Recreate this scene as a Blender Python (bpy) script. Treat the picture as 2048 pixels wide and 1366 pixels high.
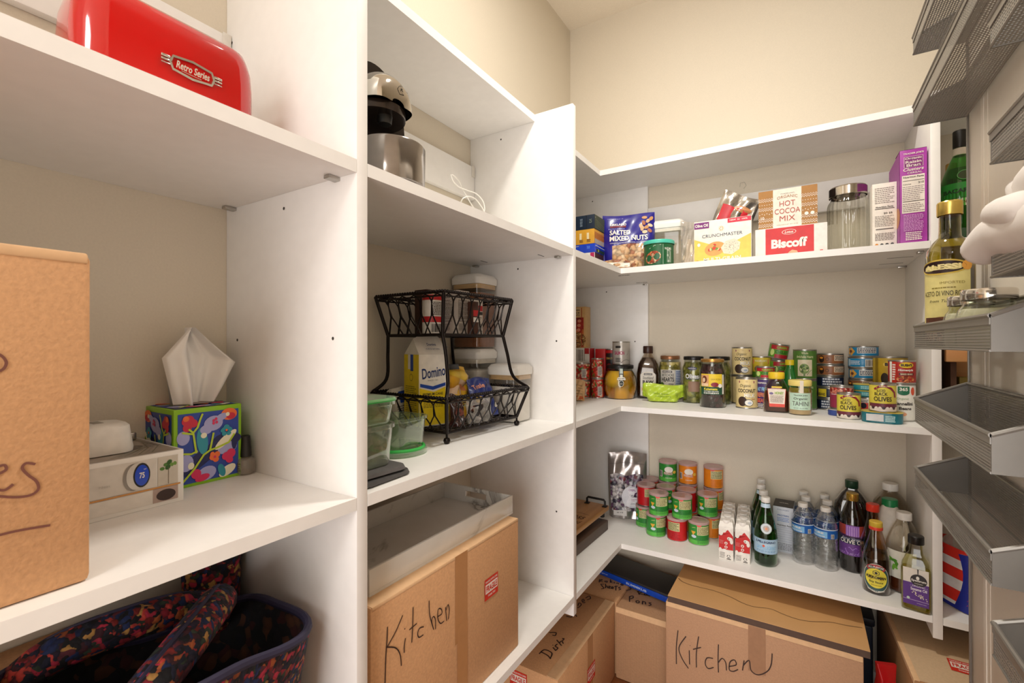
import bpy, bmesh, math, random
from mathutils import Vector, Matrix
from math import sin, cos, pi, radians, atan2, hypot
C = bpy.context.scene.collection
for o in list(bpy.data.objects): bpy.data.objects.remove(o)
# ---------------------------------------------------------------- camera, world, lights, exposure
FPX = 929.57; YAW, PIT, ROL = radians(31.9878), radians(.2366), radians(.0772); H = 1.25
cd = bpy.data.cameras.new('camera'); cam = bpy.data.objects.new('camera', cd); C.objects.link(cam)
cd.sensor_width = 36; cd.lens = FPX / 2048 * 36; cd.clip_start = .02
cam.matrix_world = Matrix.Translation((0, 0, H)) @ Matrix.Rotation(YAW, 4, 'Z') @ Matrix.Rotation(pi/2 + PIT, 4, 'X') @ Matrix.Rotation(-ROL, 4, 'Z')
bpy.context.scene.camera = cam
cd.dof.use_dof = True; cd.dof.focus_distance = 1.55; cd.dof.aperture_fstop = 18
W = bpy.data.worlds.new('world'); bpy.context.scene.world = W; W.use_nodes = True
W.node_tree.nodes['Background'].inputs[0].default_value = (1, .93, .84, 1); W.node_tree.nodes['Background'].inputs[1].default_value = .5
def light(name, kind, loc, power, color, size=.1, rot=(0, 0, 0), sy=None):
    l = bpy.data.lights.new(name, kind); l.energy = power; l.color = color
    if kind == 'AREA':
        l.size = size
        if sy: l.shape = 'RECTANGLE'; l.size_y = sy
    else: l.shadow_soft_size = size
    o = bpy.data.objects.new(name, l); C.objects.link(o); o.location = loc; o.rotation_euler = rot; return o
light('ceiling_disk_light', 'AREA', (-.20, .98, H + 1.478), 15.5, (1, .965, .89), .16)
light('hall_fill_high', 'AREA', (.3, -1.6, H + 1.45), 20, (1, 1, 1), .6)  # added fill from high behind the camera; no fixture is modelled here
light('hall_fill_broad', 'AREA', (.2, -2.55, H - .1), 84, (.98, .99, 1), 2.4, (radians(90), 0, 0), 2.4)  # added broad soft fill at the hall end; the wall has no window
sc = bpy.context.scene
sc.view_settings.view_transform = 'Standard'; sc.view_settings.look = 'None'
sc.view_settings.exposure = .08; sc.view_settings.gamma = 1
sc.view_settings.use_curve_mapping = False
sc.cycles.transparent_max_bounces = 28
# ---------------------------------------------------------------- planes of the room (metres)
XF, XW, YW, YC = -.57, -.947, 2.051, 1.676
Y1, Y2, TH = .4706, 1.2517, .0208
S1, S2, S4, ST, PB, PT = H + .2787, H - .2328, H - .7415, H + .7059, H - .80, H + .7065
TX, TY, X3, CE = -.698, 1.799, .2977, H + 1.508
def ray(px, py):
    a, b = (px - 1024) / FPX, (683 - py) / FPX
    a, b = a*cos(ROL) + b*sin(ROL), -a*sin(ROL) + b*cos(ROL)
    d, u = cos(PIT) - b*sin(PIT), sin(PIT) + b*cos(PIT)
    return Vector((cos(YAW)*a - sin(YAW)*d, sin(YAW)*a + cos(YAW)*d, u))
def at(px, py, z):                     # photo point lying on the level z
    r = ray(px, py); return r * ((z - H) / r.z) + Vector((0, 0, H))
def onY(px, py, Y): r = ray(px, py); return r * (Y / r.y) + Vector((0, 0, H))
def onX(px, py, X): r = ray(px, py); return r * (X / r.x) + Vector((0, 0, H))
def depth(p): return -sin(YAW)*p[0] + cos(YAW)*p[1]
def face(p, off=0): return atan2(-p[0], p[1]) + radians(off)
# ---------------------------------------------------------------- materials
def lin(h):
    c = [int(h[i:i+2], 16)/255 for i in (0, 2, 4)]
    return tuple(x/12.92 if x <= .04045 else ((x+.055)/1.055)**2.4 for x in c) + (1,)
MC = {}
def base(name):
    m = bpy.data.materials.new(name); m.use_nodes = True; t = m.node_tree
    return m, t, t.nodes, t.nodes['Principled BSDF']
def K(h, rough=.45, metal=0, coat=0, var=.06, bump=0, bs=60, name=None):
    k = (h, rough, metal, coat, var, bump, bs)
    if k in MC: return MC[k]
    m, t, N, b = base(name or ('paint_' + h)); L = t.links.new
    b.inputs['Roughness'].default_value = rough; b.inputs['Metallic'].default_value = metal
    b.inputs['Coat Weight'].default_value = coat
    c = lin(h)
    tc = N.new('ShaderNodeTexCoord'); n = N.new('ShaderNodeTexNoise'); n.inputs['Scale'].default_value = bs; L(tc.outputs['Object'], n.inputs['Vector'])
    r = N.new('ShaderNodeValToRGB'); r.color_ramp.elements[0].position = .3; r.color_ramp.elements[1].position = .7
    r.color_ramp.elements[0].color = tuple(x*(1-var) for x in c[:3]) + (1,); r.color_ramp.elements[1].color = tuple(min(1, x*(1+var)) for x in c[:3]) + (1,)
    L(n.outputs['Fac'], r.inputs['Fac']); L(r.outputs['Color'], b.inputs['Base Color'])
    if bump:
        bp = N.new('ShaderNodeBump'); bp.inputs['Strength'].default_value = bump; bp.inputs['Distance'].default_value = .002
        L(n.outputs['Fac'], bp.inputs['Height']); L(bp.outputs['Normal'], b.inputs['Normal'])
    MC[k] = m; return m
def glass(h, alpha=None, rough=.03, power=3.0, name='clear_glass', wave=0):   # thin-walled glass or plastic: clear face-on, glossy at grazing angles
    k = ('g', h, alpha, rough, power, wave)
    if k in MC: return MC[k]
    m, t, N, b = base(name); L = t.links.new; N.remove(b)
    tr = N.new('ShaderNodeBsdfTransparent'); tr.inputs[0].default_value = lin(h)
    gl = N.new('ShaderNodeBsdfGlossy'); gl.inputs['Roughness'].default_value = rough; gl.inputs[0].default_value = (1, 1, 1, 1)
    lw = N.new('ShaderNodeLayerWeight'); lw.inputs['Blend'].default_value = .5
    pw = N.new('ShaderNodeMath'); pw.operation = 'POWER'; pw.inputs[1].default_value = power; L(lw.outputs['Facing'], pw.inputs[0])
    ma = N.new('ShaderNodeMath'); ma.operation = 'MULTIPLY_ADD'; ma.inputs[1].default_value = .8; ma.inputs[2].default_value = .05; L(pw.outputs[0], ma.inputs[0])
    mx = N.new('ShaderNodeMixShader'); L(ma.outputs[0], mx.inputs[0]); L(tr.outputs[0], mx.inputs[1]); L(gl.outputs[0], mx.inputs[2])
    last = mx
    if wave:
        tc = N.new('ShaderNodeTexCoord'); n = N.new('ShaderNodeTexNoise'); n.inputs['Scale'].default_value = wave; L(tc.outputs['Object'], n.inputs['Vector'])
        bp = N.new('ShaderNodeBump'); bp.inputs['Strength'].default_value = .8; bp.inputs['Distance'].default_value = .004; L(n.outputs['Fac'], bp.inputs['Height'])
        L(bp.outputs['Normal'], gl.inputs['Normal']); L(bp.outputs['Normal'], lw.inputs['Normal'])
    if alpha:      # milky film
        df = N.new('ShaderNodeBsdfDiffuse'); df.inputs[0].default_value = lin(h)
        m2 = N.new('ShaderNodeMixShader'); m2.inputs[0].default_value = alpha; L(mx.outputs[0], m2.inputs[1]); L(df.outputs[0], m2.inputs[2]); last = m2
    L(last.outputs[0], N['Material Output'].inputs['Surface'])
    MC[k] = m; return m
def cells(name, cols, scale, rough=.5, feat='F1', bump=.5, dark=.25, coat=0, stretch=(1, 1, 1)):    # chunks of food, candy, nuts, florals
    if name in MC: return MC[name]
    m, t, N, b = base(name); L = t.links.new
    b.inputs['Roughness'].default_value = rough; b.inputs['Coat Weight'].default_value = coat
    tc = N.new('ShaderNodeTexCoord'); mp = N.new('ShaderNodeMapping'); mp.inputs['Scale'].default_value = stretch; L(tc.outputs['Object'], mp.inputs[0])
    n = N.new('ShaderNodeTexNoise'); n.inputs['Scale'].default_value = scale*.6; L(mp.outputs[0], n.inputs['Vector'])
    mixv = N.new('ShaderNodeMix'); mixv.data_type = 'VECTOR'; mixv.inputs[0].default_value = .02; L(mp.outputs[0], mixv.inputs[4]); L(n.outputs['Color'], mixv.inputs[5])
    v = N.new('ShaderNodeTexVoronoi'); v.inputs['Scale'].default_value = scale; L(mixv.outputs[1], v.inputs['Vector'])
    sep = N.new('ShaderNodeSeparateColor'); L(v.outputs['Color'], sep.inputs[0])
    r = N.new('ShaderNodeValToRGB'); r.color_ramp.interpolation = 'CONSTANT'; e = r.color_ramp.elements
    while len(e) > 1: e.remove(e[-1])
    e[0].color = lin(cols[0])
    for i, c in enumerate(cols[1:]): q = e.new((i+1)/len(cols)); q.color = lin(c)
    L(sep.outputs[0], r.inputs['Fac'])
    dr = N.new('ShaderNodeValToRGB'); dr.color_ramp.elements[0].position = .35; dr.color_ramp.elements[1].position = .75
    dr.color_ramp.elements[0].color = (1, 1, 1, 1); dr.color_ramp.elements[1].color = (dark, dark, dark, 1); L(v.outputs['Distance'], dr.inputs['Fac'])
    mx = N.new('ShaderNodeMix'); mx.data_type = 'RGBA'; mx.blend_type = 'MULTIPLY'; mx.inputs[0].default_value = 1
    L(r.outputs['Color'], mx.inputs[6]); L(dr.outputs['Color'], mx.inputs[7]); L(mx.outputs[2], b.inputs['Base Color'])
    bp = N.new('ShaderNodeBump'); bp.inputs['Strength'].default_value = bump; bp.inputs['Distance'].default_value = .004; bp.invert = True
    L(v.outputs['Distance'], bp.inputs['Height']); L(bp.outputs['Normal'], b.inputs['Normal'])
    MC[name] = m; return m
def wood(name, c1, c2, scale=18, rough=.45, axis=(1, .08, 1)):
    if name in MC: return MC[name]
    m, t, N, b = base(name); L = t.links.new; b.inputs['Roughness'].default_value = rough
    tc = N.new('ShaderNodeTexCoord'); mp = N.new('ShaderNodeMapping'); mp.inputs['Scale'].default_value = axis; L(tc.outputs['Object'], mp.inputs[0])
    n = N.new('ShaderNodeTexNoise'); n.inputs['Scale'].default_value = scale; n.inputs['Detail'].default_value = 6; n.inputs['Distortion'].default_value = .6; L(mp.outputs[0], n.inputs['Vector'])
    r = N.new('ShaderNodeValToRGB'); r.color_ramp.elements[0].position = .3; r.color_ramp.elements[1].position = .7
    r.color_ramp.elements[0].color = lin(c1); r.color_ramp.elements[1].color = lin(c2); L(n.outputs['Fac'], r.inputs['Fac']); L(r.outputs['Color'], b.inputs['Base Color'])
    MC[name] = m; return m
def mesh_metal():                       # fine woven wire: round holes let the view through
    if 'mesh' in MC: return MC['mesh']
    m, t, N, b = base('silver_wire_mesh'); L = t.links.new
    b.inputs['Base Color'].default_value = lin('a8a49e'); b.inputs['Metallic'].default_value = .5; b.inputs['Roughness'].default_value = .45
    tc = N.new('ShaderNodeTexCoord'); sx = N.new('ShaderNodeSeparateXYZ'); L(tc.outputs['Object'], sx.inputs[0])
    def wv(a, bsock, k):
        s = N.new('ShaderNodeMath'); s.operation = 'MULTIPLY_ADD'; L(a, s.inputs[0]); s.inputs[1].default_value = 1; L(bsock, s.inputs[2]) if bsock else None
        q = N.new('ShaderNodeMath'); q.operation = 'MULTIPLY'; L(s.outputs[0], q.inputs[0]); q.inputs[1].default_value = k
        f = N.new('ShaderNodeMath'); f.operation = 'SINE'; L(q.outputs[0], f.inputs[0]); return f.outputs[0]
    ad = N.new('ShaderNodeMath'); ad.operation = 'ADD'; L(sx.outputs[0], ad.inputs[0]); L(sx.outputs[2], ad.inputs[1])
    a = wv(ad.outputs[0], None, 2*pi/.0036); c = wv(sx.outputs[1], None, 2*pi/.0046)
    mu = N.new('ShaderNodeMath'); mu.operation = 'MAXIMUM'; L(a, mu.inputs[0]); L(c, mu.inputs[1])
    gt = N.new('ShaderNodeMath'); gt.operation = 'GREATER_THAN'; gt.inputs[1].default_value = .5; L(mu.outputs[0], gt.inputs[0])
    L(gt.outputs[0], b.inputs['Alpha']); MC['mesh'] = m; return m
# ---------------------------------------------------------------- mesh builder
GC = {}
def glyph(s, bold, shear):
    k = (s, bold, shear)
    if k in GC: return GC[k]
    cu = bpy.data.curves.new('lettering', 'FONT'); cu.body = s; cu.size = 1; cu.resolution_u = 3; cu.offset = bold; cu.shear = shear
    cu.align_x = 'CENTER'; cu.align_y = 'CENTER'
    o = bpy.data.objects.new('lettering', cu); C.objects.link(o); bpy.context.view_layer.update()
    me = bpy.data.meshes.new_from_object(o.evaluated_get(bpy.context.evaluated_depsgraph_get()))
    vs = [(v.co.x, v.co.y) for v in me.vertices]; fs = [tuple(p.vertices) for p in me.polygons]
    bpy.data.objects.remove(o); bpy.data.curves.remove(cu); bpy.data.meshes.remove(me)
    if not vs: vs = [(0, 0), (1, 0), (1, 1)]; fs = []
    x0, x1 = min(v[0] for v in vs), max(v[0] for v in vs); y0, y1 = min(v[1] for v in vs), max(v[1] for v in vs)
    vs = [((v[0]-x0)/(x1-x0)-.5, (v[1]-y0)/(y1-y0)-.5) for v in vs]
    GC[k] = (vs, fs); return GC[k]
LAY = .00035
def flat(o, U, V):
    o, U, V = Vector(o), Vector(U).normalized(), Vector(V).normalized(); Nn = U.cross(V)
    return lambda u, v, l=1: o + U*u + V*v + Nn*(l*LAY)
def front(y, z=0, x=0): return flat((x, y, z), (1, 0, 0), (0, 0, 1))       # face looking to local -Y
def wrap(r, z0=0, a0=-pi/2, cx=0, cy=0, taper=0):
    def f(u, v, l=1):
        R = r + taper*v + l*LAY; a = a0 + u/r; return Vector((cx + R*cos(a), cy + R*sin(a), z0 + v))
    return f
class MB:
    def __init__(s): s.v, s.f, s.m, s.mats, s.M, s.k = [], [], [], [], Matrix.Identity(4), 0
    def add(s, vs, fs, mat):
        if mat not in s.mats: s.mats.append(mat)
        k = s.mats.index(mat); n = len(s.v)
        s.v += [s.M @ Vector(p) for p in vs]; s.f += [tuple(i+n for i in f) for f in fs]; s.m += [k]*len(fs); return s
    def box(s, x0, y0, z0, x1, y1, z1, mat, bev=0):
        x0, x1 = min(x0, x1), max(x0, x1); y0, y1 = min(y0, y1), max(y0, y1); z0, z1 = min(z0, z1), max(z0, z1)
        if bev:
            bm = bmesh.new(); bmesh.ops.create_cube(bm, size=1)
            for v in bm.verts: v.co = ((x0+x1)/2 + v.co.x*(x1-x0), (y0+y1)/2 + v.co.y*(y1-y0), (z0+z1)/2 + v.co.z*(z1-z0))
            bmesh.ops.bevel(bm, geom=bm.edges[:], offset=bev, segments=2, affect='EDGES', profile=.5)
            bm.verts.index_update(); s.add([v.co[:] for v in bm.verts], [tuple(v.index for v in f.verts) for f in bm.faces], mat); bm.free(); return s
        v = [(x, y, z) for x in (x0, x1) for y in (y0, y1) for z in (z0, z1)]
        return s.add(v, [(0, 1, 3, 2), (4, 6, 7, 5), (0, 4, 5, 1), (2, 3, 7, 6), (0, 2, 6, 4), (1, 5, 7, 3)], mat)
    def hexa(s, p, mat):      # 8 corners: bottom 4 (ccw), top 4
        return s.add(p, [(3, 2, 1, 0), (4, 5, 6, 7), (0, 1, 5, 4), (1, 2, 6, 5), (2, 3, 7, 6), (3, 0, 4, 7)], mat)
    def lathe(s, prof, mat, n=32, cx=0, cy=0, cap=(True, True), tilt=None):
        vs = []; fs = []
        for r, z in prof:
            for i in range(n): a = 2*pi*i/n; vs.append((cx + r*cos(a), cy + r*sin(a), z))
        for j in range(len(prof)-1):
            for i in range(n): q = (i+1) % n; fs.append((j*n+i, j*n+q, (j+1)*n+q, (j+1)*n+i))
        if cap[0]: fs.append(tuple(reversed(range(n))))
        if cap[1]: fs.append(tuple((len(prof)-1)*n+i for i in range(n)))
        return s.add(vs, fs, mat)
    def loft(s, sec, mat, k=5, cap=(True, True)):     # sections (hx, hy, corner, z[, dx, dy])
        vs = []; fs = []; n = 4*(k+1)
        for q in sec:
            hx, hy, rc, z = q[:4]; dx, dy = (q[4], q[5]) if len(q) > 4 else (0, 0); rc = min(rc, hx, hy)
            for c, (sx, sy) in enumerate(((1, 1), (-1, 1), (-1, -1), (1, -1))):
                for i in range(k+1):
                    a = pi/2*(c + i/k); vs.append((dx + sx*(hx-rc) + rc*cos(a), dy + sy*(hy-rc) + rc*sin(a), z))
        for j in range(len(sec)-1):
            for i in range(n): q = (i+1) % n; fs.append((j*n+i, j*n+q, (j+1)*n+q, (j+1)*n+i))
        if cap[0]: fs.append(tuple(reversed(range(n))))
        if cap[1]: fs.append(tuple((len(sec)-1)*n+i for i in range(n)))
        return s.add(vs, fs, mat)
    def tube(s, pts, r, mat, n=6, closed=False):
        pts = [Vector(p) for p in pts]; vs = []; fs = []; m = len(pts); up = None
        for i, p in enumerate(pts):
            d = (pts[(i+1) % m] - pts[i-1]) if closed else (pts[min(i+1, m-1)] - pts[max(i-1, 0)])
            d.normalize()
            if up is None: up = Vector((0, 0, 1)) if abs(d.z) < .9 else Vector((1, 0, 0))
            a = d.cross(up)
            if a.length < 1e-5: a = d.cross(Vector((0, 1, 0)))
            a.normalize(); b = a.cross(d).normalized(); up = b
            rr = r[i] if isinstance(r, (list, tuple)) else r
            for j in range(n): t = 2*pi*j/n; vs.append(p + a*rr*cos(t) + b*rr*sin(t))
        for i in range(m if closed else m-1):
            for j in range(n): q = (j+1) % n; i2 = (i+1) % m; fs.append((i*n+j, i2*n+j, i2*n+q, i*n+q))
        if not closed: fs += [tuple(range(n)), tuple(reversed(range((m-1)*n, m*n)))]
        return s.add(vs, fs, mat)
    def prism(s, pts, z0, z1, mat):
        n = len(pts); vs = [(p[0], p[1], z0) for p in pts] + [(p[0], p[1], z1) for p in pts]
        return s.add(vs, [tuple(reversed(range(n))), tuple(range(n, 2*n))] + [(i, (i+1) % n, n+(i+1) % n, n+i) for i in range(n)], mat)
    def grid(s, nx, ny, fn, mat):
        vs = [fn(i/nx, j/ny) for j in range(ny+1) for i in range(nx+1)]
        return s.add(vs, [(j*(nx+1)+i, j*(nx+1)+i+1, (j+1)*(nx+1)+i+1, (j+1)*(nx+1)+i) for j in range(ny) for i in range(nx)], mat)
    # --- flat graphics laid on a surface fn(u, v, layer); every shape sits a hair above the one before
    def up(s, l): s.k += 1; return l + min(s.k, 400)*.012
    def rect(s, fn, u0, v0, u1, v1, mat, l=1, n=1):
        l = s.up(l); return s.grid(n, 1, lambda a, b: fn(u0+(u1-u0)*a, v0+(v1-v0)*b, l), mat)
    def ell(s, fn, u, v, a, b, mat, l=2, n=20, rot=0, a0=0, a1=2*pi):
        l = s.up(l); p = [(u, v)] + [(u + a*cos(t)*cos(rot) - b*sin(t)*sin(rot), v + a*cos(t)*sin(rot) + b*sin(t)*cos(rot)) for t in [a0+(a1-a0)*i/n for i in range(n+1)]]
        return s.add([fn(x, y, l) for x, y in p], [(0, i+1, i+2) for i in range(n)], mat)
    def poly(s, fn, pts, mat, l=2):
        l = s.up(l); return s.add([fn(x, y, l) for x, y in pts], [tuple(range(len(pts)))], mat)
    def line(s, fn, pts, w, mat, l=2):
        l = s.up(l); vs = []; n = len(pts)
        for i, (x, y) in enumerate(pts):
            a, b = pts[max(i-1, 0)], pts[min(i+1, n-1)]; dx, dy = b[0]-a[0], b[1]-a[1]; q = hypot(dx, dy) or 1
            vs += [fn(x - dy/q*w/2, y + dx/q*w/2, l), fn(x + dy/q*w/2, y - dx/q*w/2, l)]
        return s.add(vs, [(2*i, 2*i+1, 2*i+3, 2*i+2) for i in range(n-1)], mat)
    def text(s, t, fn, u, v, w, h, mat, l=3, bold=.0, shear=0, rot=0, arc=0):
        vs, fs = glyph(t, bold, shear); out = []; l = s.up(l)
        for x, y in vs:
            x, y = x*w, y*h + arc*(1 - (2*x)**2)
            out.append(fn(u + x*cos(rot) - y*sin(rot), v + x*sin(rot) + y*cos(rot), l))
        return s.add(out, fs, mat)
    def small(s, fn, u0, v0, u1, v1, rows, mat, l=2, seed=1, fill=.5):     # rows of print too small to read
        R = random.Random(seed); hh = (v1-v0)/rows
        for i in range(rows):
            x = u0; v = v1 - (i+1)*hh
            end = u1 - (u1-u0)*R.choice((0, .05, .2))
            while x < end:
                q = min(x + (u1-u0)*R.uniform(.06, .16), end); s.rect(fn, x, v + hh*(.5-fill/2), q, v + hh*(.5+fill/2), mat, l); x = q + (u1-u0)*.025
        return s
    def bars(s, fn, u0, v0, u1, v1, mat, n=14, l=3, seed=3):
        R = random.Random(seed); x = u0; w = (u1-u0)/n/1.6
        while x < u1 - w: q = w*R.choice((.4, .7, 1.1)); s.rect(fn, x, v0, x+q, v1, mat, l); x += q + w*R.choice((.4, .7, 1))
        return s
    def build(s, name, parent=None, sharp=38, loc=None):
        me = bpy.data.meshes.new(name); me.from_pydata([tuple(p) for p in s.v], [], s.f)
        for m in s.mats: me.materials.append(m)
        me.polygons.foreach_set('material_index', s.m); me.polygons.foreach_set('use_smooth', [True]*len(s.f))
        me.update(); me.set_sharp_from_angle(angle=radians(sharp))
        o = bpy.data.objects.new(name, me); C.objects.link(o)
        if parent: o.parent = parent
        if loc: o.location = loc
        return o
def tag(o, label=None, cat=None, group=None, kind=None):
    for k, v in (('label', label), ('category', cat), ('group', group), ('kind', kind)):
        if v: o[k] = v
    return o
def thing(name, label, cat, loc=(0, 0, 0), rz=0, group=None):
    o = bpy.data.objects.new(name, None); C.objects.link(o); o.empty_display_size = .05
    o.location = loc; o.rotation_euler = (0, 0, rz); return tag(o, label, cat, group)
def struct(name, mb): return tag(mb.build(name), kind='structure')
def dup(root, loc, rz=None, label=None, group=None):
    def cp(o, par):
        c = o.copy(); C.objects.link(c)
        if par: c.parent = par
        for ch in [x for x in bpy.data.objects if x.parent == o]: cp(ch, c)
        return c
    r = cp(root, None); r.location = loc
    if rz is not None: r.rotation_euler = (0, 0, rz)
    if label: r['label'] = label
    if group: r['group'] = group
    return r
WHITE = K('f6f3ef', .42, name='white_melamine', var=.015, bs=40)
EDGE = K('f6f1e9', .4, name='white_edge_band', var=.01)
BLK = K('141210', .4); DARK = K('2a2422', .45); INK = K('2b211c', .6); PAPER = K('efe9dd', .6); RED = K('c21a1c', .4); STEEL = K('b9b6b0', .28, 1)
CARD = K('cf9d70', .8, name='brown_cardboard', var=.07, bump=.25, bs=220); CARDL = K('e2b88c', .8, name='cardboard_edge', var=.05); TAPE = K('b98658', .25, name='packing_tape', var=.03)
SILVERLID = K('c9c6c0', .3, .9); CANTOP = K('b5b2ac', .3, .9)
# ================================================================ room shell
PAINT = K('dacfbc', .75, name='beige_wall_paint', var=.02, bump=.12, bs=300)
CEIL = K('eee4d4', .85, name='ceiling_paint', var=.02, bump=.3, bs=160)
m, t, N, b = base('oak_floorboards'); L = t.links.new
tc = N.new('ShaderNodeTexCoord'); br = N.new('ShaderNodeTexBrick'); br.offset = .37; L(tc.outputs['Object'], br.inputs['Vector'])
br.inputs['Color1'].default_value = lin('8a4f28'); br.inputs['Color2'].default_value = lin('6e3c1d'); br.inputs['Mortar'].default_value = lin('2e170b')
br.inputs['Scale'].default_value = 1; br.inputs['Mortar Size'].default_value = .002; br.inputs['Brick Width'].default_value = .9; br.inputs['Row Height'].default_value = .09
nz = N.new('ShaderNodeTexNoise'); nz.inputs['Scale'].default_value = 30; mp = N.new('ShaderNodeMapping'); mp.inputs['Scale'].default_value = (.1, 1, 1); L(tc.outputs['Object'], mp.inputs[0]); L(mp.outputs[0], nz.inputs['Vector'])
mx = N.new('ShaderNodeMix'); mx.data_type = 'RGBA'; mx.blend_type = 'OVERLAY'; mx.inputs[0].default_value = .5; L(br.outputs['Color'], mx.inputs[6]); L(nz.outputs['Fac'], mx.inputs[7]); L(mx.outputs[2], b.inputs['Base Color']); b.inputs['Roughness'].default_value = .35
FLOORM = m
struct('floor', MB().box(XW-.1, -2.7, -.05, 2.4, YW+.1, 0, FLOORM))
struct('ceiling', MB().box(XW-.1, -2.7, CE, 2.4, YW+.1, CE+.05, CEIL))
struct('wall_left', MB().box(XW-.1, -2.7, 0, XW, YW, CE, PAINT))
struct('wall_back', MB().box(XW-.1, YW, 0, 1.3, YW+.1, CE, PAINT))
struct('wall_right', MB().box(1.2, .36, 0, 1.3, YW, CE, PAINT))
w = MB().box(.30, .26, 0, 1.3, .36, CE, PAINT); w.box(1.3, .26, 0, 2.4, .36, CE, PAINT); struct('wall_front', w)
struct('wall_hall', MB().box(2.3, -2.7, 0, 2.4, .26, CE, PAINT).box(XW-.1, -2.8, 0, 2.4, -2.7, CE, PAINT))
bb = MB().box(XW, YW-.016, 0, 1.2, YW, .11, EDGE, .003); struct('baseboard_back', bb)
struct('baseboard_left', MB().box(XW, -2.7, 0, XW+.016, YW-.016, .11, EDGE, .003))
# open panelled door, folded back beside the camera
DX, DY0, DY1 = .2525, .37, 1.135
d = MB(); dm = K('ece4d8', .4, name='white_door_paint', var=.01)
d.box(DX, DY0, .012, DX+.035, DY1, 2.05, dm, .002)
for z0, z1 in ((.25, .95), (1.10, 1.90)):
    for a, c in ((DY0+.11, DY1-.075),):
        for x in (DX,):
            for q, (i0, i1) in enumerate(((0, .012), (.02, .03))):
                for (ya, yb, za, zb) in ((a+i0, c-i0, z0+i0, z0+i1), (a+i0, c-i0, z1-i1, z1-i0), (a+i0, a+i1, z0+i1, z1-i1), (c-i1, c-i0, z0+i1, z1-i1)):
                    d.box(x-.0007*(2-q), ya, za, x+.004, yb, zb, dm)
door = struct('door_1', d)
h = MB().lathe([(.026, 0), (.026, .004), (.011, .008), (.011, .030), (.024, .036), (.027, .048), (.020, .058), (.004, .062)], STEEL, 24)
k = h.build('door_knob', door); k.rotation_euler = (0, radians(90), 0); k.location = (DX+.035, DY1-.065, .96)
# ceiling fixture
for y_, lb in ((.98, 'round flush disk ceiling light in the middle of the pantry'),):
    cl = thing('ceiling_light', lb, 'light', (-.20, y_, CE)); MB().lathe([(.115, 0), (.115, -.012), (.105, -.022), (.096, -.024)], K('e9e6e0', .4), 40, cap=(False, False)).build('trim_ring', cl)
    MB().lathe([(.096, -.0235), (.001, -.0235)], K('f4f2ee', .5), 40, cap=(False, False)).build('diffuser', cl)
# ================================================================ shelving
DOTM = K('3a342e', .7)
def upright(x0, y0, x1, y1, z0, z1, label, holes=(), name='shelf_upright'):
    m = MB().box(x0, y0, z0, x1, y1, z1, WHITE, .0012)
    for fn, u, v in holes: m.ell(fn, u, v, .0028, .0028, DOTM, 1, 10)
    return tag(m.build(name), label, 'shelf panel')
fy1 = flat((0, Y1, 0), (1, 0, 0), (0, 0, 1)); fy2 = flat((0, Y2, 0), (1, 0, 0), (0, 0, 1))
def hol(fn, Y, pts): return [(fn, onY(px, py, Y).x, onY(px, py, Y).z) for px, py in pts]
upright(XW+.0005, Y1, XF, Y1+TH, PB, CE-.35, 'tall white upright between the tissue box bay and the wire basket bay', hol(fy1, Y1, [(568, 417), (475, 680), (666, 677), (464, 86)]))
upright(XW+.0005, Y2, XF, Y2+TH, PB, PT, 'white upright with free top corner between the wire basket bay and the corner shelves', hol(fy2, Y2, [(1036, 538), (1113, 682), (1002, 279), (1113, 1023)]))
fye = flat((0, YW-.02, 0), (1, 0, 0), (0, 0, 1))
upright(XW+.0005, YW-.02, XF, YW-.0005, PB, ST-.021, 'white end panel standing flat against the back wall in the corner', hol(fye, YW-.02, [(1270, 683), (1185, 403), (1213, 584)]))
fx3 = flat((X3, 0, 0), (0, 1, 0), (0, 0, 1))
upright(X3, YC, X3+TH, YW-.0005, PB, ST-.021, 'white upright at the right end of the canned food shelves, nearest the door', [])
def shelf(pts, z, th, label, marks=None):
    m = MB().prism(pts, z-th, z, WHITE)
    o = m.build('shelf', sharp=20); tag(o, label, 'shelf')
    return o
th = .0186; W0 = XW+.0006
def clip(par, x, y, z, dx=.007, dy=.012):
    MB().box(x-dx, y-dy, z-.006, x+dx, y+dy, z-.0003, STEEL, .001).build('shelf_clip', par)
def rectp(x0, y0, x1, y1): return [(x0, y0), (x1, y0), (x1, y1), (x0, y1)]
B0 = -.55; g = .0004
o = shelf(rectp(W0, B0, XF, Y1-g), S1, .0201, 'white shelf carrying the red toaster'); clip(o, XF-.045, Y1-.008, S1-.0201); clip(o, XW+.03, Y1-.008, S1-.0201)
shelf(rectp(W0, B0, XF, Y1-g), S2, th, 'white shelf carrying the tissue box and the large carton')
shelf(rectp(W0, B0, XF, Y1-g), S4, th, 'white shelf under the floral quilted bag')
upright(XW+.0005, B0-TH, XF, B0-g, PB, CE-.35, 'tall white upright at the near end of the left shelving')
shelf(rectp(W0, Y1+TH+g, TX, Y2-g), ST, .0215, 'narrow empty top shelf above the coffee machine')
o = shelf(rectp(W0, Y1+TH+g, XF, Y2-g), S1, .0201, 'white shelf carrying the coffee machine'); clip(o, XF-.045, Y2-.008, S1-.0201); clip(o, XW+.03, Y2-.008, S1-.0201)
for px, py in ((1082, 511), (968, 523)):
    p = at(px, py, S1-.0201); MB().box(-.0015, -.018, -.0006, .0015, .018, .0001, DARK).build('slot_mark', o, loc=(p.x, p.y, S1-.0201))
shelf(rectp(W0, Y1+TH+g, XF, Y2-g), S2, th, 'white shelf carrying the two tier wire basket')
shelf(rectp(W0, Y1+TH+g, XF, Y2-g), S4, th, 'white shelf carrying the carton with the marbled tray')
E0, XR = YW-.0206, 1.19
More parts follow.
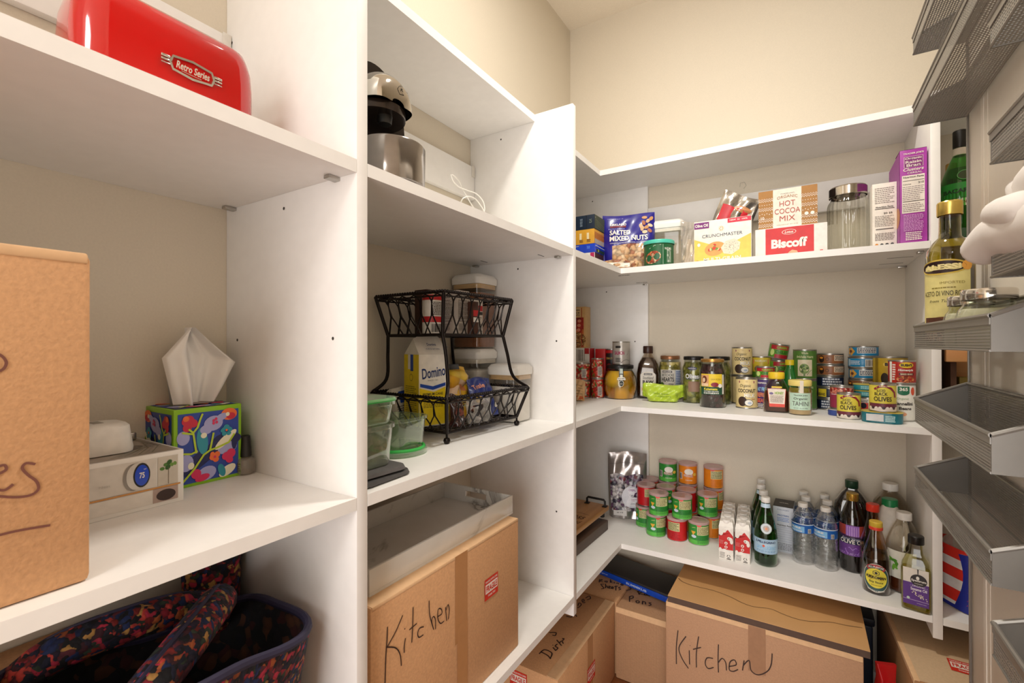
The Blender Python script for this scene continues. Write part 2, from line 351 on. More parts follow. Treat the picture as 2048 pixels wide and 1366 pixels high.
def lshape(x, y, yend=E0): return [(W0, Y2+TH+g), (x, Y2+TH+g), (x, y), (X3-g, y), (X3-g, YW-.0006), (XF+g, YW-.0006), (XF+g, yend), (W0, yend)]
shelf([(W0, Y2+TH+g), (TX, Y2+TH+g), (TX, TY), (1.19, TY), (1.19, YW-.0006), (W0, YW-.0006)], ST, .0215, 'narrow L shaped top shelf running round the corner below the beige wall')
o = shelf(lshape(XF, YC), S1, .0201, 'L shaped white shelf carrying the nuts, crackers and cereal boxes')
clip(o, X3-.014, YC+.05, S1-.0201); clip(o, X3-.012, YW-.03, S1-.0201, .012, .005); clip(o, XF-.012, E0-.006, S1-.0201, .007, .005)
SCR = K('2c241c', .6)
for px, py, L_ in ((1248, 550.5, .05), (1283, 565, .05)):
    p = at(px, py, S1-.0201); q = MB(); R = random.Random(px)
    for i in range(9): q.box(-.022+i*.005, R.uniform(-.006, .002), -.0006, -.018+i*.005+R.uniform(0, .003), R.uniform(.001, .006), .0001, SCR)
    q.build('scuff_mark', o, loc=(p.x, p.y, S1-.0201))
for x0, x1, y in ((1774, 1828, 517), (1758, 1808, 529)):
    a, c = at(x0, y, S1-.0201), at(x1, y-5, S1-.0201); MB().box(0, -.0012, -.0006, c.x-a.x, .0012, .0001, DARK).build('slot_mark', o, loc=(a.x, a.y, S1-.0201))
shelf(lshape(XF, YC), S2, th, 'L shaped white shelf crowded with cans, jars and honey bottles')
shelf(lshape(XF, YC), S4, th, 'lowest L shaped white shelf with the chip cans, water and sauces')
xr0 = X3+TH+g
shelf(rectp(xr0, YC, XR, YW-.0006), S1, .0201, 'white shelf carrying the green rum bottle beside the door')
shelf(rectp(xr0, YC, XR, YW-.0006), S2, th, 'white shelf carrying the small wooden crate beside the door')
shelf(rectp(xr0, YC, XR, YW-.0006), S4, th, 'white shelf carrying the red, white and blue wrapped bottles')
def cleat(x0, y0, x1, y1, z0, z1, label): return tag(MB().box(x0, y0, z0, x1, y1, z1, WHITE, .002).build('wall_rail'), label, 'rail')
CZ0, CZ1 = H+.478, H+.588
bk = MB
for (ya, yb, lab) in ((B0+.01, Y1-.001, 'white hanging rail on the wall behind the red toaster'), (Y1+TH+.001, Y2-.001, 'white hanging rail on the wall behind the coffee machine')):
    o = cleat(XW+.0005, ya, XW+.019, yb, CZ0, CZ1, lab)
    MB().box(XW+.019, yb-.018, CZ0+.07, XW+.0205, yb, CZ0+.115, STEEL, .0005).lathe([(.004, 0), (.004, .003)], STEEL, 10, XW+.0245, yb-.009).build('bracket', o) if False else MB().box(XW+.019, yb-.016, CZ0+.075, XW+.0215, yb-.0005, CZ0+.112, K('dcd6cc', .4), .001).build('bracket', o)
o = cleat(XF+.001, YW-.019, X3-.001, YW-.0005, CZ0, CZ1, 'white hanging rail on the back wall behind the cocoa box')
cleat(XW+.0005, B0+.01, XW+.019, Y1-.001, H-.40, H-.285, 'white hanging rail on the wall behind the floral bag')
# ================================================================ left bay
RX = pi/2      # things on the left wall face +X: local -Y front turned to +X
# --- toaster
RED1 = K('c5060a', .12, coat=.8, name='glossy_red_enamel', var=.01)
tx0, tx1, ty0, ty1 = -.792, -.70, .186, .392
t = thing('toaster', 'glossy red retro toaster with a chrome script badge on the top left shelf', 'toaster', ((tx0+tx1)/2, (ty0+ty1)/2, S1), RX)
hx, hy = .105, .05
sec = []
for z, k in ((.008, 1), (.10, 1), (.125, .985), (.14, .95), (.15, .88), (.156, .75)): sec.append((hx*k if k > .9 else hx*(k*.35+.62), hy*k, .03, z))
MB().loft([(hx, hy, .03, .006)] + sec, RED1, 8).build('body', t, 50)
MB().loft([(hx-.01, hy-.01, .02, 0), (hx-.01, hy-.01, .02, .008)], BLK).build('base', t)
for yy in (-.017, .017): MB().box(-.07, yy-.006, .1545, .07, yy+.006, .158, STEEL, .001).build('slot', t)
b_ = MB(); fn = front(-hy-.0018); bu, bv = .013, .088; bs_ = .78; CH = K('d8d2ca', .18, 1, name='chrome')
oc = [(-.034, 0), (-.030, .011), (0, .015), (.030, .011), (.034, 0), (.030, -.011), (0, -.015), (-.030, -.011), (-.034, 0)]; oc = [(x*bs_, y*bs_) for x, y in oc]
b_.line(fn, [(bu+x, bv+y) for x, y in oc], .0028, CH, 3)
b_.tube([Vector((bu+x, -hy-.0012, bv+y)) for x, y in oc[:-1]], .0014, CH, 6, True)
for s_ in (-1, 1):
    for q in (-.005, 0, .005): b_.box(bu+s_*.034*bs_, -hy-.0028, bv+q*bs_-.0011, bu+s_*.047*bs_, -hy+.001, bv+q+.0014, CH, .0005)
b_.text('Retro Series', fn, bu, bv, .052*bs_, .013*bs_, K('f2e6d8', .2, .6), 4, .02, .25)
b_.line(fn, [(bu-.014, bv-.0065), (bu+.010, bv-.0072)], .0008, CH, 3)
b_.build('badge', t)
MB().box(hx-.002, -.012, .03, hx+.014, .012, .045, BLK, .004).build('lever', t)
c_ = tag(MB().tube([(0, 0, .004), (.03, .012, .012), (.05, .03, .02), (.045, .05, .012), (.02, .055, .004), (-.01, .05, .004)], .003, K('e8e2d8', .5)).build('power_cord', None, loc=(-.90, .18, S1)), 'short white power cord lying behind the red toaster', 'cord')
# --- large carton in the left foreground
def carton(name, label, x0, y0, z0, x1, y1, z1, mat=CARD, bev=.004, group=None, flaps='y', tape=True):
    t = thing(name, label, 'box', ((x0+x1)/2, (y0+y1)/2, z0), 0, group); a, c, h = (x1-x0)/2, (y1-y0)/2, z1-z0
    MB().box(-a, -c, 0, a, c, h, mat, bev).build('body', t)
    return t, a, c, h
def strokes(m, fn, polys, w, mat, l=3):
    for p in polys:
        q = []
        for i in range(len(p)-1):     # Catmull-Rom smoothing
            p0, p1, p2, p3 = p[max(i-1, 0)], p[i], p[i+1], p[min(i+2, len(p)-1)]
            for k in range(5):
                s_ = k/5; q.append(tuple(.5*((2*p1[j]) + (-p0[j]+p2[j])*s_ + (2*p0[j]-5*p1[j]+4*p2[j]-p3[j])*s_*s_ + (-p0[j]+3*p1[j]-3*p2[j]+p3[j])*s_**3) for j in (0, 1)))
        q.append(p[-1]); m.line(fn, q, w, mat, l)
MARK = K('3a2620', .6, name='marker_ink', var=.02); MARK2 = K('75463a', .6, name='faded_marker_ink', var=.02)
t, a, c, h = carton('cardboard_box', 'large plain moving carton at the left edge with a word ending in es', -.776, -.22, S2, -.595, .1695, S2+.321, bev=.006)
MB().box(a-.004, -c+.003, h-.010, a+.0008, c-.003, h+.0006, CARDL, .002).build('taped_edge', t)
fn = flat((a, 0, 0), (0, 1, 0), (0, 0, 1))
e_ = lambda px, py: ((lambda p: (p.y-(-.22+.1695)/2, p.z-S2))(onX(px, py, -.595)))
for grp in (([(-30, 965), (-12, 950), (2, 945), (12, 938), (8, 930), (-6, 935), (-18, 955), (-10, 975), (8, 980), (26, 968)],
    [(70, 928), (52, 926), (44, 936), (56, 950), (72, 962), (76, 978), (60, 990), (30, 994), (-5, 992)]),
    ([(-40, 715), (-15, 706), (3, 712), (12, 725), (6, 738), (-8, 742), (-30, 736)],), ([(-40, 1080), (30, 1062), (100, 1050)],)):
    m = MB(); strokes(m, fn, [[e_(*p) for p in q] for q in grp], .0022, MARK2); m.build('handwriting', t)
# --- thermostat box
t = thing('thermostat_box', 'white product box printed with a round blue display, beside the tissue box', 'box', (-.865, .20, S2), RX)
bx, by, bh = .129, .0823, .0765
W_ = K('ece8e2', .35, name='white_print', var=.01)
MB().box(-bx, -by, 0, bx, by, bh, W_, .001).build('carton', t)
m = MB(); fn = front(-by-.0002)
m.rect(fn, -.128, .029, .094, .070, K('d6cfc6', .4), 1); m.rect(fn, .096, .029, .121, .070, K('c9c1b4', .4), 2)
m.rect(fn, -.128, .0262, .124, .0285, K('c98d45', .4), 4); m.rect(fn, -.128, .006, .122, .0255, K('e0dad2', .4), 1)
m.rect(fn, .090, .006, .121, .0258, K('b09a90', .5), 2); m.ell(fn, .106, .015, .012, .008, K('3a2a26', .5), 3)
for q, (u, v, r) in enumerate(((.106, .058, .0035), (.110, .061, .004), (.113, .057, .003), (.101, .053, .0032), (.108, .054, .004), (.117, .058, .003))): m.ell(fn, u, v, r, r*.8, K(('4f7a32', '2f5a22', '6b9140')[q % 3], .6), 3, 8, q)
m.rect(fn, .1085, .030, .1093, .054, K('6a5a48', .6), 3)
m.ell(fn, .067, .049, .0115, .0185, K('8f8880', .3, .5), 3, 36); m.ell(fn, .071, .0495, .0120, .0183, K('cfc9c0', .3, .4), 4, 36); m.ell(fn, .0765, .050, .0098, .0168, BLK, 5, 36); m.ell(fn, .0765, .050, .0082, .0143, K('1846c8', .2), 6, 36)
m.text('75', fn, .0765, .050, .006, .008, W_, 7, .03); m.text('HEAT', fn, .080, .058, .003, .0016, W_, 7); m.text('Nest', fn, .036, .044, .012, .003, K('b9b2a8'), 3)
m.build('front_print', t)
m = MB(); fn = flat((0, 0, bh), (1, 0, 0), (0, 1, 0))
m.rect(fn, -.124, -.078, .124, .078, K('a89c8e', .35), 1); m.ell(fn, .02, -.01, .085, .034, K('5a5048', .35), 2, 30)
for q in range(7): m.line(fn, [(.045+q*.008, -.072), (.07+q*.008, -.05+q*.004), (.115, -.02+q*.012)], .0015, K('9a9488' if q % 2 else '7e7a62', .4), 3)
m.build('lid_print', t)
t = thing('camera_hub', 'white rounded plastic gadget resting on the thermostat box', 'gadget', (-.856, .248, S2+bh+.0006), 0)
MB().loft([(.037, .037, .02, .001), (.038, .038, .022, .006), (.034, .034, .02, .038), (.030, .030, .018, .042), (.02, .02, .012, .043)], K('efebe4', .35), 6).build('housing', t)
MB().box(-.012, -.006, .0425, .012, .006, .0437, K('9a948a', .4), .0005).build('button', t)
t = thing('metal_key_ring', 'small polished metal hook and ring on the thermostat box', 'key ring', (-.918, .293, S2+bh+.0006), 0)
MB().tube([(.0, .02*cos(i*pi/4)-.01, .004+.0045*sin(i*pi/4)+.001) for i in range(8)], .0012, STEEL, 6, True).build('ring', t)
MB().box(-.004, .014, .0006, .004, .024, .013, STEEL, .002).build('clasp', t)
# --- tissue box
G_ = K('8cc21e', .35, name='lime_green_card', var=.01)
tb = thing('tissue_box', 'cube tissue box with lime green edges and bold flowers, a tissue pulled up', 'tissue box', (-.9015, .3935, S2), RX)
a = .0525; hh = .127
MB().box(-a, -.056, 0, a, .056, hh, G_, .0012).build('carton', tb)
FC = {k: K(v, .4, var=.01) for k, v in dict(b='2744a0', n='151a55', r='c8203c', o='ee7030', l='a9a8d8', t='2e93a6', y='b8cf2a', w='f0ead0', p='d8285c', c='efe7dc').items()}
def floral(fn, w, h, mirror=1):
    m = MB(); x = w/2
    m.rect(fn, -x, 0, x, h, FC['b'], 1)
    E = lambda u, v, p, q, c, r=0, l=2: m.ell(fn, u*w*mirror, v*h, p*w, q*h, FC[c], l, 18, r*mirror)
    for u, v, p, q, c, r, l in ((-.1, .35, .5, .10, 'n', .6, 2), (.3, .55, .25, .1, 'n', 0, 2), (.33, .93, .14, .09, 'o', 0, 3), (.36, .90, .08, .05, 'r', 0, 4),
        (.06, .82, .16, .11, 'l', .2, 4), (-.06, .74, .10, .07, 'l', 0, 4), (.2, .9, .10, .05, 'l', .4, 4), (.3, .93, .035, .03, 'w', 0, 5), (-.1, .66, .05, .04, 'w', 0, 5),
        (.06, .86, .022, .022, 'p', 0, 6), (.10, .88, .022, .022, 'p', 0, 6), (.11, .83, .022, .022, 'p', 0, 6), (.06, .82, .022, .022, 'p', 0, 6),
        (-.35, .90, .10, .07, 'r', .5, 4), (-.28, .86, .09, .06, 'r', -.5, 4), (-.36, .80, .07, .06, 'r', 0, 4), (-.38, .93, .05, .04, 'o', 0, 5),
        (-.12, .58, .09, .20, 't', .1, 3), (.28, .74, .05, .035, 't', 0, 5), (.22, .70, .05, .03, 't', .8, 5), (.34, .70, .05, .03, 't', -.8, 5), (.24, .64, .04, .035, 't', 1.2, 5), (.32, .64, .04, .035, 't', -1.2, 5), (.28, .69, .02, .018, 'o', 0, 6),
        (.27, .55, .24, .06, 'w', .7, 4), (-.42, .66, .10, .10, 'l', 0, 3), (-.38, .30, .12, .12, 'l', 0, 3), (-.30, .25, .05, .05, 'w', 0, 4),
        (.36, .33, .08, .07, 'p', 0, 5), (.28, .30, .08, .06, 'p', .3, 5), (.33, .24, .06, .06, 'p', .8, 5), (.30, .42, .17, .09, 'l', .2, 3),
        (.06, .32, .07, .05, 'o', 0, 5), (.12, .35, .05, .045, 'o', 0, 5), (.10, .28, .05, .04, 'o', 0, 5), (.04, .36, .04, .04, 'o', 0, 5), (.08, .32, .022, .02, 'p', 0, 6),
        (-.05, .10, .16, .10, 'l', .3, 3), (-.22, .12, .08, .07, 'p', 0, 4), (-.12, .05, .12, .05, 'p', .2, 4), (.3, .08, .16, .07, 'w', .5, 3), (.2, .1, .06, .1, 't', .3, 4), (.42, .5, .05, .12, 'n', 0, 3)): E(u, v, p, q, c, r, l)
    P = lambda pts, ww: m.line(fn, [(u*w*mirror, v*h) for u, v in pts], ww, FC['y'], 5)
    P([(-.44, .03), (-.25, .2), (-.1, .38), (.0, .43), (.12, .45), (.32, .5), (.42, .62)], .0032); P([(.0, .43), (.03, .55), (.06, .68)], .003); P([(-.22, .42), (-.25, .6), (-.27, .72), (-.34, .78)], .003)
    P([(-.27, .72), (-.2, .79), (-.16, .9), (-.12, .98)], .003); P([(-.44, .74), (-.36, .72), (-.27, .70)], .003); P([(-.42, .44), (-.3, .42), (-.2, .45)], .003)
    return m
q_ = .0055
floral(flat((0, -.0563, q_), (1, 0, 0), (0, 0, 1)), 2*a-2*q_, hh-2.4*q_).build('flower_print', tb)
floral(flat((-a-.0003, 0, q_), (0, -1, 0), (0, 0, 1)), .112-2*q_, hh-2.4*q_, -1).build('flower_print', tb)
m = floral(flat((0, -.05, hh+.0002), (1, 0, 0), (0, 1, 0)), 2*a-2*q_, .10); m.ell(flat((0, 0, hh), (1, 0, 0), (0, 1, 0)), 0, 0, .035, .022, K('8a7a70', .6), 8, 24); m.build('flower_print', tb)
TIS = K('f3f0ec', .85, name='tissue_paper', var=.01)
def tis(u, v):      # kite shaped sheet: narrow at the slot, two side tips, one peak
    ang = (u-.5)*2; L0, R0 = (-.030, .030); vt = .60
    lo_l, lo_r = Vector((L0, 0)), Vector((R0, 0)); tl, tr, pk = Vector((-.050, .085)), Vector((.066, .074)), Vector((-.010, .137))
    if v < vt: q = v/vt; a_ = lo_l.lerp(tl, q**1.5); b_ = lo_r.lerp(tr, q**1.3)
    else: q = (v-vt)/(1-vt); a_ = tl.lerp(pk, q); b_ = tr.lerp(pk, q)
    p = a_.lerp(b_, u); bul = (1-ang*ang)
    y = .016*sin(ang*3.6+v*2.2)*bul**.3 + .007*cos(ang*10+v*3)*bul - .012*v
    return (p.x, y, hh - .003 + p.y + .012*bul*(1-abs(2*v-1)))
m = MB().grid(40, 40, tis, TIS)
def tis2(u, v): return (-.028 + .062*u + .012*v*(u-.5), .016 + .008*sin(u*9+v), hh - .003 + .072*v - .014*u*v)
m.grid(28, 16, tis2, TIS); m.build('tissue', tb, 80)
# --- nail polish
t = thing('nail_polish_bottle', 'small clear nail polish bottle with a tall black cap by the tissue box', 'bottle', (-.846, .4535, S2))
gp = glass('d9cfc4', .25)
MB().loft([(.010, .010, .008, .0005), (.0148, .0148, .013, .004), (.0155, .0155, .0135, .02), (.014, .014, .012, .027), (.006, .006, .006, .032)], gp, 6).build('bottle', t)
MB().lathe([(.0095, .032), (.0095, .036), (.0085, .055), (.0075, .068), (.005, .0695)], BLK, 24).build('cap', t)
m = MB(); fn = wrap(.0153, .008)
for q in range(4): m.text(('SUPER', 'TOP COAT', 'NAIL', 'COLOR')[q], fn, 0, .013-q*.0038, .019, .0026, INK, 2)
m.build('lettering', t)
# --- floral quilted bag
FLO = cells('dark_quilted_floral_cotton', ['0c0b14', '14162e', '7a1f1c', '101626', 'a8562c', '0d0c12', '8a1d2c', '241a30', 'b98a4a', '12224a', '0e0d14', 'b32a44', '2d3a2c', '3a1420', 'c8443c', '1c2c5a', '5a2430'], 120, .8, bump=.4, dark=.5)
LIN = cells('black_floral_lining', ['08070a', '120e14', '3a1414', '0a0a10', '4a2a18', '0c0c16'], 65, .85, bump=.3, dark=.6)
PIP = K('2a2540', .7, name='dark_piping')
bt = thing('quilted_tote_bag', 'large open quilted bag in dark floral cotton under the tissue box shelf', 'bag', (-.715, .255, S4))
def bagw(cx, cy, rx, ry, h0, sag, seed, name, parent, mat, wav=.012, rz=0, flare=.05):
    R = random.Random(seed); ph = [R.uniform(0, 6) for _ in range(4)]
    def f(u, v):
        a = 2*pi*u; k = 1 + flare*v + .05*sin(v*5+ph[0]); z = v*(h0 + sag*cos(a+ph[1])+ .012*sin(3*a+ph[2]))
        r_ = wav*sin(5*a+ph[3]+v*2)*v; x = cx + (rx*k+r_)*cos(a); y = cy + (ry*k+r_)*sin(a)
        return (x, y, max(z, .001))
    m = MB().grid(64, 16, f, mat)
    g_ = lambda u, v: tuple(Vector(f(u, v)) + Vector((-.008*cos(2*pi*u), -.008*sin(2*pi*u), 0)))
    m.grid(64, 16, lambda u, v: g_(1-u, v), LIN)
    o = m.build(name, parent, 70)
    MB().tube([Vector(f(i/64, 1)) + Vector((-.004*cos(2*pi*i/64), -.004*sin(2*pi*i/64), 0)) for i in range(64)], .006, PIP, 8, True).build('piping', o)
    return f
f = bagw(0, .01, .148, .176, .332, .03, 4, 'body', bt, FLO)
MB().loft([(.13, .15, .1, .002), (.14, .16, .1, .02)], FLO, 8).build('bottom', bt)
def strap(pts, w, parent, name='handle'):
    q = []
    for i in range(len(pts)-1):
        p0, p1, p2, p3 = [Vector(pts[max(0, min(len(pts)-1, j))]) for j in (i-1, i, i+1, i+2)]
        for k in range(7): s_ = k/7; q.append(.5*((2*p1)+(-p0+p2)*s_+(2*p0-5*p1+4*p2-p3)*s_*s_+(-p0+3*p1-3*p2+p3)*s_**3))
    q.append(Vector(pts[-1])); m = MB(); n = len(q)
    m.tube(q, [w]*n, FLO, 12); o = m.build(name, parent, 80)
    for s2 in (1, -1):
        MB().tube([p + Vector((.0, 0, s2*w*.97)) for p in q], .0028, PIP, 6).build('piping', o)
strap([(.14, -.12, .26), (.12, -.06, .345), (.06, .03, .372), (-.02, .10, .36), (-.10, .13, .30)], .024, bt)
strap([(-.13, -.12, .26), (-.11, -.07, .335), (-.08, .02, .352), (-.09, .10, .33), (-.12, .15, .28)], .024, bt)
b2 = thing('floral_pouch', 'bunched dark floral bag top poking up behind the quilted tote', 'bag', (-.893, .420, S4))
MB().loft([(.04, .04, .04, .002), (.042, .042, .04, .15), (.042, .042, .04, .27), (.035, .045, .03, .36), (.04, .04, .03, .40), (.022, .033, .02, .435), (.03, .028, .02, .455, .005, .004), (.01, .014, .01, .47)], FLO, 6).build('body', b2, 80)
strap([(.135, -.02, .27), (.165, -.06, .30), (.158, -.12, .315), (.135, -.17, .29), (.12, -.16, .24)], .024, bt)
t, a_, c_, h_ = carton('cardboard_box', 'shadowed brown carton under the shelf at the bottom left behind the purse', -.945, -.30, S4, -.892, .25, S4+.315)
MB().box(a_-.002, -.03, .02, a_+.0006, .03, h_, TAPE).build('tape', t)
# ================================================================ middle bay: coffee machine, cable
cf = thing('coffee_machine', 'black and chrome single serve coffee machine with a round drip tray', 'coffee machine', (-.635, .600, S1), RX)
CHR = K('cfcac2', .08, 1, name='polished_chrome', var=0); SMK = K('2a2320', .12, .3, name='smoked_black_plastic')
m = MB(); n = 22; w0 = .077                     # tall arched body behind the tray; local -y is the front
def arch(k=1, zt=.247): return [(w0*k+.004, .0)] + [(w0*k*cos(pi*i/n)+.004, .10 + (zt-.10)*sin(pi*i/n)**.7) for i in range(n+1)] + [(-w0*k+.004, .0)]
def slab(m, a, b, ya, yb, mat):
    k = len(a); m.add([(x, ya, z) for x, z in a] + [(x, yb, z) for x, z in b], [tuple(range(k)), tuple(reversed(range(k, 2*k)))] + [(i, k+i, k+(i+1) % k, (i+1) % k) for i in range(k)], mat)
slab(m, arch(1), arch(.9, .237), .045, .20, SMK); m.build('body', cf, 30)
m = MB()
def hood(u, v):
    a_ = pi*u; e = cos(v*pi/2)**.55
    return (.057*cos(a_)*(.25+.75*e), .046 - .066*sin(v*pi/2), .152 + .068*sin(a_)**.9*(.12+.88*e))
m.grid(28, 14, hood, CHR); m.build('chrome_hood', cf, 60)
m = MB(); m.prism([(.055*cos(pi*i/16), .045-.062*sin(pi*i/16)) for i in range(17)], .138, .1527, K('3a302a', .2, .5)); m.lathe([(.012, .124), (.014, .139)], BLK, 16, 0, .015); m.build('brew_head', cf, 40)
m = MB(); m.lathe([(.056, .0015), (.0615, .006), (.0625, .074), (.0605, .077), (.057, .076), (.055, .068)], K('8d8680', .15, .9, name='brushed_tray_metal'), 48, 0, 0); m.build('drip_tray', cf, 40)
MB().lathe([(.003, .069), (.055, .069)], K('4a4440', .4, .6), 32, 0, 0, (False, False)).build('drip_grid', cf)
m = MB(); fn = flat((.020, -.0150, .182), (.94, .34, 0), (0, .22, 1)); m.line(fn, [(-.020, 0), (-.015, .008), (.015, .008), (.020, 0), (.015, -.008), (-.015, -.008), (-.020, 0)], .0014, BLK, 2); m.text('Keurig', fn, 0, 0, .028, .009, BLK, 3, .02, .3); m.build('badge', cf)
MB().tube([(w0-.004, .0445, .05), (w0-.012, .0445, .085), (0, .0445, .10), (-w0+.008, .0445, .12)], .0015, BLK).build('seam', cf)
cb = [onX(px, py, -.66) for px, py in ((903, 352), (910, 362), (922, 378), (938, 385), (955, 390), (965, 402), (968, 420))]
p_ = onX(925, 398, -.66)
q = [Vector((-.64+.012*sin(i*.9), 0, 0)) for i in range(9)]
pts = [(902, 350), (906, 362), (918, 374), (935, 381), (953, 388), (966, 403), (969, 421), (962, 430), (945, 412), (928, 382), (918, 362), (908, 352), (903, 350)]
pts2 = [(921, 407), (926, 397), (938, 393), (951, 398), (962, 412), (969, 424)]
def wire(ps, X): return [onX(px, py, X + .006*sin(i*1.3)) for i, (px, py) in enumerate(ps)]
def smooth(pts, k=5):
    q = []
    for i in range(len(pts)-1):
        p0, p1, p2, p3 = [Vector(pts[max(0, min(len(pts)-1, j))]) for j in (i-1, i, i+1, i+2)]
        for s_ in [x/k for x in range(k)]: q.append(.5*((2*p1)+(-p0+p2)*s_+(2*p0-5*p1+4*p2-p3)*s_*s_+(-p0+3*p1-3*p2+p3)*s_**3))
    return q + [Vector(pts[-1])]
cbl = MB(); cm = K('f0ece4', .4)
wp = [Vector((p.x, p.y, max(p.z, S1+.0016))) for p in smooth(wire(pts, -.66))]; cbl.tube(wp, .0014, cm)
wp = [Vector((p.x, p.y, max(p.z, S1+.0016))) for p in smooth(wire(pts2, -.652))]; cbl.tube(wp, .0014, cm)
cbl.tube([(-.66, wp[-1].y, S1+.002), (-.70, wp[-1].y+.01, S1+.002), (-.76, wp[-1].y, S1+.002)], .0014, cm)
tag(cbl.build('charging_cable'), 'thin white looped cable curling up from the shelf right of the coffee machine', 'cable')
# ================================================================ food storage containers
CLR = glass('f4f2ee', None, .05, 3, 'clear_plastic')
LIDW = K('eeeae2', .35, name='white_lid', var=.01)
def canister(name, label, cat, p, rz, hx, hy, h, fill=None, fh=0, group=None, gasket='cfae80'):
    t = thing(name, label, cat, p, rz, group); r = .018
    MB().loft([(hx-.004, hy-.004, r, .001), (hx-.001, hy-.001, r, .004), (hx, hy, r, h*.8), (hx, hy, r, h-.036)], CLR, 5, (True, False)).build('tub', t, 50)
    if fill: MB().loft([(hx-.005, hy-.005, r, .004), (hx-.0035, hy-.0035, r, .01), (hx-.0035, hy-.0035, r, fh), (hx-.02, hy-.02, r, fh+.003)], fill, 5).build('contents', t, 50)
    l = MB().loft([(hx+.002, hy+.002, r, h-.032), (hx+.003, hy+.003, r, h-.026), (hx+.003, hy+.003, r, h-.012), (hx-.004, hy-.004, r, h-.002), (hx-.012, hy-.012, r*.8, h)], LIDW, 6).build('lid', t, 40)
    MB().loft([(hx-.001, hy-.001, r, h-.046), (hx-.001, hy-.001, r, h-.0325)], K(gasket, .5), 5).build('gasket', t, 40)
    return t
SUG = K('8a5a3a', .9, name='brown_sugar', var=.15, bump=.6, bs=250); FLR = K('f2eee8', .95, name='white_flour', var=.02, bump=.2)
canister('storage_canister', 'square clear canister of white flour with a white lid, right of the wire basket', 'canister', (-.752, 1.1935, S2), 0, .052, .050, .172, FLR, .105)
canister('storage_canister', 'lower canister of white powder behind the wire basket, under the brown sugar', 'canister', (-.886, 1.1935, S2), 0, .054, .053, .2175, FLR, .15, gasket='ddd6c8')
canister('storage_canister', 'clear canister of brown sugar with white lid stacked behind the wire basket', 'canister', (-.886, 1.1935, S2+.2178), 0, .054, .053, .231, SUG, .172)
# ================================================================ two tier wire basket
IRON = K('1d1512', .35, .6, name='dark_bronze_wire', var=.05)
F0, F1 = Vector((-.700, .835, 0)), Vector((-.688, 1.126, 0))
ang = atan2(F1.x-F0.x, F1.y-F0.y); bl = (F1-F0).length
wb = thing('wire_basket', 'two tier dark bronze wire basket stand holding sugar and snack bags', 'basket', (F0.x, F0.y, S2), 0)
# local frame: x = along the front (world +Y), y = into the shelf (world -X)
wb.rotation_euler = (0, 0, pi/2 - ang)
dp = .20          # depth
def rim4(x0, x1, y0, y1, z): return [(x0, y0, z), (x1, y0, z), (x1, y1, z), (x0, y1, z)]
b0, b1 = .013, .108; fl = .030
lo = rim4(0, bl, 0, dp, b0+.012); hi = rim4(-fl, bl+.022, -.026, dp+.03, b1)
u0, u1 = .238, .352; ui = .038
lo2 = rim4(-.012, .228, .002, dp-.012, .253); hi2 = rim4(-.032, .240, -.020, dp+.012, .350)
def lerp(a, c, s_): return Vector(a)*(1-s_) + Vector(c)*s_
def walls(lo, hi, nm):
    for k in range(4):
        A, B, D, E_ = Vector(lo[k]), Vector(lo[(k+1) % 4]), Vector(hi[k]), Vector(hi[(k+1) % 4])
        m = MB(); n = 8 if k % 2 == 0 else 6
        P = lambda s_, v: lerp(A, B, s_)*(1-v) + lerp(D, E_, s_)*v
        for i in range(n):
            c = (i+.5)/n; w_ = 1.15/n
            q = []
            for j in range(25):
                tt = j/24
                if tt < .36: v = tt/.36*.50; s_ = c - w_*1.15*(1 - v/.50*.62)
                elif tt > .64: v = (1-tt)/.36*.50; s_ = c + w_*1.15*(1 - v/.50*.62)
                else:
                    a_ = (tt-.36)/.28*pi; s_ = c - w_*.437*cos(a_)*(1+.35*sin(a_)); v = .50 + .46*sin(a_)**.8
                if 0 <= s_ <= 1: q.append(P(s_, v))
            if len(q) > 1: m.tube(q, .0018, IRON, 5)
        m.build(nm, wb)
walls(lo, hi, 'lattice_side'); walls(lo2, hi2, 'lattice_side')
def rope(z4, name, r=.0032):
    m = MB(); m.tube(z4, .0030, IRON, 8, True); m.tube([Vector(p)-Vector((0, 0, .009)) for p in z4], .0022, IRON, 6, True)
    for k in range(4):
        A, B = Vector(z4[k]), Vector(z4[(k+1) % 4]); L_ = (B-A).length; n = int(L_/.0085)
        for i in range(n):
            c = lerp(A, B, (i+.5)/n) + Vector((0, 0, .0022)); m.lathe([(.0012, c.z-.003), (.0036, c.z-.0012), (.0036, c.z+.0012), (.0012, c.z+.003)], IRON, 6, c.x, c.y)
    m.build(name, wb)
rope(hi, 'beaded_rim'); rope(hi2, 'beaded_rim')
for q in (lo, lo2):
    m = MB(); m.tube(q, .0038, IRON, 8, True)
    for i in range(1, 12): m.tube([lerp(q[0], q[1], i/12), lerp(q[3], q[2], i/12)], .001, IRON, 4)
    for i in range(1, 8): m.tube([lerp(q[0], q[3], i/8), lerp(q[1], q[2], i/8)], .001, IRON, 4)
    m.build('base_grid', wb)
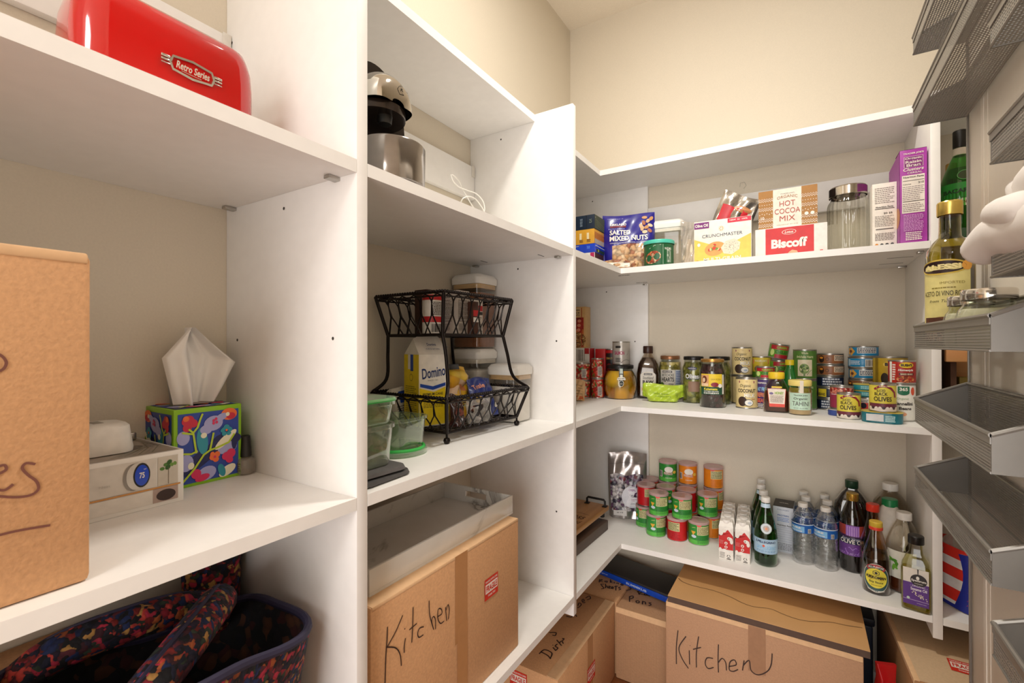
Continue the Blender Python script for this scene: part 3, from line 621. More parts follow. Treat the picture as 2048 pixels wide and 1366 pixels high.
for k in range(4):
    A, B, D, E_ = Vector(lo[k]), Vector(hi[k]), Vector(lo2[k]), Vector(hi2[k])
    sx = -1 if k in (0, 3) else 1; sy = -1 if k in (0, 1) else 1
    mid = [A, B, lerp(B, D, .35) + Vector((-sx*.02, -sy*.010, -.012)), lerp(B, D, .75) + Vector((-sx*.006, 0, -.0)), D + Vector((0, 0, -.01)), D, lerp(D, E_, .5) + Vector((-sx*.003, 0, 0)), E_]
    pts = [A, B] + smooth([B, lerp(B, D, .3) + Vector((-sx*.022, -sy*.012, -.010)), lerp(B, D, .7) + Vector((-sx*.012, -sy*.004, -.004)), D], 6)[1:] + [E_]
    MB().tube(pts, .0044, IRON, 10).build('corner_post', wb)
    MB().lathe([(.002, 0), (.0065, .002), (.0085, .0075), (.0065, .013), (.002, .015)], IRON, 20, A.x, A.y).tube([(A.x, A.y, .012), A], .003, IRON).build('ball_foot', wb)
# ================================================================ things in and around the wire basket (local frame of the basket -> world)
def wbp(u, y, z):     # point in the basket's frame
    a_ = pi/2 - ang; return Vector((F0.x + u*cos(a_) - y*sin(a_), F0.y + u*sin(a_) + y*cos(a_), S2 + z))
wr = pi/2 - ang; ZL, ZU = .0285, .2565
# salt canister, cartons and packets in the upper tier
t = thing('salt_canister', 'red and white round salt canister in the upper basket tier', 'canister', wbp(.03, .075, ZU), wr)
R1 = K('c61f24', .35); WH = K('eee9e0', .45)
MB().lathe([(.0235, 0), (.0245, .002), (.0245, .094), (.0225, .096)], WH, 32).build('tube', t)
m = MB(); fn = wrap(.0245)
for z0, z1 in ((.000, .0), (.028, .042), (.082, .095)):
    if z1 > z0: m.rect(fn, -.07, z0, .07, z1, R1, 1, 30)
m.rect(fn, .012, .002, .03, .03, R1, 1, 6); m.small(fn, -.022, .045, .014, .078, 9, INK, 2); m.bars(fn, -.022, .004, .006, .024, INK); m.build('label', t)
def simple_box(name, label, cat, loc, rz, w, d_, h, mat, tilt=(0, 0), bev=.0008, group=None):
    t = thing(name, label, cat, loc, rz, group); t.rotation_euler = (radians(tilt[0]), radians(tilt[1]), rz)
    MB().box(-w/2, -d_/2, 0, w/2, d_/2, h, mat, bev).build('carton', t); return t, front(-d_/2-.0002), flat((w/2+.0002, 0, 0), (0, 1, 0), (0, 0, 1)), flat((-w/2-.0002, 0, 0), (0, -1, 0), (0, 0, 1))
GRY = K('b8aea2', .5)
t, f0, fr, fl_ = simple_box('spice_carton', 'tall grey carton of small print in the upper basket tier beside the salt', 'box', wbp(.083, .055, ZU), wr, .046, .07, .108, GRY)
for q, fn in enumerate((f0, fl_)):
    m = MB(); m.small(fn, -.020, .03, .020, .085, 16, K('5a5048', .6), 1, 5+q); m.small(fn, -.02, .008, .012, .026, 6, K('6a6058', .6), 1, 8); m.text('Facts', fn, -.002, .094, .03, .008, INK, 1, .02)
    for k in range(5): m.rect(fn, -.02, .035+k*.011, .02, .0354+k*.011, K('efe9e0'), 2)
    m.build('small_print', t)
t, f0, fr, fl_ = simple_box('dark_carton', 'dark brown carton lying across the back of the upper basket tier', 'box', wbp(.10, .135, ZU), wr, .10, .045, .115, K('3a1c12', .5))
m = MB(); m.text('Pecan', f0, 0, .098, .07, .016, K('c9a06a'), 1, .02); m.build('lettering', t)
t, f0, fr, fl_ = simple_box('tea_carton', 'white small print carton with a red band in the upper basket tier corner', 'box', wbp(.133, .045, ZU), wr, .044, .06, .088, K('ddd5ca', .5))
for q, fn in enumerate((f0, fr)): m = MB(); m.small(fn, -.019, .006, .019, .045, 9, K('6a5e56', .6), 1, q); m.rect(fn, -.02, .06, .02, .074, R1, 1); m.rect(fn, -.02, .05, .02, .058, DARK, 1); m.build('print', t)
def pouch(name, label, loc, rz, w, h, d_, mat, tilt=0, top=None, seed=1, cat='bag', bot=.9, group=None, n=26, crumple=.004, roll=0):
    R = random.Random(seed); ph = [R.uniform(0, 6.3) for _ in range(6)]
    t = thing(name, label, cat, loc, rz, group); t.rotation_euler = (radians(tilt), radians(roll), rz)
    def f(sg):
        def g(u, v):
            x = (u-.5)*w*(bot + (1-bot)*min(1, v*1.6)) ; e = (max(0, 1-(2*u-1)**4))**.6 * (max(0, 1-v**5))**.7
            y = sg*d_/2*e*(1-.55*v) + crumple*(sin(9*u+7*v+ph[0])*sin(6*v+ph[1]) + .6*sin(17*u-11*v+ph[2]))*min(1, e*1.5)*sg
            z = h*v + .004*sin(5*u+ph[3])*v
            return (x, y, max(z, .0003))
        return g
    m = MB(); m.grid(n, n, f(-1), mat); fb = f(1); m.grid(n, n, lambda u, v: fb(1-u, v), mat)
    m.add([f(-1)(i/n, 0) for i in range(n+1)] + [fb(i/n, 0) for i in range(n, -1, -1)], [tuple(reversed(range(2*n+2)))], mat)
    m.build('pouch', t, 60)
    ff = f(-1)
    def on(u, v, l=1):      # u, v in metres from the pouch centre bottom
        a_ = min(max(u/(w*(bot+(1-bot)*min(1, max(v, 0)/h*1.6))) + .5, 0), 1); b_ = min(max(v/h, 0), 1); p = ff(a_, b_)
        q = ff(min(1, a_+.01), b_); r_ = ff(a_, min(1, b_+.01)); nn = (Vector(q)-Vector(p)).cross(Vector(r_)-Vector(p))
        if nn.length < 1e-9: nn = Vector((0, -1, 0))
        return Vector(p) + nn.normalized()*(.0008 + l*LAY)
    return t, on
FOIL = K('b9b2a8', .22, .85, name='crinkled_silver_foil', bump=.8, bs=45, var=.1)
CLRB = glass('e9e4dc', .25, .08, 2, 'crinkled_clear_film', 40)
BROWNF = cells('brown_snack_mix', ['7a4a2a', '5a3018', 'a8683a', '3a1e10', 'c08a54'], 90, .6)
t, on = pouch('snack_bag', 'white and green snack bag standing in the upper basket tier', wbp(.165, .06, ZU), wr, .05, .085, .03, K('dedad2', .3, bump=.5, bs=60), -6, seed=3)
m = MB(); m.rect(on, -.02, .005, .02, .03, BROWNF, 1, 6); m.ell(on, -.008, .06, .008, .014, K('6aa34a'), 1); m.text('SNACK', on, .004, .045, .03, .008, INK, 2, .03); m.build('print', t)
t, on = pouch('snack_bag', 'clear bag of brown nuts clipped shut in the upper basket tier', wbp(.20, .085, ZU), wr, .05, .088, .03, CLRB, -4, seed=5)
MB().loft([(.018, .008, .008, .003), (.020, .010, .009, .02), (.016, .007, .007, .04)], BROWNF).build('contents', t)
MB().box(-.016, -.006, .080, .016, .006, .090, BLK, .001).build('clip', t)
t, f0, fr, fl_ = simple_box('label_carton', 'tiny red labelled spice jar carton at the middle of the upper basket tier', 'box', wbp(.11, .013, ZU), wr, .022, .022, .082, K('4a2a1c', .4)); m = MB(); m.rect(f0, -.0105, .045, .0105, .06, R1, 1); m.rect(f0, -.0105, .03, .0105, .042, WH, 1); m.build('print', t)
# lower tier
YE = K('efd21c', .4); DB = K('1c47a8', .4)
ds = thing('sugar_carton', 'tall yellow and white sugar carton with a gabled top in the lower basket tier', 'carton', wbp(.050, .116, ZL), wr-radians(14))
dw, dd, dh = .042, .036, .178
MB().box(-dw, -dd, 0, dw, dd, dh, WH, .001).build('carton', ds)
m = MB(); m.add([(-dw, -dd, dh), (dw, -dd, dh), (dw, dd, dh), (-dw, dd, dh), (-dw+.004, 0, dh+.038), (dw-.004, 0, dh+.042), (.018, -.002, dh+.052), (-.012, -.002, dh+.052)], [(0, 1, 5, 6, 7, 4), (2, 3, 4, 7, 6, 5), (1, 2, 5), (3, 0, 4)], WH); m.build('gable_top', ds, 20)
fn = front(-dd-.0002); m = MB()
m.rect(fn, -dw+.001, .002, dw-.008, .076, YE, 1); m.poly(fn, [(-dw+.001, .076), (dw-.008, .076), (dw-.008, .095), (0, .084), (-dw+.001, .095)], YE, 1)
m.poly(fn, [(-dw+.003, .098), (-.003, .089), (-.003, .098), (-dw+.003, .106)], DB, 2); m.poly(fn, [(-.003, .089), (dw-.008, .098), (dw-.008, .106), (-.003, .098)], DB, 2)
m.text('Domino', fn, -.001, .133, .068, .026, K('16326e', .5), 3, .015, .1, .12); m.text('SINCE 1901', fn, -.003, .113, .03, .003, K('8a8a90'), 2); m.text('PREMIUM CANE', fn, -.003, .079, .058, .0065, INK, 3, .01)
m.text('SUGAR', fn, -.003, .068, .05, .008, INK, 3, .01); m.small(fn, -.03, .045, .026, .060, 4, K('8a7a18'), 2); m.build('front_print', ds)
fn = flat((0, -.028, dh+.017), (1, 0, 0), (0, .75, 1)); m = MB(); m.text('Domino', fn, 0, .008, .026, .008, K('16326e', .5), 3, .02); m.text('PURE & NATURAL', fn, 0, -.006, .04, .004, K('16326e', .5), 3); m.build('gable_print', ds)
fn = flat((-dw-.0002, 0, 0), (0, -1, 0), (0, 0, 1)); m = MB(); m.rect(fn, -dd, .001, dd, dh-.001, YE, 1)
m.rect(fn, -.016, .140, -.004, dh-.001, WH, 2); m.rect(fn, -.004, .136, .010, dh-.001, DB, 2); m.ell(fn, 0, .12, .009, .009, K('b89a14'), 2); m.ell(fn, 0, .12, .007, .007, YE, 3); m.small(fn, -.028, .03, .028, .10, 14, K('7a6a10'), 2, 6, .35); m.build('side_print', ds)
t, f0, fr, fl_ = simple_box('paper_roll', 'rolled white and blue paper packet at the left of the lower basket tier', 'packet', wbp(.034, .181, ZL), wr, .05, .026, .092, K('e6e0d6', .6, bump=.5), (-14, -6), .008)
m = MB(); m.rect(f0, -.006, .05, .022, .08, DB, 1); m.small(f0, -.02, .01, .02, .045, 6, K('7a746c'), 1); m.build('print', t)
t, on = pouch('corn_chip_bag', 'yellow and orange snack bag closed with a black clip in the lower basket tier', wbp(.152, .090, ZL), wr, .110, .142, .05, K('e9b82a', .3, bump=.7, bs=40), -14, seed=8, crumple=.007)
m = MB(); m.ell(on, -.02, .07, .03, .018, K('e8c8a8'), 1, 24, .3); m.ell(on, .02, .085, .022, .014, K('d88a5a'), 1, 20, -.3); m.rect(on, -.05, .03, .05, .05, K('e0dc9a'), 1, 12); m.small(on, -.04, .032, .04, .048, 3, INK, 2); m.build('print', t)
MB().box(-.022, -.012, .134, .022, .012, .150, BLK, .002).build('clip', t)
MB().loft([(.030, .016, .016, .085), (.046, .026, .025, .098), (.050, .030, .028, .112), (.042, .024, .022, .126), (.022, .010, .010, .136)], cells('yellow_print_film', ['e9b82a', 'e8c8a8', 'e2a822', 'd88a4a', 'eec83a'], 26, .3, bump=.6, dark=.7), 5).build('folded_top', t, 70)
t, on = pouch('candy_bag', 'dark blue candy wrapper lying along the rim of the lower basket tier', wbp(.222, .052, ZL), wr, .10, .112, .045, K('1b3384', .3, coat=.3, bump=.6, bs=50), -18, seed=9, crumple=.006)
m = MB(); m.text('Tootsie', on, -.02, .085, .045, .014, K('e9a48a'), 1, .03); m.ell(on, -.03, .05, .012, .009, K('e9c23a'), 1); m.ell(on, .03, .03, .015, .010, WH, 1); m.text('FUN', on, .02, .06, .03, .01, WH, 1, .02); m.build('print', t)
t, on = pouch('candy_bag', 'yellow and tan candy wrapper between the clipped bag and the blue wrapper', wbp(.205, .120, ZL), wr, .05, .125, .035, K('e2b23a', .35, bump=.6, bs=50), -8, seed=12)
t, on = pouch('wafer_bag', 'striped tan and white wafer packet at the right end of the lower basket tier', wbp(.262, .09, ZL), wr, .045, .082, .03, K('c08a6a', .4, bump=.5), -6, seed=14)
m = MB(); m.rect(on, -.018, .04, .018, .06, WH, 1, 4); m.rect(on, -.018, .015, .018, .03, K('e9c23a'), 1, 4); m.build('print', t)
t, on = pouch('nut_pouch', 'brown glossy pouch at the front left of the lower basket tier', wbp(.070, .030, ZL), wr, .045, .078, .03, K('3a1c18', .2, coat=.5, bump=.5), -4, seed=15)
m = MB(); m.ell(on, 0, .035, .014, .009, K('7a3a2c'), 1); m.build('print', t)
t, on = pouch('clear_pouch', 'crinkled clear bag with yellow label along the front of the lower basket tier', wbp(.150, .022, ZL), wr, .10, .062, .03, CLRB, -4, seed=16)
MB().loft([(.04, .006, .006, .004), (.042, .009, .008, .03), (.04, .006, .006, .045)], cells('dark_candies', ['2a1a1c', '5a2a1c', '1a1a22', '8a6a3a', '3a3048'], 70, .3), 4).build('contents', t)
t, on = pouch('plastic_bag', 'tall twisted clear plastic bag rising between the sugar carton and canisters', wbp(.128, .155, ZL), wr, .075, .195, .035, glass('efeae4', .35, .1, 2, 'milky_film', 30), -3, seed=17, crumple=.009, bot=1.0)
t, f0, fr, fl_ = simple_box('blue_packet', 'narrow dark blue packet leaning behind the white sugar gable top', 'packet', wbp(.100, .150, ZL), wr, .022, .012, .205, K('1d3a6a', .4), (0, 14))
# ================================================================ glass food containers at the left end of the basket shelf
GG = glass('e6f2e2', .05, .04, 2.2, 'greenish_glass'); GRN = K('3dbb55', .35, name='green_lid_seal', var=.02)
def dish(name, label, p, rz, hx, hy, h, lidc, mat, up=True, group=None):
    t = thing(name, label, 'food container', p, rz, group)
    MB().loft([(hx*.80, hy*.80, .02, .0005), (hx*.84, hy*.84, .022, .004), (hx*.95, hy*.95, .028, h-.008), (hx*1.02, hy*1.02, .03, h-.006), (hx*1.02, hy*1.02, .03, h), (hx*.94, hy*.94, .028, h), (hx*.80, hy*.80, .02, .006)], mat, 6, (True, True)).build('dish', t, 50)
    return t
dk = K('4c4a4a', .5)
p0 = Vector((-.655, .552, S2))
t = thing('snap_lid', 'grey snap lid lying flat at the bottom of the container stack', 'lid', p0, radians(4)); MB().loft([(.062, .058, .02, .0005), (.066, .062, .022, .003), (.064, .060, .022, .0085), (.052, .048, .02, .0095)], dk, 8).build('rim', t, 40)
t = thing('snap_lid', 'second grey snap lid, stacked directly under the clear container', 'lid', p0+Vector((-.004, -.002, .0098)), radians(-3)); MB().loft([(.060, .056, .02, .0005), (.064, .060, .022, .003), (.062, .058, .022, .0085), (.05, .046, .02, .0095)], K('5a5757', .5), 8).build('rim', t, 40)
dish('food_container', 'clear rectangular container standing on the grey lids, nearest the shelf edge', p0+Vector((-.008, -.004, .0202)), 0, .055, .052, .072, None, glass('eff3ec', .05, .04, 2.2, 'clear_dish'))
t = dish('food_container', 'clear container with green sealed lid nested on top of the stack', p0+Vector((-.012, -.004, .0925)), 0, .058, .055, .040, None, GG)
MB().tube([(x*.9, y*.9, .041) for x, y in ((.05, .055), (-.05, .055), (-.058, .045), (-.058, -.045), (-.05, -.055), (.05, -.055), (.058, -.045), (.058, .045))], .0035, GRN, 8, True).loft([(.05, .047, .02, .0400), (.058, .055, .022, .0415), (.056, .053, .022, .046)], glass('dcecd6', .15, .05, 2, 'milky_lid'), 6).build('lid', t, 40)
p1 = Vector((-.765, .655, S2))
t = thing('green_seal_lid', 'round clear lid with bright green seal leaning low beside the wire basket', 'lid', (-.735, .715, S2), 0)
MB().loft([(.054, .054, .05, .0005), (.060, .060, .055, .002), (.060, .060, .055, .010), (.050, .050, .046, .012)], glass('dfeeda', .25, .05, 2, 'milky_lid2'), 9).tube([(.055*cos(i*pi/16), .055*sin(i*pi/16), .013) for i in range(32)], .0035, GRN, 8, True).build('lid', t, 40)
dish('food_container', 'round green tinted glass bowl sitting on the green sealed lid', Vector((-.735, .715, S2+.0170)), 0, .052, .052, .062, None, GG)
# ================================================================ lower middle: tray on a carton
t, a, c, h = carton('cardboard_box', 'large carton marked Kitchen with a red fragile sticker, under the marbled tray', -.90, .5175, S4, -.5935, .980, S4+.312)
MB().box(-a+.004, -c+.003, h-.006, a+.0004, c-.003, h+.0006, CARDL, .001).build('top_flap', t)
KY = lambda px, py: ((lambda p: (p.y - (.5175+.980)/2, p.z - S4))(onX(px, py, -.5935)))
fn = flat((a+.0003, 0, 0), (0, 1, 0), (0, 0, 1)); m = MB()
tl = KY(910, 1140)[0]; m.rect(fn, tl, .135, tl+.040, h, TAPE, 1); m.rect(fn, tl+.006, 0, tl+.040, .17, TAPE, 2); m.build('tape', t)
m = MB(); z_ = lambda x, y: KY(720+x/3.0635, 920+y/3.0635)
strokes(m, fn, [[z_(*p) for p in q] for q in (
    [(165, 1020), (162, 1100), (155, 1200), (150, 1366)], [(258, 950), (215, 1050), (160, 1150)], [(160, 1145), (215, 1150), (242, 1190), (250, 1260)],
    [(275, 1090), (268, 1140), (268, 1180)], [(270, 1030), (272, 1036)], [(322, 900), (320, 1000), (314, 1118)], [(298, 1040), (345, 1000)],
    [(388, 1020), (362, 1030), (350, 1060), (358, 1085), (385, 1070)], [(420, 860), (424, 950), (448, 1038)], [(446, 1030), (436, 985), (446, 958), (458, 975), (460, 1036)],
    [(470, 960), (498, 940), (494, 912), (476, 915), (474, 970), (490, 1000), (512, 985)], [(520, 900), (524, 940), (528, 985)], [(524, 920), (536, 885), (544, 920), (538, 975)])], .0022, MARK)
m.build('handwriting', t)
STK = K('d2301f', .45, name='red_sticker'); STKW = K('f1e6da', .5)
def sticker(par, fn, u, v, w, h, rot=0):
    m = MB(); f2 = (lambda a_, b_, l=1: fn(u + a_*cos(rot) - b_*sin(rot), v + a_*sin(rot) + b_*cos(rot), l))
    m.rect(f2, -w/2, -h/2, w/2, h/2, STK, 3); m.rect(f2, -w*.45, -h*.20, w*.45, h*.24, STKW, 4); m.text('FRAGILE', f2, 0, h*.02, w*.8, h*.30, STK, 5, .03)
    m.text('HANDLE WITH CARE', f2, 0, h*.36, w*.88, h*.10, STKW, 4, .02); m.text('THANK YOU', f2, 0, -h*.34, w*.55, h*.10, STKW, 4, .02); return m.build('fragile_sticker', par)
us, vs_ = KY(982, 1172); sticker(t, fn, us, vs_, .052, .046)
# marbled tray
m_, t_, N_, b_ = base('white_marble'); L_ = t_.links.new; b_.inputs['Roughness'].default_value = .18
tc = N_.new('ShaderNodeTexCoord'); nz = N_.new('ShaderNodeTexNoise'); nz.inputs['Scale'].default_value = 7; nz.inputs['Detail'].default_value = 8; nz.inputs['Distortion'].default_value = 1.2; L_(tc.outputs['Object'], nz.inputs['Vector'])
r_ = N_.new('ShaderNodeValToRGB'); e_ = r_.color_ramp.elements; e_[0].position = .0; e_[0].color = lin('ddd8cf'); e_[1].position = 1; e_[1].color = lin('d8d2c8')
for p, c in ((.40, 'dfdad2'), (.60, 'd9d4cb'), (.655, 'b5afa6'), (.675, '8a837b'), (.69, 'd2ccc2')): q = e_.new(p); q.color = lin(c)
L_(nz.outputs['Fac'], r_.inputs['Fac']); L_(r_.outputs['Color'], b_.inputs['Base Color']); MARB = m_
zt = S4 + .3128
t = thing('serving_tray', 'white marbled serving tray with a cut out handle, on the Kitchen carton', 'tray', (-.7335, .768, zt), RX)
hx, hy, hz, w_ = .229, .1125, .0455, .006
m = MB().box(-hx, -hy, 0, hx, hy, .005, MARB).box(-hx, -hy, .005, hx, -hy+w_, hz, MARB, .0008).box(-hx, hy-w_, .005, hx, hy, hz, MARB, .0008)
def endw(x0, x1):
    m.box(x0, -hy+w_, .005, x1, -.034, hz, MARB); m.box(x0, .034, .005, x1, hy-w_, hz, MARB); m.box(x0, -.034, .005, x1, .034, .019, MARB); m.box(x0, -.034, .035, x1, .034, hz, MARB)
endw(hx-w_, hx); endw(-hx, -hx+w_); m.build('tray_body', t)
# ================================================================ helpers for packaged food
FP = FPX
def cyl(px, yb, wpx, z):
    p = at(px, yb, z); d = depth(p); D = hypot(p.x, p.y); r = wpx*d*(d/D)/(2*FP)*(1/(1+0))
    k = (D + r)/D; return Vector((p.x*k, p.y*k, z)), r, d
def hp(p, n): return n*depth(p)/FP
def tz(px, py, Y, z): return onY(px, py, Y).z - z
def text_on(m, fn, t, u, v, w, h, c, l=3, b=.015, **k): m.text(t, fn, u, v, w, h, c, l, b, **k)
def can(name, label, p, r, h, rz, col, art=None, cat='can', group=None, lid=None, lz=0, top=None):
    t = thing(name, label, cat, p, rz, group)
    MB().lathe([(r*.90, 0), (r*.97, .0002), (r, .0018), (r*.97, .0036), (r*.965, h-.0036), (r, h-.0020), (r, h-.0006), (r*.97, h), (r*.93, h-.0004), (r*.92, h-.0028), (r*.80, h-.0032), (r*.78, h-.0024), (.001, h-.0024)], top or CANTOP, 40, cap=(True, False)).build('tin', t, 30)
    m = MB(); m.lathe([(r*.972, .0048), (r*.976, .0052), (r*.976, h-.0052), (r*.972, h-.0048)], col, 48, cap=(False, False))
    if art: art(m, wrap(r*.976, 0), r, h)
    m.build('label', t, 30)
    if lid: MB().lathe([(r*1.02, h-.012), (r*1.03, h-.010), (r*1.03, h-.001), (r*1.0, h+.0015), (r*.9, h+.002), (r*.88, h+.0008), (.001, h+.0008)], lid, 40, cap=(False, False)).build('lid', t)
    return t
def jar(name, label, p, r, h, rz, content, lidm, gl=None, lidh=.014, fill=.80, neck=.80, art=None, cat='jar', group=None, shape=None, lab=None):
    t = thing(name, label, cat, p, rz, group); g = gl or glass('eef2ea', None, .03, 3, 'jar_glass'); hb = h - lidh
    prof = shape(r, hb) if shape else [(r*.80, 0), (r*.95, .002), (r, .008), (r, hb*.74), (r*.97, hb*.82), (r*neck, hb*.94), (r*neck, hb)]
    MB().lathe(prof, g, 40, cap=(True, False)).build('glass', t, 40)
    if content:
        inn = [(max(.001, a-.0022), max(z, .003)) for a, z in prof if z <= hb*fill]; inn.append((inn[-1][0] if not shape else max(.001, min(a for a, z in prof if z >= hb*fill)-.001), hb*fill))
        MB().lathe(inn, content, 32).build('contents', t, 40)
    rl = (prof[-1][0])*1.06
    MB().lathe([(rl, h-lidh), (rl*1.02, h-lidh+.002), (rl*1.02, h-.0025), (rl*.97, h), (rl*.8, h), (rl*.78, h-.001), (.001, h-.001)], lidm, 40, cap=(False, False)).build('lid', t, 40)
    if art:
        m = MB(); art(m, wrap(r + .0004, 0), r, h); m.build('label', t)
    return t
# ================================================================ shelf above the cans: nuts, crackers, cereal
BXm = lambda px, py: onX(px, py, -.66)
zs = [S1] + [onX(1189.5, y, -.66).z for y in (504, 486.3, 456.6, 428.0)]
cols = [('white and magenta box of small packets at the bottom of the tea box stack', K('e4ded6', .4)), ('glossy blue tea box second from the bottom of the tea box stack', K('0f3fc4', .15, coat=.5)), ('yellow printed tea box above the blue one in the corner stack', K('d9a032', .4)), ('dark navy and green tea box on top of the corner stack', K('0d2238', .4))]
for i, (lb, cm_) in enumerate(cols):
    z0, z1 = zs[i]+.0003, zs[i+1]; hh_ = z1-z0; off = (0, .004, -.002, .0)[i]
    t = thing('tea_box', lb, 'box', (-.725+off*.5, 1.6946, z0), 0, 'stacked tea boxes in the shelf corner')
    hx_, hy_ = .065, .052; MB().box(-hx_, -hy_, 0, hx_, hy_, hh_, cm_, .0012).build('carton', t)
    fa, fb = front(-hy_-.0002), flat((hx_+.0002, 0, 0), (0, 1, 0), (0, 0, 1)); m = MB()
    if i == 3:
        m2 = MB(); m2.rect(fb, -hy_+.001, .001, hy_-.001, hh_-.001, K('4b5336', .5), 1)
        for k in range(3): m2.line(fb, [(-.04+k*.004, .036-k*.008), (.045, .020-k*.008)], .0012, K('8f9468'), 2)
        m2.text('8', fb, -.044, hh_*.8, .004, .005, WHITE, 2); m2.build('side_print', t)
        m.rect(fa, .032, .001, .0345, hh_-.001, K('0a1420'), 1)
        m.text('EARL GREY', fa, .012, hh_*.5, .010, .030, K('93a5b8'), 2, .01, rot=0); m.text('TEA', fa, -.03, hh_*.5, .024, .014, K('8ea0ae'), 2); m.text('25', fa, .049, hh_*.55, .010, .014, K('8d9a86'), 2)
    elif i == 2:
        for k in range(4): m.rect(fa, -.055+k*.030, .018, -.046+k*.030, .042, K('eedfb4'), 1); m.small(fa, -.055+k*.030, .006, -.040+k*.030, .018, 3, K('6a3a18'), 1, k)
        m.rect(fb, -.05, .001, .05, .02, K('b9ada2'), 1); m.small(fb, -.05, .018, .05, .045, 4, K('c9742a'), 1, 3, .8)
    elif i == 1:
        m.text('50', fa, .038, hh_*.6, .012, .011, K('5f8ff0'), 1, .02); m.line(fa, [(-.05, .022), (.0, .028)], .002, K('c9c0a0'), 1); m.rect(fb, -.04, .002, .05, .014, K('203a2c'), 1); m.line(fb, [(-.05, .025), (.05, .022)], .002, WHITE, 2); m.ell(fb, -.02, .009, .006, .006, K('a8b83a'), 2)
    else:
        m.rect(fa, .048, .001, .064, hh_-.001, K('b4285c'), 1); m.rect(fb, -.05, .001, .05, hh_-.001, K('4a2a22'), 1); m.ell(fb, -.02, .012, .007, .005, WHITE, 2); m.bars(fa, .0, .004, .03, .02, DARK)
    m.build('print', t)
NUTS = cells('roasted_cashew_mix', ['d8b084', 'c89866', 'e2c49c', 'a86c48', 'd0a478', '9a5a3c', 'dcb890'], 62, .55, bump=.7, dark=.45, coat=.3)
BLU = K('241f86', .3, coat=.35, name='glossy_blue_film', bump=.25, bs=35)
pn = onY(1254, 500, 1.745)
t, on = pouch('mixed_nuts_bag', 'large blue bag of salted mixed nuts with a clear window, beside the tea boxes', (pn.x, pn.y+.02, S1), face(pn, 2), .198, .228, .075, BLU, -6, seed=21, crumple=.004)
m = MB(); m.grid(24, 14, lambda a_, b_: on(-.062+.150*a_, .008+.088*b_ + .006*sin(pi*a_)*b_, 2), NUTS)
m.text('SALTED', on, -.032, .150, .078, .021, WH, 4, .03); m.text('MIXED NUTS', on, .0, .125, .142, .021, WH, 4, .03); m.text('KIRKLAND', on, -.040, .185, .062, .010, WH, 4, .03); m.rect(on, -.070, .172, -.010, .179, K('7a1c2c'), 3, 6)
m.text('EXTRA FANCY', on, -.045, .166, .060, .005, K('b9b6e8'), 4, .01); m.text('CASHEWS, ALMONDS, PECANS, MACADAMIAS', on, .0, .106, .140, .005, WH, 4); m.text('NET WT 2.5 LB', on, -.05, .210, .06, .003, K('b9b6e8'), 4)
for q, (u, v) in enumerate(((.060, .205), (.072, .190), (.056, .182), (.080, .172), (.066, .164), (.050, .160), (.078, .150), (.060, .146), (.084, .200), (.046, .170))): m.ell(on, u, v, .010, .0065, K(('c9925e', 'd8b088', 'a8623c', 'e6cda8')[q % 4], .5), 3+q % 3, 14, q*.9)
m.build('print', t)
MB().box(-.098, -.004, .0, -.080, .004, .205, BLU, .002).build('side_gusset', t)
ps = at(1246, 534, S1); ps = onY(1243, 530, 1.705)
t, on = pouch('peanut_bag', 'small clear bag of pale nuts lying in front of the blue nut bag', (ps.x, ps.y, S1), face(ps), .125, .034, .04, NUTS, 0, seed=22, crumple=.003)
m = MB(); m.rect(on, -.045, .006, .03, .022, K('e2d6c4'), 2, 8); m.build('label', t)
pc = onY(1317.5, 500, 1.735)
t = can('nut_canister', 'round dark green canister with a mint green lid full of pecans', (pc.x, pc.y, S1), .0535, .092, face(pc), K('1c5c34', .4),
    lambda m, fn, r, h: (m.ell(fn, -.022, .030, .030, .022, cells('orange_nuts', ['d8794a', 'e8a878', 'b8502c', 'f0c8a0', 'a03c20'], 120, .5), 2, 22, .3), m.rect(fn, .014, .004, .0155, .075, K('9fb4a0'), 2, 2), m.text('NUT MIX', fn, .035, .06, .028, .008, WH, 2, .02), m.text('PECAN', fn, .038, .035, .018, .05, K('c9d4c4'), 2, .01, rot=.0), m.line(fn, [(-.035, .062), (-.015, .072), (.008, .074)], .001, WH, 2)), 'canister', lid=K('52c8b0', .35), top=K('1c5c34', .4))
po = onY(1334, 500, 1.865)
canister('storage_canister', 'empty clear canister with a white lid behind the green nut canister', 'canister', (po.x, po.y, S1), face(po, -8), .064, .045, .196, None, 0, gasket='f2eee4')
pb = onY(1379, 500, 1.775)
t, on = pouch('clear_bag', 'crumpled clear bag with tan contents squeezed beside the cracker box', (pb.x, pb.y, S1), face(pb), .06, .165, .03, CLRB, -2, seed=25, crumple=.006)
MB().loft([(.022, .010, .008, .002), (.024, .011, .01, .03), (.012, .006, .004, .07), (.006, .003, .002, .10)], K('dcc8ac', .6), 4).build('contents', t)
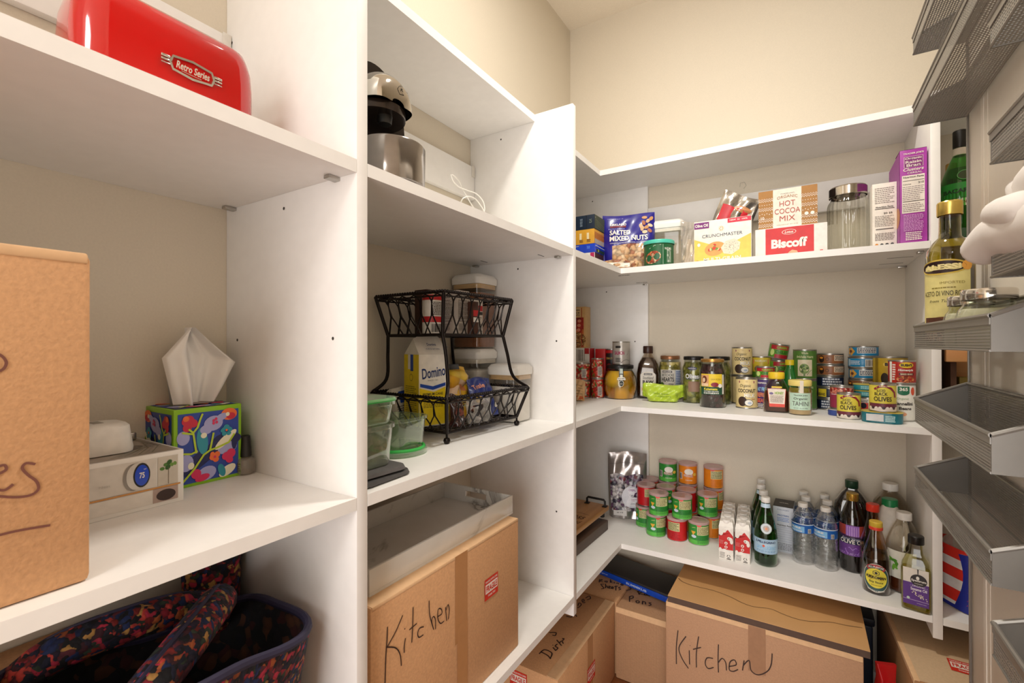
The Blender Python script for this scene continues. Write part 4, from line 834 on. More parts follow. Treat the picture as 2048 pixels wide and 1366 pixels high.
# cracker box
Yb = 1.745; xa, xb = onY(1388, 480, Yb).x, onY(1503, 480, Yb).x; hb_ = tz(1450, 437, Yb, S1); wB = xb-xa
CRW = K('f2ece0', .4)
t, f0, fr, fl_ = simple_box('cracker_box', 'white and yellow multi-grain cracker box leaning beside the cookie box', 'box', ((xa+xb)/2, Yb+.024, S1), 0, wB, .046, hb_, CRW)
m = MB(); YL = K('f0c95a', .4); w2 = wB/2
m.poly(f0, [(-w2+.001, .001), (w2-.001, .001), (w2-.001, .092), (.02, .060), (-.02, .060), (-w2+.001, .088)], YL, 1)
m.rect(f0, -w2+.001, hb_-.026, -w2+.050, hb_-.004, K('7a2a78'), 1); m.text('Olive Oil', f0, -w2+.025, hb_-.015, .042, .011, CRW, 2, .03); m.rect(f0, .018, hb_-.016, w2-.001, hb_-.001, K('d8304a'), 1); m.text('NEW  5g  100%', f0, .052, hb_-.0085, .055, .006, CRW, 2, .02)
for k in range(6): m.ell(f0, -.002+.005*cos(k*pi/3), hb_-.032+.005*sin(k*pi/3), .0016, .0016, K('d8a23a'), 2, 8)
m.line(f0, [(-.002+.009*cos(k*pi/3+pi/6), hb_-.032+.009*sin(k*pi/3+pi/6)) for k in range(7)], .0008, K('d8c8a0'), 2)
m.text('CRUNCHMASTER', f0, -.0, hb_-.054, .128, .011, K('33415a'), 2, .0)
m.ell(f0, -.022, .050, .034, .024, K('dfa05a'), 2, 24, .2); m.ell(f0, .028, .052, .032, .026, K('e3d8c2'), 2, 7, .4)
for k in range(30): m.ell(f0, .028+.024*sin(k*2.4)*((k % 5)/5+.2), .052+.019*cos(k*2.4)*((k % 5)/5+.2), .0011, .0009, K('6a5a48'), 3, 6)
for k in range(16): m.ell(f0, -.024+.020*sin(k*2.1)*((k % 4)/4+.2), .052+.012*cos(k*2.1)*((k % 4)/4+.2), .005, .0035, K(('d8402c', '6a9a3a', 'e8c890', 'c83a2a')[k % 4]), 3+k % 3, 8, k)
m.text('MULTI-GRAIN', f0, 0, .014, .118, .012, CRW, 2, .02); m.ell(f0, -.075, .068, .005, .006, CRW, 2); m.ell(f0, -.080, .010, .005, .005, K('d8a23a'), 2); m.build('print', t)
pk = onY(1452, 430, 1.80)
t, on = pouch('chip_bag', 'silver foil chip bag with a wire clip leaning behind the cracker box', (pk.x-.040, pk.y+.045, S1+.030), face(pk), .130, .238, .050, FOIL, 3, seed=27, crumple=.007, roll=22)
m = MB(); m.rect(on, -.05, .13, .04, .19, K('c8202c', .3), 1, 10); m.ell(on, .02, .19, .03, .012, K('c98a5a', .4), 2, 16); m.build('print', t)
MB().tube([(-.02, 0, .262), (-.024, 0, .275), (-.012, 0, .281), (-.002, 0, .272), (-.006, 0, .26)], .0009, STEEL).build('clip', t)
# cookie box + cocoa box
Yc_ = 1.745; xa, xb = onY(1510.5, 490, Yc_).x, onY(1655, 490, Yc_).x; hb_ = tz(1580, 452, Yc_, S1); wB = xb-xa
t, f0, fr, fl_ = simple_box('cookie_box', 'wide white cookie box with a red panel under the cocoa box', 'box', ((xa+xb)/2, Yc_+.062, S1), 0, wB, .12, hb_, K('efe9e2', .4))
XX = lambda px: onY(px, 490, Yc_).x - (xa+xb)/2
m = MB(); m.rect(f0, XX(1531), .004, XX(1628), hb_-.002, K('cc2024', .4), 1); m.text('Biscoff', f0, XX(1578), hb_*.46, .100, .030, CRW, 3, .045)
m.ell(f0, XX(1578), hb_*.82, .020, .0085, CRW, 2); m.ell(f0, XX(1578), hb_*.82, .0185, .0072, K('cc2024', .4), 3); m.text('Lotus', f0, XX(1578), hb_*.82, .024, .008, CRW, 4, .02, shear=.25)
m.poly(f0, [(XX(1572), .004), (XX(1598), .004), (XX(1594), .018), (XX(1584), .022), (XX(1578), .016)], K('e2a882'), 3); m.rect(f0, XX(1640), .010, XX(1646), .014, K('cc2024'), 2); m.build('print', t)
zc = S1+hb_+.0004; Y2_ = 1.762; xa, xb = onY(1517, 420, Y2_).x, onY(1635, 420, Y2_).x; h2 = tz(1576, 376, Y2_, zc); wB = xb-xa
BR = K('a8742e', .4); t, f0, fr, fl_ = simple_box('cocoa_box', 'brown and cream hot cocoa mix box stacked on the cookie box', 'box', ((xa+xb)/2, Y2_+.052, zc), 0, wB, .10, h2, K('3a2a24', .5))
XX = lambda px: onY(px, 420, Y2_).x - (xa+xb)/2
m = MB(); m.rect(f0, -wB/2, 0, wB/2, h2, BR, 1); m.rect(f0, XX(1546), 0, XX(1603), h2, K('eee2d2', .4), 2)
for s0, s1 in ((XX(1517), XX(1546)), (XX(1603), XX(1635))):
    for v in (.008, .026, .062, .092):
        n = 12
        for dv, ww in ((0, .0016), (.006, .0012)): m.line(f0, [(s0+(s1-s0)*i/n, v+dv+(.005 if i % 2 else 0)) for i in range(n+1)], ww, CRW, 3)
    for k in range(6): m.ell(f0, s0+(s1-s0)*(k+.5)/6, .050+.003*(k % 2), .0014, .0016, CRW, 3, 6); m.ell(f0, s0+(s1-s0)*(k+.5)/6, .082, .0012, .0014, CRW, 3, 6)
cx2 = XX(1574.5)
m.text('TRADER JOE\'S', f0, cx2, h2*.87, .040, .0035, DARK, 4); m.text('ORGANIC', f0, cx2, h2*.77, .058, .009, K('9a6a3a'), 4, arc=.004); m.text('HOT', f0, cx2, h2*.62, .044, .017, K('b04a3a'), 4); m.text('COCOA', f0, cx2, h2*.43, .072, .017, K('b04a3a'), 4); m.text('MIX', f0, cx2, h2*.24, .044, .017, K('b04a3a'), 4); m.text('10 PACKETS NET WT 10 OZ', f0, cx2, h2*.08, .06, .003, K('8a7a6a'), 4)
m.text('10', f0, XX(1525), h2*.30, .010, .010, CRW, 4, .02); m.ell(f0, XX(1613), h2*.30, .0055, .0055, CRW, 4); m.ell(f0, XX(1625), h2*.30, .0055, .0055, CRW, 4); m.build('print', t)
# ribbed glass jar
pj = onY(1696, 480, 1.81); r = .0545; hj = tz(1696, 374, 1.80, S1)
t = thing('glass_jar', 'empty ribbed glass jar with a polished steel lid right of the cocoa box', 'jar', (pj.x, pj.y, S1), 0)
m = MB(); n = 144; vs = []; pr_ = [(.90, 0), (1, .006), (1, .03), (1, hj*.70), (.96, hj*.77), (.86, hj*.815), (.86, hj*.88)]
for k, z in pr_:
    for i in range(n): rr = r*k*(1 + (.018*cos(i*2*pi/6) if .9 < k and z > .01 else 0)); vs.append((rr*cos(2*pi*i/n), rr*sin(2*pi*i/n), z))
m.add(vs, [(j*n+i, j*n+(i+1) % n, (j+1)*n+(i+1) % n, (j+1)*n+i) for j in range(len(pr_)-1) for i in range(n)] + [tuple(reversed(range(n)))], glass('f0f0ea', None, .04, 1.6, 'ribbed_glass')); m.build('glass', t, 60)
MB().lathe([(r*.90, hj*.86), (r*.93, hj*.865), (r*.93, hj-.004), (r*.88, hj), (.001, hj)], K('c4beb6', .1, 1, name='polished_steel'), 48, cap=(False, False)).build('lid', t, 30)
# tall narrow boxes at the right
Yd = 1.735; xa, xb = onY(1744.5, 430, Yd).x, onY(1794, 430, Yd).x; h3 = tz(1768, 366, Yd, S1)
t, f0, fr, fl_ = simple_box('cracker_carton', 'narrow white carton of nutrition print between the ribbed jar and cereal', 'box', ((xa+xb)/2, Yd+.08, S1), 0, xb-xa, .16, h3, K('ede5d8', .4))
m = MB(); q_ = (xb-xa)/2
m.small(f0, -q_+.006, h3-.060, q_-.006, h3-.012, 9, K('8a8078'), 1, 4, .35); m.rect(f0, -q_+.006, h3-.076, q_-.006, h3-.0745, INK, 1); m.text('Nutrition Facts', f0, 0, h3-.070, .04, .005, INK, 1, .02); m.text('20 25', f0, .008, h3-.089, .02, .005, INK, 1, .02)
m.small(f0, -q_+.006, h3-.128, q_-.006, h3-.095, 7, K('8a8078'), 1, 9, .35); m.rect(f0, -q_+.008, h3-.136, q_-.008, h3-.134, INK, 1); m.small(f0, -q_+.006, .022, q_-.006, .045, 5, K('8a8078'), 1, 2)
for k, c in enumerate(('d88a2a', '4a4a4a', '3a3a3a', '3a3a3a')): m.ell(f0, -q_+.010+k*.012, .010, .004, .004, K(c), 1, 10)
m.build('print', t)
pg = onY(1779, 352, 1.80)
t, on = pouch('snack_pouch', 'dark red snack pouch poking up between the white carton and the cereal', (.2375, 1.835, S1), pi/2, .13, .245, .005, K('5a2620', .3, bump=.5), 0, seed=31, crumple=.002)
Ye_ = 1.690; xa, xb = onY(1800.5, 400, Ye_).x, onY(1855, 400, Ye_).x; h4 = tz(1828, 297, Ye_, S1)
PU = K('a63aa0', .4, name='magenta_purple_card'); t, f0, fr, fl_ = simple_box('cereal_box', 'tall purple raisin bran cereal box at the right end of the shelf', 'box', ((xa+xb)/2, Ye_+.10, S1), 0, xb-xa, .195, h4, PU)
m = MB(); q_ = (xb-xa)/2; CR_ = K('f0e6da', .4)
m.text('TRADER JOE\'S', f0, 0, h4-.012, .044, .006, CR_, 2, .03); m.rect(f0, -q_*.70, h4-.050, q_*.72, h4-.020, CR_, 1); m.rect(f0, -q_*.67, h4-.0493, q_*.69, h4-.0207, K('86307c'), 2)
for k, w_ in enumerate(('Organic', 'Raisin', 'Bran')): m.text(w_, f0, 0, h4-.0262-k*.0092, (.036, .034, .030)[k], .0076, CR_, 3, .02)
m.text('Clusters', f0, 0, h4-.056, .044, .009, CR_, 3, .02, shear=.2); m.text('CEREAL', f0, .003, h4-.066, .032, .0055, CR_, 3, .01)
m.rect(f0, -q_*.86, h4-.178, q_*.82, h4-.072, CR_, 1); m.text('Nutrition Facts', f0, 0, h4-.0775, .044, .005, DARK, 2, .02); m.rect(f0, -q_*.8, h4-.088, q_*.78, h4-.0868, DARK, 2); m.text('210', f0, .016, h4-.095, .012, .006, DARK, 2, .02); m.text('Calories', f0, -.014, h4-.097, .018, .004, DARK, 2)
m.small(f0, -q_*.8, h4-.142, q_*.78, h4-.102, 8, K('8a7a80'), 2, 3, .3); m.rect(f0, -q_*.8, h4-.146, q_*.78, h4-.1445, DARK, 2); m.small(f0, -q_*.8, h4-.175, q_*.78, h4-.150, 5, K('8a7a80'), 2, 5, .3)
m.small(f0, -q_*.75, .034, q_*.72, h4-.182, 12, K('d89ad2'), 2, 7, .55); m.small(f0, -q_*.6, .008, q_*.6, .032, 5, CR_, 2, 8, .55); m.build('print', t)
m = MB(); m.rect(fl_, -.09, .003, .094, h4-.003, K('9a3a94'), 1); m.ell(fl_, .05, .08, .05, .03, K('c07a4a'), 2, 16); m.build('side_print', t)
m = MB(); m.add([(-q_, -.0975, h4+.0005), (q_, -.0975, h4+.0005), (q_, -.02, h4+.0045), (-q_, -.02, h4+.0045)], [(0, 1, 2, 3)], K('5a1f3c', .5)); m.build('flap', t)
def pd(px, d, z): t_ = (px-1024)/FPX; return Vector((cos(YAW)*t_*d - sin(YAW)*d, sin(YAW)*t_*d + cos(YAW)*d, z))
# ================================================================ middle shelf of cans and jars
def toma(m, fn, r, h):
    m.lathe([(r*.978, h*.08), (r*.978, h*.92)], cells('red_tomato_print', ['c22a1c', 'd8402a', '8f1a14', 'e05a38', '4a7a2c', 'b0241c', 'e8c8a0'], 110, .4, bump=.1, dark=.5), 40, cap=(False, False)); m.rect(fn, .004, .012, .024, .05, K('d8c8c0'), 3, 4); m.small(fn, .006, .014, .022, .048, 7, INK, 4)
# left leg
p = onX(1171, 640, -.775); z0 = at(1190, 725, S2)
t, f0, fr, fl_ = simple_box('dry_goods_box', 'white and red carton lying under the tall red rice box', 'box', (-.862, 1.944, S2), 0, .135, .058, .212, K('dcd4ca', .4)); m = MB(); m.rect(fr, -.028, .001, .028, .211, K('b01c22', .4), 1); m.rect(f0, .044, .186, .066, .211, K('b01c22', .4), 1); m.bars(f0, -.01, .155, .052, .205, K('8a8078'), 10, 1)
m.build('print', t); hb_ = .2125
t, f0, fr, fl_ = simple_box('rice_box', 'tall red and tan boxed rice standing on top of the white and red carton', 'box', (-.8635, 1.944, S2+hb_), 0, .10, .058, .183, K('cfa468', .5))
m = MB(); m.rect(f0, -.049, .004, .042, .135, cells('red_rice_print', ['a82418', 'b83020', '8f1a12', 'c8642c'], 40, .5, bump=0, dark=.6), 1); m.ell(f0, .012, .036, .040, .034, cells('rice_grain_print', ['b87a3a', 'd8a860', '8a4a20', 'e2c080'], 180, .6, bump=0), 2, 24)
for v in (.120, .100, .080): m.ell(f0, .02+.1*(v-.1), v, .009, .007, K('d88a6a'), 3, 10)
m.rect(f0, -.049, .142, .028, .178, K('d8b47c'), 1); m.text('SPANISH', f0, .004, .168, .04, .007, DARK, 2, .03); m.text('RICE', f0, .008, .156, .03, .007, DARK, 2, .03); m.text('& PASTA', f0, .004, .146, .04, .006, DARK, 2, .03); m.rect(f0, .031, .004, .034, .178, K('a82418'), 2); m.build('print', t)
for i in range(2):
    can('tomato_can', ('lower diced tomato can of the pair beside the white upright', 'upper diced tomato can of the pair beside the white upright')[i], pd(1164, 2.005, S2+i*.0745), .0365, .0742, radians(14), RED, toma, group='diced tomato cans')
    can('tomato_paste_can', ('lower slim tomato paste can next to the orange jar', 'upper slim tomato paste can next to the orange jar')[i], pd(1195, 1.985, S2+i*.0845), .0262, .0842, radians(14), RED, toma, group='slim tomato paste cans')
t, f0, fr, fl_ = simple_box('red_carton', 'plain red carton behind the slim tomato paste cans', 'box', pd(1203, 2.085, S2), radians(4), .045, .04, .208, RED)
can('tomato_can', 'black and red can standing behind the orange jar and slim cans', pd(1224, 2.088, S2), .036, .104, radians(12), K('1c1614', .4), None)
can('tomato_can', 'upper black and red tomato can behind the silver salmon can', pd(1224, 2.088, S2+.1042), .036, .104, radians(12), K('241a18', .4), lambda m, fn, r, h: (m.rect(fn, -.03, .085, .03, .098, RED, 2, 8), m.text('TOMATOES', fn, -.004, .062, .05, .01, K('c9a04a'), 2, .02), m.ell(fn, -.008, .025, .012, .014, RED, 2), m.ell(fn, .010, .022, .010, .013, RED, 3)))
pp = at(1158, 803, S2); t, on = pouch('soup_packet', 'striped orange and cream packet leaning by the tomato cans at the upright', (pp.x-.012, pp.y+.02, S2), radians(20), .055, .085, .03, K('dcb080', .5), -10, seed=41)
m = MB(); m.rect(on, -.02, .004, .02, .018, K('c9602c'), 1, 4)
for k in range(4): m.rect(on, -.016, .026+k*.011, .016, .028+k*.011, K('9a7a4a'), 1, 4)
m.build('print', t)
# peppers jar with salmon can on its lid
pc, r, d = cyl(1240, 800, 70, S2); hj = hp(pc - Vector((0, r, 0)), 73)
PEP = cells('yellow_orange_peppers', ['e89a14', 'f0a81c', 'd8820e', 'eeb42a', 'e07a10'], 16, .25, bump=.9, dark=.35, coat=.6)
rz = face(pc, 2)
def pepshape(r, h): return [(r*.72, 0), (r*.82, .002), (r*.86, .01), (r*.97, h*.30), (r, h*.50), (r*.95, h*.72), (r*.82, h*.88), (r*.74, h*.94), (r*.74, h)]
jar('pickled_pepper_jar', 'squat glass jar packed with whole yellow orange peppers and a black lid', pc, r, .142, rz, PEP, K('1a1614', .35), lidh=.016, fill=.93, shape=pepshape)
tj = [o for o in bpy.data.objects if o.name.startswith('pickled_pepper_jar')][-1]
m = MB(); fn = lambda u, v, l=1: (lambda R, a_: Vector((R*cos(a_), R*sin(a_), v)))(r*(.70 + .32*sin(pi*min(max(v, 0)/.13*.75+.05, 1))**.6) + .0012 + l*LAY, -pi/2 + u/r)
m.rect(fn, -.006, .068, .012, .134, K('28302c', .4), 1, 4); m.ell(fn, .003, .068, .0095, .013, K('e8e2d4'), 1, 20); m.ell(fn, .003, .068, .0080, .0115, K('28302c'), 2, 20); m.rect(fn, -.003, .108, .009, .128, K('b9c4bc'), 2); m.rect(fn, -.002, .094, .008, .104, K('dcdcd0'), 2)
m.poly(fn, [(-.014, .082), (.020, .082), (.017, .092), (.003, .096), (-.011, .092)], K('e8e2d4'), 3); m.text('DELLA TERRA', fn, .003, .088, .026, .004, DARK, 4, .02); m.text('PEPPERS', fn, .003, .066, .011, .003, K('e8e2d4'), 3); m.build('label', tj)
can('salmon_can', 'wide silver grey salmon can standing on the black pepper jar lid', pc + Vector((.006, 0, .1424)), .0375, .098, rz, K('b9b3ab', .3, .3),
    lambda m, fn, r, h: (m.rect(fn, -.026, .070, -.004, .080, DARK, 2, 4), m.text('SALMON', fn, -.010, .050, .042, .016, K('a8305c'), 2, .03), m.small(fn, -.026, .012, -.004, .030, 3, DARK, 2, 2, .6), m.line(fn, [(-.004, .008), (.008, .018), (.020, .022), (.034, .018)], .0015, K('5a5452'), 2), m.line(fn, [(.022, .040), (.028, .048), (.030, .06)], .0012, K('5a5452'), 2)))
# raw honey bottle
ph_ = pd(1296, 1.985, S2); rz = face(ph_); hh_ = .222
HON = K('2c140a', .15, coat=.6, name='dark_honey'); KIRK = lambda m, fn, u, v, w, h: (m.rect(fn, u-w/2, v-h/2, u+w/2, v+h/2, K('2a1a1c'), 3, 4), m.text('KIRKLAND', fn, u, v, w*.85, h*.5, WH, 5, .03))
t = thing('honey_bottle', 'tall dark raw honey bottle with a brown cap and arched white label', 'bottle', ph_, rz)
sec = [(.040, .030, .016, .001), (.045, .034, .018, .006), (.047, .036, .02, .05), (.047, .036, .02, .105), (.040, .032, .02, .145), (.026, .024, .02, .172), (.0185, .0185, .018, .184), (.0175, .0175, .017, .192)]
MB().loft(sec, glass('efe6dc', None, .03, 3, 'jar_glass2'), 6, (True, False)).build('bottle', t, 50); MB().loft([(a_-.002, b_-.002, c_, max(z, .003)) for a_, b_, c_, z in sec[:-2]], HON, 6).build('contents', t, 50)
MB().lathe([(.0195, .190), (.0205, .192), (.0205, .218), (.0185, .221), (.001, .221)], K('3a2018', .35), 32, cap=(False, False)).build('cap', t)
m = MB(); fn = front(-.0368); LB = K('e6dfd4', .5); m.rect(fn, -.031, .012, .031, .098, LB, 1); m.ell(fn, 0, .098, .031, .016, LB, 1, 24, 0, 0, pi); KIRK(m, fn, 0, .103, .034, .008)
m.text('Southland', fn, 0, .088, .044, .012, INK, 3, .0, shear=.3); m.text('RAW', fn, 0, .070, .044, .015, INK, 3, .035); m.text('UNFILTERED', fn, 0, .056, .044, .006, INK, 3, .01); m.text('HONEY', fn, 0, .040, .052, .016, K('d89a2a'), 3, .03); m.small(fn, -.024, .016, .024, .028, 3, INK, 3); m.build('label', t)
# artichoke jar, olive jars
OLV = cells('green_olives', ['8c8a3a', 'a09a48', '6f6c2c', 'b0a658', '7c7a30'], 58, .3, bump=.8, dark=.4, coat=.4); ART = cells('artichoke_hearts', ['b0a04a', 'c4b260', '8f8238', 'd0c078'], 40, .35, bump=.8, dark=.4, coat=.3)
LIDB = K('1c1a18', .3, .2)
pj = pd(1340, 1.975, S2); jar('artichoke_jar', 'glass jar of artichoke hearts with a copper coloured lid and white label', pj, .0452, .180, face(pj), ART, K('9a6a48', .3, .5), art=lambda m, fn, r, h: (m.rect(fn, -.044, .030, .020, .122, K('ddd6ca', .5), 1, 12), m.rect(fn, .021, .030, .052, .122, K('cfd4dc', .5), 1, 6), KIRK(m, fn, -.012, .114, .040, .009), m.text('ARTICHOKE', fn, -.010, .100, .050, .012, INK, 3, .01), m.text('HEARTS', fn, -.010, .082, .050, .018, INK, 3, .03), m.small(fn, -.006, .045, .014, .066, 4, INK, 3), m.small(fn, .024, .035, .05, .118, 12, K('3c5a9a'), 2), m.ell(fn, -.034, .058, .010, .012, K('5a7a34'), 3)), lidh=.015, fill=.93)
OT = lambda m, fn, r, h: (m.text('Olives', fn, -.006, .105, .050, .018, K('e8e6e8'), 2, .02), m.ell(fn, -.005, .135, .018, .006, K('3a3a5c'), 1, 16), m.text('NATURAL', fn, -.005, .135, .026, .005, WH, 3), m.rect(fn, -.030, .093, .020, .0945, K('3a4a7a'), 2, 6), m.rect(fn, -.02, .045, .02, .085, K('8a6a54', .5), 1, 6))
pj = pd(1387, 1.835, S2); jar('olive_jar', 'tall glass jar of green olives with a black lid behind the green pouch', pj, .0430, .181, face(pj), OLV, LIDB, art=OT, lidh=.014, fill=.95)
pj = pd(1439, 1.80, S2); jar('olive_jar', 'second tall olive jar with a black lid, hidden behind the kalamata jar', pj, .0430, .181, face(pj), OLV, LIDB, art=OT, lidh=.014, fill=.95)
KAL = cells('dark_kalamata_olives', ['3a1c24', '4a2630', '2a1218', '5a3038'], 60, .2, bump=.8, dark=.4, coat=.7)
pj = pd(1424.5, 1.706, S2); jar('kalamata_jar', 'glass jar of dark purple kalamata olives with a gold lid and yellow label', pj, .0440, .175, face(pj), KAL, K('b98a48', .25, .7), lidh=.011, fill=.96, neck=.84,
    art=lambda m, fn, r, h: (m.rect(fn, -.043, .048, .043, .122, K('1f4a34', .5), 1, 14), m.rect(fn, -.043, .076, .034, .122, K('e8c832', .5), 2, 14), m.rect(fn, -.041, .078, -.012, .118, K('d8a070', .5), 3, 4), m.ell(fn, -.027, .102, .009, .013, K('6a3420'), 4), m.ell(fn, -.029, .100, .005, .008, K('eccba6'), 5), m.rect(fn, -.040, .078, -.014, .088, K('eccba6'), 4, 3), m.text('GAIA ROSSA', fn, .012, .103, .034, .006, K('8a6a1a'), 3), m.ell(fn, .008, .084, .013, .008, K('8a2032'), 4), m.ell(fn, .026, .080, .007, .007, WH, 5), m.text('Kalamata', fn, -.006, .068, .046, .008, K('e8d84a'), 3, .03), m.text('PITTED OLIVES', fn, -.004, .059, .05, .005, WH, 3, .01), m.small(fn, -.03, .050, .022, .056, 1, WH, 3), m.rect(fn, .035, .050, .043, .120, K('d8d2c8'), 2, 2)))
# green pouch in front
pp = at(1322, 805, S2); t, on = pouch('olive_oil_wipes_pouch', 'crinkled lime green foil pouch lying in front of the artichoke jar', (pp.x, pp.y+.030, S2), face(pp, 0), .150, .070, .055, K('b4cc3c', .3, coat=.3, bump=.5, bs=40), -8, seed=44, crumple=.006, bot=.72)
m = MB(); m.text('baby wipes', on, -.006, .030, .055, .010, K('6f8a1c'), 1, .0); m.small(on, -.03, .018, .03, .022, 1, K('7f9a2c'), 1)
for k in range(7): m.line(on, [(.046, .012+k*.004), (.056, .010+k*.004)], .0008, K('5a6a1c'), 1)
m.build('print', t); m = MB()
for s_ in (-1, 1): m.grid(8, 6, lambda a_, b_, s_=s_: (s_*(.050+.028*a_), .004*sin(a_*14+b_*3), max(.003, .012+.042*b_*(.8+.35*a_) + .010*a_)), K('a8c034', .3, coat=.3)); 
m.build('sealed_end', t)
# coconut milk
CREAM = K('e6cf92', .45)
def coco(m, fn, r, h):
    m.poly(fn, [(-.026, h*.84), (0, h*.88), (.026, h*.84), (.026, h*.91), (0, h*.95), (-.026, h*.91)], K('7a1c2c'), 3); m.text('TRADER JOE\'S', fn, 0, h*.895, .034, .004, CREAM, 4); m.text('Organic', fn, -.004, h*.745, .036, .013, INK, 3, .0, shear=.3); m.text('COCONUT', fn, 0, h*.59, .060, .013, INK, 3, .025); m.text('MILK', fn, .010, h*.44, .036, .013, K('f4ecd8'), 4, .03); m.text('MILK', fn, .0108, h*.437, .037, .014, K('5a4a38'), 3, .03)
    m.ell(fn, -.014, h*.24, .015, .017, K('3a2418'), 3); m.ell(fn, .006, h*.20, .015, .0125, K('2c1c12'), 4); m.ell(fn, .007, h*.20, .0125, .0105, K('f2eee4'), 5); m.ell(fn, .009, h*.19, .006, .004, K('b8c4d8'), 6); m.small(fn, .016, h*.30, .028, h*.34, 1, K('a84a2a'), 3)
pc, r, d = cyl(1493, 815, 43, S2); r = .0365
can('coconut_milk_can', 'cream coconut milk can standing alone at the front of the pair', pd(1493, 1.677, S2), r, .1085, face(pc), CREAM, coco, group='coconut milk cans')
pb_ = pd(1484, 1.80, S2); can('coconut_milk_can', 'lower coconut milk can mostly hidden behind the front one', pb_, r, .1085, face(pb_, 18), CREAM, coco, group='coconut milk cans')
can('coconut_milk_can', 'upper coconut milk can stacked at the back, above the other coconut cans', pb_ + Vector((0, 0, .1088)), r, .1085, face(pb_, 4), CREAM, coco, group='coconut milk cans')
# beans, chiles, fruit
pc = pd(1531, 1.665, S2); PUR = K('43306a', .4)
can('refried_bean_can', 'purple refried bean can with orange and blue lettering behind the honey bottle', pc, .0345, .108, face(pc, -8), PUR, lambda m, fn, r, h: (m.text('TRADITIONAL', fn, -.008, .092, .032, .006, WH, 2, .02), m.text('FAT FREE', fn, -.008, .070, .034, .014, K('8fc4e8'), 2, .03), m.text('REFRIED', fn, -.006, .050, .034, .015, K('e88a5a'), 2, .03), m.text('BEANS', fn, -.006, .030, .034, .015, K('e06a4a'), 2, .03), m.small(fn, -.025, .004, .015, .02, 3, WH, 2)))
GRC = K('5f9a2c', .4)
def chile(m, fn, r, h): m.rect(fn, -.034, h*.62, .034, h*.90, K('b01f2c'), 1, 12); m.rect(fn, -.016, h*.05, .034, h*.30, K('b01f2c'), 1, 8); m.text('GREEN', fn, .006, h*.76, .036, h*.16, K('8ac43a'), 2, .03); m.text('CHILES', fn, .006, h*.46, .042, h*.22, K('2f6a1c'), 2, .04); m.ell(fn, -.026, h*.4, .008, h*.22, K('cfe08a'), 2)
can('chile_can', 'short red and green chile can sitting on the purple bean can', pc + Vector((0, 0, .1083)), .0325, .040, face(pc), GRC, chile, group='short green chile cans')
pk = pd(1558, 1.765, S2)
for i in range(3): can('chile_can', ('bottom short chile can of the stack behind the lime juice', 'middle short chile can of the stack behind the lime juice', 'third short chile can of the stack, directly under the tilted one')[i], pk + Vector((0, 0, i*.0562)), .0335, .056, face(pk, i*12), GRC, chile, group='short green chile cans')
t = can('chile_can', 'tilted short chile can perched on top of the tall stack', pk + Vector((-.006, 0, .1745)), .0335, .056, face(pk, 8), GRC, chile, group='short green chile cans'); t.rotation_euler = (radians(2), radians(9), face(pk, 8))
pk = pd(1523, 1.80, S2)
for i in range(2): can('fruit_can', ('lower yellow labelled fruit can hidden behind the purple bean can', 'upper yellow and green fruit can with a red ribbon, behind the purple can')[i], pk + Vector((0, 0, i*.0912)), .0355, .091, face(pk, -6), K('d8c038', .4), lambda m, fn, r, h: (m.rect(fn, -.035, .004, .035, h*.36, K('5a8a2a'), 1, 10), m.poly(fn, [(-.028, h*.68), (0, h*.74), (.028, h*.68), (.028, h*.88), (0, h*.93), (-.028, h*.88)], K('c8202c'), 2), m.text('TRADER JOE\'S', fn, 0, h*.80, .042, .009, K('f0e8c8'), 3, .02), m.ell(fn, -.01, h*.48, .012, .012, K('7a4a34'), 3), m.ell(fn, .012, h*.42, .010, .010, K('2f5a22'), 3)), group='yellow fruit cans')
# honey bottle (front)
pc, r, d = cyl(1552.5, 824, 48, S2); pc = pd(1552.5, 1.580, S2); rz = face(pc)
t = thing('honey_bottle', 'small clear honey jar with a yellow cap and red edged label', 'bottle', pc, rz)
sec = [(.036, .026, .018, .001), (.040, .029, .02, .006), (.038, .028, .02, .055), (.034, .026, .02, .082), (.026, .022, .018, .100), (.0215, .0205, .02, .108), (.0205, .0205, .02, .114)]
MB().loft(sec, glass('f0e4d2', None, .03, 3, 'jar_glass3'), 6, (True, False)).build('bottle', t, 50); MB().loft([(a_-.002, b_-.002, c_, max(z, .003)) for a_, b_, c_, z in sec[:3]] + [(.034, .0255, .02, .072)], K('4a1c14', .15, coat=.6), 6).build('contents', t, 50)
MB().lathe([(.0235, .112), (.0245, .114), (.0245, .131), (.0225, .134), (.001, .134)], K('e8c42a', .4), 36, cap=(False, False)).build('cap', t)
m = MB(); fn = front(-.0295); m.poly(fn, [(-.020, .020), (.023, .020), (.027, .080), (-.026, .080)], K('e9dccb', .5), 1); m.poly(fn, [(-.020, .020), (.023, .020), (.0235, .030), (-.021, .030)], K('d8402c'), 2); m.line(fn, [(-.020, .020), (.023, .020), (.027, .080), (-.026, .080), (-.020, .020)], .0016, K('d8502c'), 3)
m.text('HONEY', fn, .008, .066, .026, .009, K('8ab02c'), 3, .04); m.ell(fn, -.015, .064, .006, .004, K('6a5a8a'), 3); m.small(fn, -.018, .034, .020, .058, 6, K('9a8a80'), 3); m.rect(fn, -.014, .083, .016, .088, K('e8c42a'), 1); m.build('label', t)
# lime juice
pc = pd(1580, 1.665, S2); t = thing('lime_juice_bottle', 'green lime juice bottle with a yellow cap behind the tahini', 'bottle', pc, face(pc))
MB().lathe([(.024, 0), (.029, .003), (.030, .01), (.030, .085), (.026, .11), (.015, .140), (.0125, .150), (.0125, .156)], K('1f7a2c', .15, coat=.6, name='green_plastic'), 32).build('bottle', t, 50); MB().lathe([(.0150, .154), (.0155, .156), (.0155, .171), (.014, .173), (.001, .173)], K('e8cc22', .4), 32, cap=(False, False)).build('cap', t)
